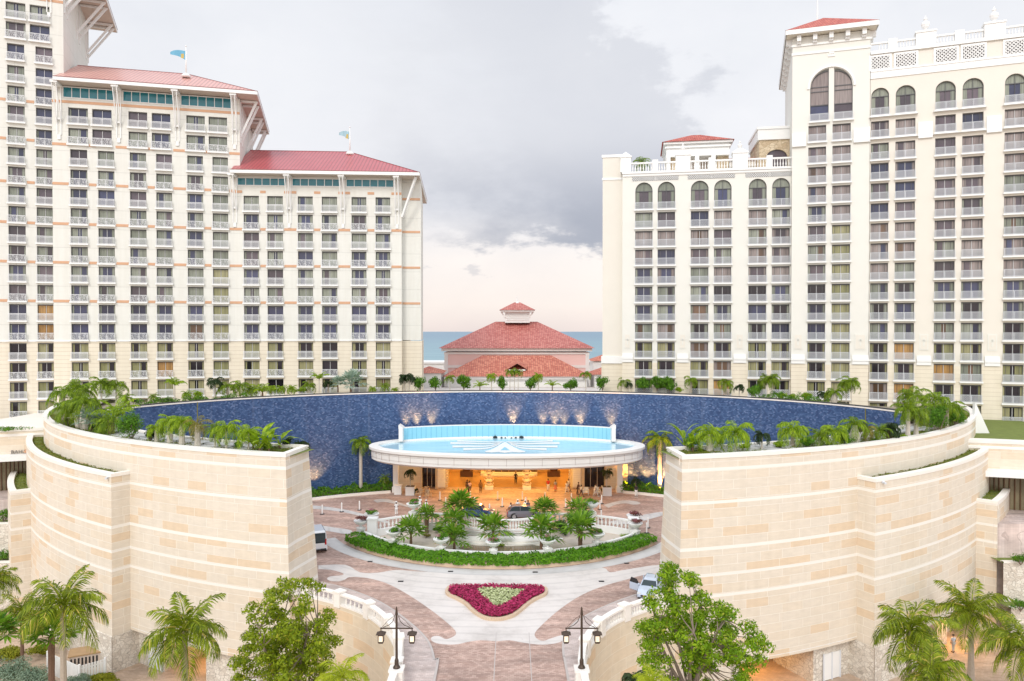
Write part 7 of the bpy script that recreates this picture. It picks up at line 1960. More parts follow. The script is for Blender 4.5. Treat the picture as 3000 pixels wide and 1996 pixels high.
# --- foreground palms
G = 'palms on the lower ground'
def fpalm(kind, seed, px, py, d, s, lb, trunk='coco', rz=0, base=LOW, shaft=None, tilt=None, bend=0.0):
    x, _, z = yp(px, py, d); palm(kind, seed, x, d, base, z-base, s, lb, trunk=trunk, group=G, rz=rz, shaft=shaft, tilt=tilt)
fpalm('coco', 1, 184, 1772, 56, 1.38, 'coconut palm with a pale trunk at the lower left, beside the slatted fence', rz=.6)
fpalm('coco', 7, 64, 1790, 70, .95, 'thick shaggy palm with a dark trunk near the left edge', 'boot', 1)
fpalm('fanbig', 12, 150, 1866, 60, 1.3, 'low fan palm behind the pale trunk at the lower left', 'boot', 2)
fpalm('coco', 8, -8, 1700, 66, .85, 'palm cut off by the left edge of the photo, upper one', 'boot', 0)
fpalm('fanbig', 14, -14, 1860, 56, 1.1, 'palm cut off by the left edge of the photo, lower one', 'boot', 3)
fpalm('coco', 2, 541, 1846, 52, 1.34, 'coconut palm in front of the left passage', rz=2.2)
fpalm('coco', 3, 2664, 1846, 50, 1.22, 'coconut palm with a yellow crown shaft, left of the three at lower right', rz=.2, shaft='shaftyel')
fpalm('coco', 4, 2846, 1790, 66, 1.42, 'tall coconut palm on a pale trunk, middle of the three at lower right', rz=1.0)
fpalm('coco', 5, 2998, 1885, 58, 1.3, 'coconut palm with a yellow stem at the right edge', rz=2.9, shaft='shaftyel')
fpalm('coco', 6, 2730, 1975, 46, 1.0, 'darker low palm at the bottom right', rz=.9)
fpalm('cocoyel', 1, 1004, 1985, 38, .72, 'bright yellow green young palm at the bottom left of the drive', rz=.3)
fpalm('cocoyel', 2, 1908, 2010, 37, .58, 'young yellow stemmed palm at the bottom right of the drive', rz=1.6)
fpalm('darkarch', 16, 1860, 1990, 40, 1.1, 'dark shaggy young palm beside the yellow stemmed one', rz=.4, trunk='mid')

# --- broad leaved trees
def broadtree(px, ytop, d, width, hcrown, base, seed, mat, label, leafn=150, ncl=120, s=.13, extra=()):
    rnd = random.Random(seed); x, _, zt = yp(px, ytop, d)
    t = thing('broadleaf_tree', label, 'tree', (x, d, base)); zc = zt-base-hcrown/2; R = width/2; H = hcrown/2
    wood = MB(); cr = MB(); fork = zc-H*.78
    wood.tube([(.25, 0, 0), (.1, .1, fork*.5), (0, 0, fork)], [.34, .27, .24], 9)
    cl = []
    tries = 0
    while len(cl) < ncl and tries < 6000:
        tries += 1
        v = Vector((rnd.gauss(0, 1), rnd.gauss(0, 1), rnd.gauss(0, 1))).normalized()*(rnd.random()**.38)
        lob = 1+.22*math.sin(3*math.atan2(v.y, v.x)+seed)+.15*math.sin(5*v.z+seed)
        p = Vector((v.x*R*lob*.92, v.y*R*lob*.85, zc+v.z*H*.95))
        if any((p-q).length < .62 for q in cl): continue
        cl.append(p)
    for e in extra: cl.append(Vector(e))
    limbs = []
    for i in range(7):
        a = i*2*PI/7+rnd.uniform(-.3, .3); e = rnd.uniform(.45, 1.15); tip = Vector((math.cos(a)*R*.62*math.cos(e*.6), math.sin(a)*R*.55*math.cos(e*.6), zc+H*(.05+.55*math.sin(e)-.25)))
        m1 = Vector((0, 0, fork)).lerp(tip, .45)+Vector((rnd.uniform(-.2, .2), rnd.uniform(-.2, .2), -.15)); P = [Vector((0, 0, fork-.2)), m1, tip]
        wood.tube(P, [.16, .10, .04], 7); limbs += [m1, m1.lerp(tip, .5), tip]
    for c in cl:
        b = min(limbs, key=lambda q: (q-c).length+abs(q.z-c.z)*.2*(q.z > c.z)); m = b.lerp(c, .55)+Vector((0, 0, -.12)); wood.tube([b, m, c], [.045, .03, .012], 5, cap=False)
        r = rnd.uniform(.42, .78); k = int(leafn*(r/.6)**2)
        for i in range(k):
            v = Vector((rnd.gauss(0, 1), rnd.gauss(0, 1), rnd.gauss(0, 1))).normalized(); rr = r*rnd.random()**.4
            p = c+Vector((v.x*rr, v.y*rr, v.z*rr*.62-.22*(rr/r)**2*rnd.random()))
            leaf(cr, rnd, p, v, s*rnd.uniform(.6, 1.3))
    obj('trunk', wood, M['barktree'], t, uv=False); obj('crown', cr, M[mat], t, uv=False)
broadtree(846, 1686, 48, 7.7, 9.4, LOW, 5, 'lf_treeL', 'bushy olive green broadleaf tree before the left crescent, bottom of the photo', ncl=125, leafn=125)
broadtree(2022, 1640, 46, 7.9, 9.6, LOW, 9, 'lf_treeR', 'bright green airy broadleaf tree before the right crescent, bottom of the photo', ncl=118, leafn=125, extra=((3.2, .2, 9.0), (2.7, .5, 9.6), (3.4, 0, 10.0), (2.9, -.4, 8.4), (3.6, .3, 9.5)))
# --- bottom left shrubs
G = 'shrubs at the bottom left corner'
for i, (bx, by, w, h, lb, mt, n) in enumerate([(20, 2020, 150, 95, 'silver grey shrub filling the bottom left corner', 'lf_sil2', 1), (110, 2030, 130, 90, 'silver grey shrub left of the dark trunk', 'lf_sil2', 1), (215, 2040, 110, 60, 'silver grey shrub before the slatted fence', 'lf_sil2', 1), (20, 1935, 90, 34, 'yellow green shrub behind the silver ones, left', 'lf_yg', 1), (110, 1925, 80, 34, 'yellow green shrub behind the silver ones, right', 'lf_yg', 1), (300, 2010, 90, 34, 'yellow green shrub at the fence corner', 'lf_yg', 1)]):
    if 'lf_sil2' not in M: M['lf_sil2'] = leafmat('silver_shrub_leaf', (.09,.15,.10), (.33,.42,.31), .2, .6); M['lf_yg'] = leafmat('yellow_shrub_leaf', (.12,.17,.01), (.42,.40,.03), .25, .5)
    x, y = gp(bx, by, LOW); wq = w*y/F; hq = h*y/F; t = thing('shrub', lb, 'shrub', (x, y, LOW), 0, G)
    obj('foliage', leafball(60+i, 3200, wq/2, wq/2*.8, hq/2, .10, 14), M[mt], t, uv=False)
for i, (bx, by, w, h, lb) in enumerate([(12, 1530, 60, 40, 'green shrubs in the upper left garden bed'), (12, 1642, 60, 30, 'low shrubs in the lower left garden bed'), (2990, 1656, 60, 34, 'green shrub in the upper right garden bed'), (2990, 1792, 70, 44, 'green shrub in the lower right garden bed'), (40, 1262, 120, 18, 'row of low plants on the left roof garden')]):
    z = (.2, -3.6, -1.0, -5.0, 10.3)[i]; bigbush(bx, by, z, w, h, lb, 80+i, 'lf_bush', 700)
# ------------------------------------------------------------------ cars
M['tyre'] = plain('tyre_rubber', (.02,.02,.02), .8, .1, 3)
M['alloy'] = plain('alloy_rim', (.45,.46,.48), .35, .1, 3, metal=.6)
M['carglass'] = plain('car_glass', (.03,.045,.05), .08, .1, 1)
M['headlight'] = plain('headlight_lens', (.65,.68,.70), .15, .1, 5)
M['taillight'] = plain('tail_light_lens', (.45,.02,.02), .2, .1, 5)
M['blacktrim'] = plain('black_trim', (.025,.025,.027), .6, .1, 2)
M['plateyel'] = plain('number_plate', (.75,.55,.12), .5, .1, 2)
def paint(name, c): 
    return plain(name, c, .25, .03, .6, coat=.8)
def loft(mb, secs):
    n = len(secs[0]); base = len(mb.v)
    for s in secs: mb.v += [tuple(p) for p in s]
    for i in range(len(secs)-1):
        for k in range(n):
            a = base+i*n+k; b = base+i*n+(k+1) % n; mb.f.append((a, a+n, b+n, b)); mb.m.append(mb.cur)
    mb.f.append(tuple(base+k for k in range(n))); mb.m.append(mb.cur); mb.f.append(tuple(base+(len(secs)-1)*n+k for k in reversed(range(n)))); mb.m.append(mb.cur)
def make_car(name, label, cat, loc, rz, col, L=4.4, Wd=1.78, H=1.48, kind='sedan', open_door=False):
    """front along +x"""
    t = thing(name, label, cat, loc, rz, 'vehicles on the plaza')
    h = Wd/2; P = M[col]
    def sec(x, w, z0, z1, r=.1): return [(x, -w, z0), (x, -w*1.02, (z0+z1)/2), (x, -w*.93, z1-.02), (x, -w*.6, z1+.03), (x, w*.6, z1+.03), (x, w*.93, z1-.02), (x, w*1.02, (z0+z1)/2), (x, w, z0)]
    b = MB()
    if kind == 'van':
        belt = 1.0; S = [(-L/2, h*.90, .42, .98), (-L/2+.06, h*.97, .28, 1.0), (-L/2+1.0, h, .26, 1.02), (L/2-1.2, h, .26, 1.02), (L/2-.35, h*.96, .26, .92), (L/2-.05, h*.86, .32, .74), (L/2, h*.78, .4, .62)]
        G = [(-L/2+.03, .90, 1.0), (-L/2+.12, .93, H-.12), (-L/2+.5, .93, H), (L/2-1.9, .92, H), (L/2-1.3, .90, H-.12), (L/2-.55, .88, .98)]
    elif kind == 'suv':
        S = [(-L/2, h*.84, .45, .86), (-L/2+.08, h*.95, .3, .98), (-L/2+.8, h, .28, 1.02), (L/2-1.4, h, .28, 1.0), (L/2-.5, h*.97, .28, .92), (L/2-.1, h*.88, .32, .78), (L/2, h*.78, .42, .64)]
        G = [(-L/2+.15, .88, .98), (-L/2+.55, .80, H-.08), (-L/2+1.0, .80, H), (.25, .80, H-.01), (.75, .78, H-.12), (L/2-1.15, .86, 1.0)]
    else:
        S = [(-L/2, h*.82, .42, .78), (-L/2+.1, h*.93, .28, .90), (-L/2+.8, h*.99, .24, .94), (-.2, h, .22, .92), (L/2-1.3, h, .22, .92), (L/2-.5, h*.96, .24, .82), (L/2-.12, h*.86, .28, .68), (L/2, h*.74, .36, .56)]
        G = [(-L/2+.35, .84, .90), (-L/2+1.05, .74, H-.08), (-L/2+1.5, .74, H), (.15, .74, H-.02), (.55, .73, H-.10), (L/2-1.25, .84, .90)]
    loft(b, [sec(*s) for s in S]); obj('body', b, P, t)
    # greenhouse: glass shell with painted roof and pillars
    g = MB(); rf = MB()
    gl = [[(x, -h*w, 0.86), (x, -h*w*(.98 if z < 1.1 else .90), z-.03), (x, h*w*(.98 if z < 1.1 else .90), z-.03), (x, h*w, 0.86)] for x, w, z in G]
    loft(g, gl); obj('windows', g, M['carglass'], t) if False else obj('window_glass', g, M['carglass'], t)
    top = [q for q in G if q[2] > H-.2]
    loft(rf, [[(x, -h*w*.91, z-.05), (x, -h*w*.80, z+.01), (x, h*w*.80, z+.01), (x, h*w*.91, z-.05)] for x, w, z in top])
    xs = [G[0][0]+.05, G[1][0], (G[1][0]+G[-2][0])/2-.1, G[-2][0]]
    for s in (-1, 1):
        rf.bar((G[0][0], s*h*G[0][1]*.99, .9), (top[0][0], s*h*top[0][1]*.89, top[0][2]-.03), .09); rf.bar((G[-1][0], s*h*G[-1][1]*.98, .9), (top[-1][0], s*h*top[-1][1]*.89, top[-1][2]-.03), .07)
        xm = xs[2]; rf.bar((xm, s*h*.985*.9, .9), (xm-.03, s*h*.83, H-.05), .08)
        if kind == 'van': 
            for xm in (-L/2+1.2, -L/2+2.4): rf.bar((xm, s*h*.925, .9), (xm, s*h*.85, H-.05), .12)
    obj('roof_panel', rf, P, t)
    r = .36 if kind != 'sedan' else .32; wx = (-L/2+.82, L/2-.85)
    for x in wx:
        for s in (-1, 1):
            w = MB(); w.tube([(x, s*(h-.2), r), (x, s*(h+.015), r)], r, 18); wo = obj('wheel', w, M['tyre'], t, uv=False)
            w = MB(); w.tube([(x, s*(h-.05), r), (x, s*(h+.03), r)], r*.62, 14)
            place('rim', mesh('rim', w, M['alloy'], uv=False), wo)
            w = MB(); w.tube([(x, s*(h-.03), r+.02), (x, s*(h+.004), r+.02)], r*1.18, 18); obj('wheel_arch', w, M['blacktrim'], t, uv=False)
    for s in (-1, 1):
        w = MB(); w.box(L/2-.28, s*h*.66-.18, .58, L/2-.03, s*h*.66+.18, .72); obj('headlight', w, M['headlight'], t, uv=False)
        z_ = .75 if kind != 'van' else .95; w = MB(); w.box(-L/2-.015, s*h*.80-.09, z_-.12, -L/2+.1, s*h*.80+.09, z_+.14+(.35 if kind == 'van' else 0)); obj('tail_light', w, M['taillight'], t, uv=False)
        w = MB(); w.box(G[-1][0]-.25, s*(h+.02)-.08, .92, G[-1][0]-.12, s*(h+.02)+.08, 1.04); obj('mirror', w, P, t, uv=False)
    w = MB(); w.box(L/2-.06, -h*.5, .40, L/2+.02, h*.5, .56); w.box(-L/2-.03, -h*.85, .30, -L/2+.1, h*.85, .46); w.box(L/2-.1, -h*.75, .24, L/2+.01, h*.75, .34); obj('bumper_trim', w, M['blacktrim'], t, uv=False)
    for x in (L/2+.025, -L/2-.035):
        w = MB(); w.box(x-.01, -.24, .44, x+.01, .24, .55); obj('number_plate', w, M['plateyel'] if kind == 'sedan' else M['rail_grey'], t, uv=False)
    if kind == 'van':
        w = MB(); w.quad((-L/2-.005, -h*.78, 1.12), (-L/2+.04, -h*.74, H-.28), (-L/2+.04, h*.74, H-.28), (-L/2-.005, h*.78, 1.12)); w2 = MB(); w2.box(-L/2-.02, -h*.76, 1.12, -L/2+.03, h*.76, H-.32); obj('rear_window', w2, M['carglass'], t, uv=False)
    if open_door:
        d = MB(); x0 = .72; y0 = -h
        ang = math.radians(62); dx, dy = -math.cos(ang)*1.05, -math.sin(ang)*1.05
        n0 = len(d.v)
        d.bar((x0+dx/2, y0+dy/2, .62), (x0+dx/2+.001, y0+dy/2, .62), .01)
        d.quad((x0, y0, .32), (x0+dx, y0+dy, .32), (x0+dx, y0+dy, .92), (x0, y0, .92)); d.quad((x0+.06, y0-.03, .32), (x0+.06, y0-.03, .92), (x0+dx+.06, y0+dy-.03, .92), (x0+dx+.06, y0+dy-.03, .32)); d.quad((x0, y0, .92), (x0+dx, y0+dy, .92), (x0+dx+.06, y0+dy-.03, .92), (x0+.06, y0-.03, .92)); d.quad((x0+dx, y0+dy, .32), (x0+dx+.06, y0+dy-.03, .32), (x0+dx+.06, y0+dy-.03, .92), (x0+dx, y0+dy, .92))
        do = obj('door', d, P, t, uv=False); w = MB(); w.bar((x0+dx, y0+dy, .92), (x0+dx*.85, y0+dy*.85, 1.32), .05); w.bar((x0+dx*.85, y0+dy*.85, 1.32), (x0+dx*.3, y0+dy*.3, 1.30), .05); w.bar((x0+dx*.3, y0+dy*.3, 1.3), (x0, y0, .92), .05)
        w.quad((x0+dx, y0+dy, .9), (x0+dx*.85, y0+dy*.85, 1.32), (x0+dx*.3, y0+dy*.3, 1.30), (x0, y0, .9)); place('door_window', mesh('door_window', w, M['blacktrim'], uv=False), do)
    return t
M['p_white'] = paint('white_car_paint', (.78,.79,.80)); M['p_silver'] = paint('silver_blue_car_paint', (.50,.57,.68)); M['p_grey'] = paint('dark_grey_car_paint', (.16,.15,.18)); M['p_blue'] = paint('dark_blue_car_paint', (.012,.05,.14)); 
q = gp(930, 1626); make_car('passenger_van', 'white passenger van seen from behind, half hidden by the left crescent wall', 'van', (-21.0, 78.6, 0.01), math.radians(112), 'p_white', 5.0, 1.9, 2.2, 'van')
make_car('parked_car', 'silver blue sedan with its door open, by the right balustrade', 'car', (12.2, 64.6, .01), math.radians(-112), 'p_silver', 4.5, 1.78, 1.45, 'sedan', True)
q = gp(1535, 1521); make_car('parked_car', 'dark grey hatchback with uniformed people around it, behind the island', 'car', (q[0], q[1]+.6, .01), math.radians(4), 'p_grey', 4.2, 1.8, 1.58, 'suv')
q = gp(1397, 1517); make_car('parked_car', 'dark blue car mostly hidden behind the fan palm of the island', 'car', (q[0], q[1]+.8, .01), math.radians(-8), 'p_blue', 4.2, 1.75, 1.50, 'sedan')

# ------------------------------------------------------------------ people
SKIN = [plain('skin_tone_dark', (.12,.06,.035), .6, .1, 8), plain('skin_tone_brown', (.24,.13,.08), .6, .1, 8), plain('skin_tone_light', (.50,.32,.22), .6, .1, 8)]
CL = {}
def cloth(c):
    if c not in CL: CL[c] = plain('cloth_%d' % len(CL), c, .85, .15, 6)
    return CL[c]
HAIRM = plain('dark_hair', (.02,.015,.012), .8, .2, 10)
def skinned(name, verts, edges, radii, mats, parent, root=0, sub=1):
    me = bpy.data.meshes.new(name); me.from_pydata(verts, edges, []); me.materials.append(mats)
    o = bpy.data.objects.new(name, me); COL.objects.link(o); o.parent = parent
    md = o.modifiers.new('skin', 'SKIN'); md.use_smooth_shade = True
    for i, v in enumerate(me.skin_vertices[0].data): v.radius = (radii[i], radii[i]); v.use_root = (i == root)
    if sub: s = o.modifiers.new('sub', 'SUBSURF'); s.levels = 1; s.render_levels = 1
    return o
def person(px, py, label, face, top, bottom, skin=0, hair='short', pose='stand', h=1.74, hat=None, z=0.0, d=None, dress=False, hold=None):
    x, y = gp(px, py, z) if d is None else d
    t = thing('person', label, 'person', (x, y, z), face, 'people on the plaza' if z > -1 else 'people on the lower path')
    k = h/1.74; V = []; E = []; R = []
    def add(p, r, par=None):
        V.append((p[0]*k, p[1]*k, p[2]*k)); R.append(r*k); i = len(V)-1
        if par is not None: E.append((par, i))
        return i
    walk_ = {'walk': .30, 'stand': .05, 'sit': 0, 'lean': .08}[pose]; sit = pose == 'sit'
    dz = -.42 if sit else 0.0; lean = .12 if pose == 'lean' else 0.0
    pel = add((0, 0, .93+dz), .135); bel = add((0, lean*.3, 1.06+dz), .125, pel); che = add((0, lean*.8, 1.27+dz), .14, bel); nk0 = add((0, lean, 1.42+dz), .085, che); nk = add((0, lean+.01, 1.49+dz), .052, nk0)
    hd0 = add((0, lean+.02, 1.57+dz), .078, nk); hd1 = add((0, lean+.025, 1.66+dz), .088, hd0); add((0, lean+.01, 1.73+dz), .055, hd1)
    add((0, lean+.125, 1.615+dz), .014, hd1)                                     # nose
    for s in (-1, 1): add((s*.092, lean+.02, 1.63+dz), .014, hd1)                # ears
    legs = []; arms = []
    for s in (-1, 1):
        hip = add((s*.095, 0, .88+dz), .088, pel); st = s*walk_
        if sit: kn = add((s*.11, .42, .50), .062, hip); an = add((s*.12, .46, .10), .042, kn); fo_ = add((s*.13, .62, .04), .036, an)
        else:
            kn = add((s*.10, st*.5+.02, .50), .062, hip); an = add((s*.105, st*1.0-(.06 if st < 0 else 0), .09+(.06 if st < -.2 else 0)), .042, kn); fo_ = add((s*.12, st*1.0+.14, .035+(.02 if st < -.2 else 0)), .036, an)
        legs.append((hip, kn, an, fo_))
        sh = add((s*.185, lean, 1.38+dz), .058, nk0); sw = -s*walk_*.7
        if hold == 'front': el_ = add((s*.24, lean+.05, 1.12+dz), .042, sh); wr = add((s*.12, lean+.26, 1.08+dz), .030, el_)
        elif pose == 'lean': el_ = add((s*.24, lean+.18, 1.15+dz), .042, sh); wr = add((s*.20, lean+.40, 1.08+dz), .030, el_)
        elif sit: el_ = add((s*.24, .05, 1.12+dz), .042, sh); wr = add((s*.18, .28, 1.0+dz), .030, el_)
        else: el_ = add((s*.245, sw*.35-.01, 1.11+dz), .042, sh); wr = add((s*.255, sw*.8+.05, .88+dz), .030, el_)
        wv = Vector(V[wr])/k; ev = Vector(V[el_])/k; dd = (wv-ev).normalized(); sd_ = dd.cross(Vector((0, 1, 0.3))).normalized()
        pa = wv+dd*.06; palm_ = add(pa, .030, wr)
        for f in range(4):
            b_ = pa+sd_*(.024-.016*f)+dd*.03; f1 = add(b_, .009, palm_); tip = b_+dd*(.062, .075, .07, .052)[f]+Vector((0, .018, 0)); add(tip, .0075, f1)
        th = pa+sd_*.034*1.0+Vector((0, .02, 0)); t1 = add(th, .010, palm_); add(th+dd*.035+sd_*.015, .008, t1)
        arms.append((sh, el_, wr))
    skinned('body', V, E, R, SKIN[skin], t)
    g = lambda i: tuple(V[i])
    # shirt: torso and sleeves
    v = [g(pel), g(bel), g(che), g(nk0)]; e = [(0, 1), (1, 2), (2, 3)]; r = [.155*k, .15*k, .165*k, .09*k]
    v[3] = (v[3][0], v[3][1], v[3][2]+.01)
    for sh, el_, wr in arms:
        n0 = len(v); a = Vector(g(sh)); b = Vector(g(el_)); v += [tuple(a), tuple(a.lerp(b, .75))]; r += [.074*k, .062*k]; e += [(3, n0), (n0, n0+1)]
    skinned('shirt', v, e, r, cloth(top), t)
    if dress:
        m_ = MB(); z0 = .38*k; m_.lathe([(.30*k, z0), (.24*k, z0+.25*k), (.17*k, .92*k), (.15*k, 1.05*k)], n=12); obj('skirt', m_, cloth(bottom), t, uv=False)
    else:
        v = [g(pel)]; e = []; r = [.150*k]
        for hip, kn, an, fo_ in legs:
            n0 = len(v); v += [g(hip), g(kn), tuple(Vector(g(kn)).lerp(Vector(g(an)), .88))]; r += [.105*k, .080*k, .066*k]; e += [(0, n0), (n0, n0+1), (n0+1, n0+2)]
        skinned('trousers', v, e, r, cloth(bottom), t)
    m_ = MB(); hx, hy, hz = g(hd1)
    prof = [(.098*k, -.03), (.104*k, .02), (.095*k, .07), (.06*k, .105), (.015*k, .118)]
    if hat: 
        m_.lathe([(.15*k, .035), (.15*k, .05), (.105*k, .055), (.112*k, .12), (.06*k, .15)], (hx, hy, hz), 12); obj('hat', m_, cloth(hat), t, uv=False)
        m_ = MB(); m_.lathe([(.09*k, -.06), (.098*k, .0), (.098*k, .035)], (hx, hy-.012, hz), 10)
    else: m_.lathe(prof, (hx, hy-.014, hz), 10)
    if hair == 'long': m_.tube([(hx, hy-.06, hz+.02), (hx, hy-.10, hz-.12), (hx, hy-.09, hz-.28)], [.09*k, .085*k, .04*k], 8)
    obj('hair', m_, HAIRM, t, uv=False)
    m_ = MB()
    for s in (-1, 1): m_.box(hx+s*.034-.011, hy+.075, hz-.012, hx+s*.034+.011, hy+.088, hz+.002)
    m_.box(hx-.022, hy+.078, hz-.078, hx+.022, hy+.09, hz-.070); obj('face_features', m_, HAIRM, t, uv=False)
    m_ = MB()
    for hip, kn, an, fo_ in legs:
        a = Vector(g(an)); b = Vector(g(fo_)); m_.bar((a.x, a.y-.06, a.z-.055), (b.x, b.y+.05, b.z-.0), .085, .07)
    obj('shoe_pair', m_, cloth(bottom if bottom[0] > .5 else (.03, .03, .03)), t, uv=False)
    return t
WH = (.78,.78,.76)
R_ = math.radians
person(1161, 1511, 'person in white uniform and cap, alone at the left of the plaza', R_(10), WH, WH, 0, hat=WH, hold='front')
person(1230, 1497, 'tall person in white uniform and cap, left of the pair behind the left urn', R_(180), WH, WH, 0, hat=WH, pose='stand', h=1.85)
person(1249, 1504, 'shorter person in white uniform and cap, right of the pair behind the left urn', R_(150), WH, WH, 0, hat=WH, h=1.66)
person(1494, 1515, 'person in white leaning at the rear of the dark grey car', R_(-60), WH, WH, 0, pose='lean')
person(1517, 1506, 'person in white and white cap on the far side of the grey car, left one', R_(170), WH, WH, 0, hat=WH, h=1.8)
person(1539, 1506, 'person in white with a cap on the far side of the grey car, right one', R_(185), WH, WH, 0, hat=WH)
person(1547, 1507, 'person in dark clothes beside the white uniformed ones at the grey car', R_(200), (.10,.08,.09), (.08,.08,.10), 1)
person(1369, 1441, 'person in black standing left of the pair under the canopy', R_(160), (.09,.05,.04), (.05,.04,.04), 0)
person(1376, 1445, 'person in a pale pink shirt standing in the pair under the canopy', R_(190), (.68,.48,.46), (.12,.08,.07), 0)
person(1408, 1443, 'person in brown standing alone under the canopy left of the left totem', R_(190), (.28,.14,.05), (.14,.08,.04), 0)
person(1511, 1418, 'person in a black suit between the two totems at the lobby doors', R_(180), (.015,.015,.02), (.015,.015,.02), 1, h=1.8)
person(1606, 1440, 'person in a red shirt and white trousers under the canopy', R_(170), (.50,.03,.03), WH, 1, h=1.82)
person(1627, 1441, 'person with long dark hair in a patterned top and coral skirt', R_(200), (.35,.33,.32), (.60,.18,.10), 1, hair='long', dress=True, h=1.68)
person(1661, 1447, 'person in striped white and grey walking, nearer of two by the right totem side', R_(150), (.62,.62,.66), (.66,.66,.70), 1, pose='walk')
person(1666, 1440, 'person in white and dark blue walking, farther of two by the right side', R_(150), (.66,.62,.58), (.10,.09,.16), 1, pose='walk', h=1.8)
person(1692, 1449, 'person in dark brown bending over beside a walking companion', R_(-100), (.12,.06,.05), (.10,.07,.06), 0, pose='lean')
person(1703, 1456, 'person in a white shirt and dark trousers walking right of the bending one', R_(-80), WH, (.10,.08,.10), 0, pose='walk', h=1.66)
person(1745, 1455, 'person in a white suit striding before the white chairs at the right', R_(-70), WH, WH, 1, pose='walk', h=1.8)
person(1864, 1457, 'person in a black top and white trousers by the right planting bed', R_(160), (.04,.03,.04), WH, 0, h=1.76)
person(1933, 1441, 'person in a white shirt with dark hair at the foot of the tall palm, right', R_(180), WH, (.45,.50,.48), 1)
person(2793, 1911, 'person in a pale grey shirt and shorts on the lower path, right', R_(10), (.55,.58,.64), (.50,.48,.42), 2, z=LOW, h=1.78)
person(2836, 1914, 'person in beige walking on the lower path behind the palm trunk', R_(-60), (.66,.64,.58), (.62,.58,.50), 1, z=LOW, pose='walk')
person(2950, 1936, 'person in blue jeans striding on the lower path at the right edge', R_(60), (.35,.42,.40), (.03,.08,.20), 2, z=LOW, pose='walk', h=1.8)
# lounge chairs
def chair(x, y, rz, label, col, seated=None):
    t = thing('armchair', label, 'chair', (x, y, 0), rz, 'lounge chairs beside the lobby')
    m_ = MB(); m_.box(-.34, -.32, .32, .34, .34, .44); obj('seat', m_, M[col], t)
    m_ = MB(); m_.bar((0, -.32, .42), (0, -.46, .98), .68, .08, up=(1, 0, 0)) if False else m_.box(-.34, -.42, .44, .34, -.32, .98); obj('backrest', m_, M[col], t)
    for s in (-1, 1):
        m_ = MB(); m_.box(s*.38-.04, -.36, .0, s*.38+.04, -.28, .66); m_.box(s*.38-.04, .26, 0, s*.38+.04, .34, .66); m_.box(s*.38-.05, -.38, .66, s*.38+.05, .38, .72); obj('armrest', m_, M[col], t)
chair(-12.9, 102.9, R_(160), 'tan armchair right of the left tub, nearest the tub', 'tanch'); chair(-11.6, 102.2, R_(200), 'tan armchair right of the left tub, second', 'tanch'); chair(-12.1, 104.4, R_(180), 'tan armchair against the lobby wall by the left doorway', 'tanch')
chair(10.4, 103.9, R_(170), 'white armchair left of the right tub, nearer the middle', 'bright'); chair(12.0, 103.9, R_(190), 'white armchair left of the right tub, beside it', 'bright')
person(0, 0, 'person in beige seated in the tan armchair by the left tub', R_(170), (.62,.50,.36), (.60,.50,.38), 2, pose='sit', d=(-11.6, 102.35))
# drains in the drive
def drain(px, py, lb):
    q = gp(px, py); t = thing('drain_cover', 'small dark drain cover '+lb, 'drain', (q[0], q[1], .02), 0, 'drain covers in the paving')
    m_ = MB()
    for i in range(5): m_.box(-.22, -.14+i*.06, 0, .22, -.105+i*.06, .012)
    m_.box(-.25, -.17, -.01, .25, .17, .004); obj('grate', m_, M['darkmetal'], t, uv=False)
for px, py, lb in ((1084, 1646, 'at the far left of the island gutter'), (1320, 1675, 'in the gutter left of centre'), (1568, 1677, 'in the gutter right of centre'), (1836, 1651, 'at the far right of the island gutter'), (1174, 1704, 'in the pale concrete left of the flower bed'), (1762, 1704, 'in the pale concrete right of the flower bed')): drain(px, py, lb)
# low service details
t = thing('utility_door', 'white service door in the rubble wall at the bottom, left of the big tree', 'door', (-22.5, 62.9, LOW), R_(20)); m_ = MB(); m_.box(-.7, -.1, 0, .7, 0, 2.2); obj('leaf', m_, M['bright'], t); m_ = MB(); m_.box(.5, -.14, 1.0, .6, -.1, 1.1); obj('handle', m_, M['darkmetal'], t)
lamp('AREA', (44.0, 75.0, -5.9), 330, (1, .5, .1), 3.0)
lamp('AREA', (pol(-26, 64)[0], pol(-26, 64)[1], -5.8), 130, (1, .55, .18), 2.5)
lamp('AREA', (pol(20.5, 64)[0], pol(20.5, 64)[1], -5.8), 190, (1, .50, .14), 2.5)
# ------------------------------------------------------------------ sky, sun, camera
W = bpy.data.worlds.new('World'); SC.world = W; W.use_nodes = True
nt = NT(W.node_tree); bg = nt.n['Background']
def sstep(x, a, b, lo=0.0, hi=1.0):
    nd = nt.n.new('ShaderNodeMapRange'); nd.interpolation_type = 'SMOOTHSTEP'
    nt.set(nd, 'Value', x); nd.inputs['From Min'].default_value = a; nd.inputs['From Max'].default_value = b
    nd.inputs['To Min'].default_value = lo; nd.inputs['To Max'].default_value = hi
    return nd.outputs[0]
d = nt.tc('Generated'); sep = nt.n.new('ShaderNodeSeparateXYZ'); nt.l.new(d, sep.inputs[0])
x, y, z = sep.outputs
az = nt.math('MULTIPLY', nt.math('ARCTAN2', x, y), 180/PI)
el = nt.math('MULTIPLY', nt.math('ARCSINE', z), 180/PI)
n1 = nt.math('SUBTRACT', nt.noise(nt.mapping(d, sc=(1, 1, 1.6)), 5.5, 7, .56), .5)
n2 = nt.math('SUBTRACT', nt.noise(nt.mapping(d, sc=(1, 1, 2.6), loc=(3, 1, 2)), 15, 6, .6), .5)
azp = nt.math('ADD', az, nt.math('ADD', nt.math('MULTIPLY', n1, 34), nt.math('MULTIPLY', n2, 8)))
elp = nt.math('ADD', el, nt.math('ADD', nt.math('MULTIPLY', n1, 5), nt.math('MULTIPLY', n2, 5)))
low = sstep(elp, 5.8, 6.9)
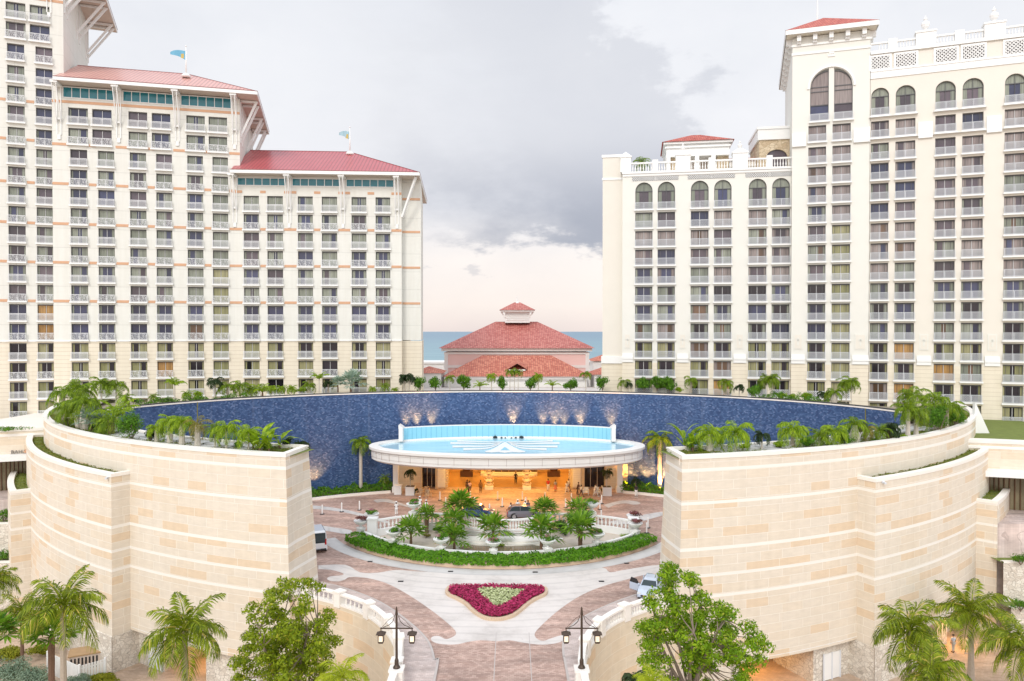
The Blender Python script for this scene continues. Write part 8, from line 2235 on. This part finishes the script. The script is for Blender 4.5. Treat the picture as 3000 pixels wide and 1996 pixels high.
right = sstep(nt.math('SUBTRACT', azp, nt.math('MULTIPLY', el, -.25)), 15.5, 18.5, 1, 0)
left = sstep(azp, -17, 5)
fade = sstep(el, 7.5, 16, 1, .30)
dark = nt.math('MULTIPLY', nt.math('MULTIPLY', low, right), nt.math('MULTIPLY', left, fade))
puff = nt.math('MULTIPLY', nt.math('MULTIPLY', sstep(n2, .07, .16), sstep(el, 3.0, 4.5)), sstep(el, 7.5, 6.5, 0, .35))
dark = nt.math('MAXIMUM', dark, puff)
base = nt.ramp(nt.math('DIVIDE', el, 40, clamp=True), [(0, (.96,.84,.80)), (.05, (1.06,.95,.89)), (.14, (1.08,1.0,.95)), (.24, (.97,.965,.99)), (.5, (.96,.97,1.0)), (1, (.80,.84,.92))])
base = nt.mix(1.0, base, nt.ramp(nt.math('ADD', n1, .5), [(.3, (.95,.955,.97)), (.7, (1.05,1.045,1.04))]), 'MULTIPLY')
col = nt.mix(nt.math('MULTIPLY', dark, .96), base, (.44,.46,.54))
# the bright evening dome overhead and behind
behind = nt.math('MAXIMUM', sstep(el, 32, 60), sstep(nt.math('ABSOLUTE', az), 60, 110))
up = sstep(el, -2, 4)
boost = nt.math('ADD', 1.0, nt.math('MULTIPLY', nt.math('MULTIPLY', behind, up), .75))
sc_ = nt.n.new('ShaderNodeVectorMath'); sc_.operation = 'SCALE'; nt.l.new(col, sc_.inputs[0]); nt.l.new(boost, sc_.inputs['Scale'])
sky = nt.n.new('ShaderNodeTexSky'); sky.sky_type = 'NISHITA'; sky.sun_disc = False
SUN_EL, SUN_AZ = 38.0, 196.0          # azimuth measured clockwise from +Y
sky.sun_elevation = math.radians(SUN_EL); sky.sun_rotation = math.radians(SUN_AZ)
sk = nt.n.new('ShaderNodeVectorMath'); sk.operation = 'SCALE'; nt.l.new(sky.outputs[0], sk.inputs[0]); sk.inputs['Scale'].default_value = .08
fin = nt.mix(.90, sk.outputs[0], sc_.outputs[0])
nt.l.new(fin, bg.inputs['Color']); bg.inputs['Strength'].default_value = 1.0
sl = bpy.data.lights.new('sun', 'SUN'); sl.energy = 1.4; sl.angle = math.radians(14); sl.color = (1, .95, .87)
so_ = bpy.data.objects.new('sun', sl); COL.objects.link(so_)
a = math.radians(SUN_AZ); e = math.radians(SUN_EL)
dv = Vector((math.sin(a)*math.cos(e), math.cos(a)*math.cos(e), math.sin(e)))
so_.rotation_euler = dv.to_track_quat('Z', 'Y').to_euler()

cam = bpy.data.cameras.new('camera'); co = bpy.data.objects.new('camera', cam); COL.objects.link(co)
cam.sensor_width = 36; cam.lens = 26.0; cam.clip_end = 80000; cam.clip_start = .5
co.location = (0, 0, CAMZ); co.rotation_euler = (PI/2-PITCH, 0, 0)
SC.camera = co
SC.view_settings.view_transform = 'Standard'; SC.view_settings.look = 'None'; SC.view_settings.exposure = 0.0; SC.view_settings.gamma = 1
SC.cycles.max_bounces = 6; SC.cycles.diffuse_bounces = 3; SC.cycles.transparent_max_bounces = 6
SC.cycles.use_adaptive_sampling = True; SC.cycles.use_denoising = True
SC.cycles.sample_clamp_indirect = 6
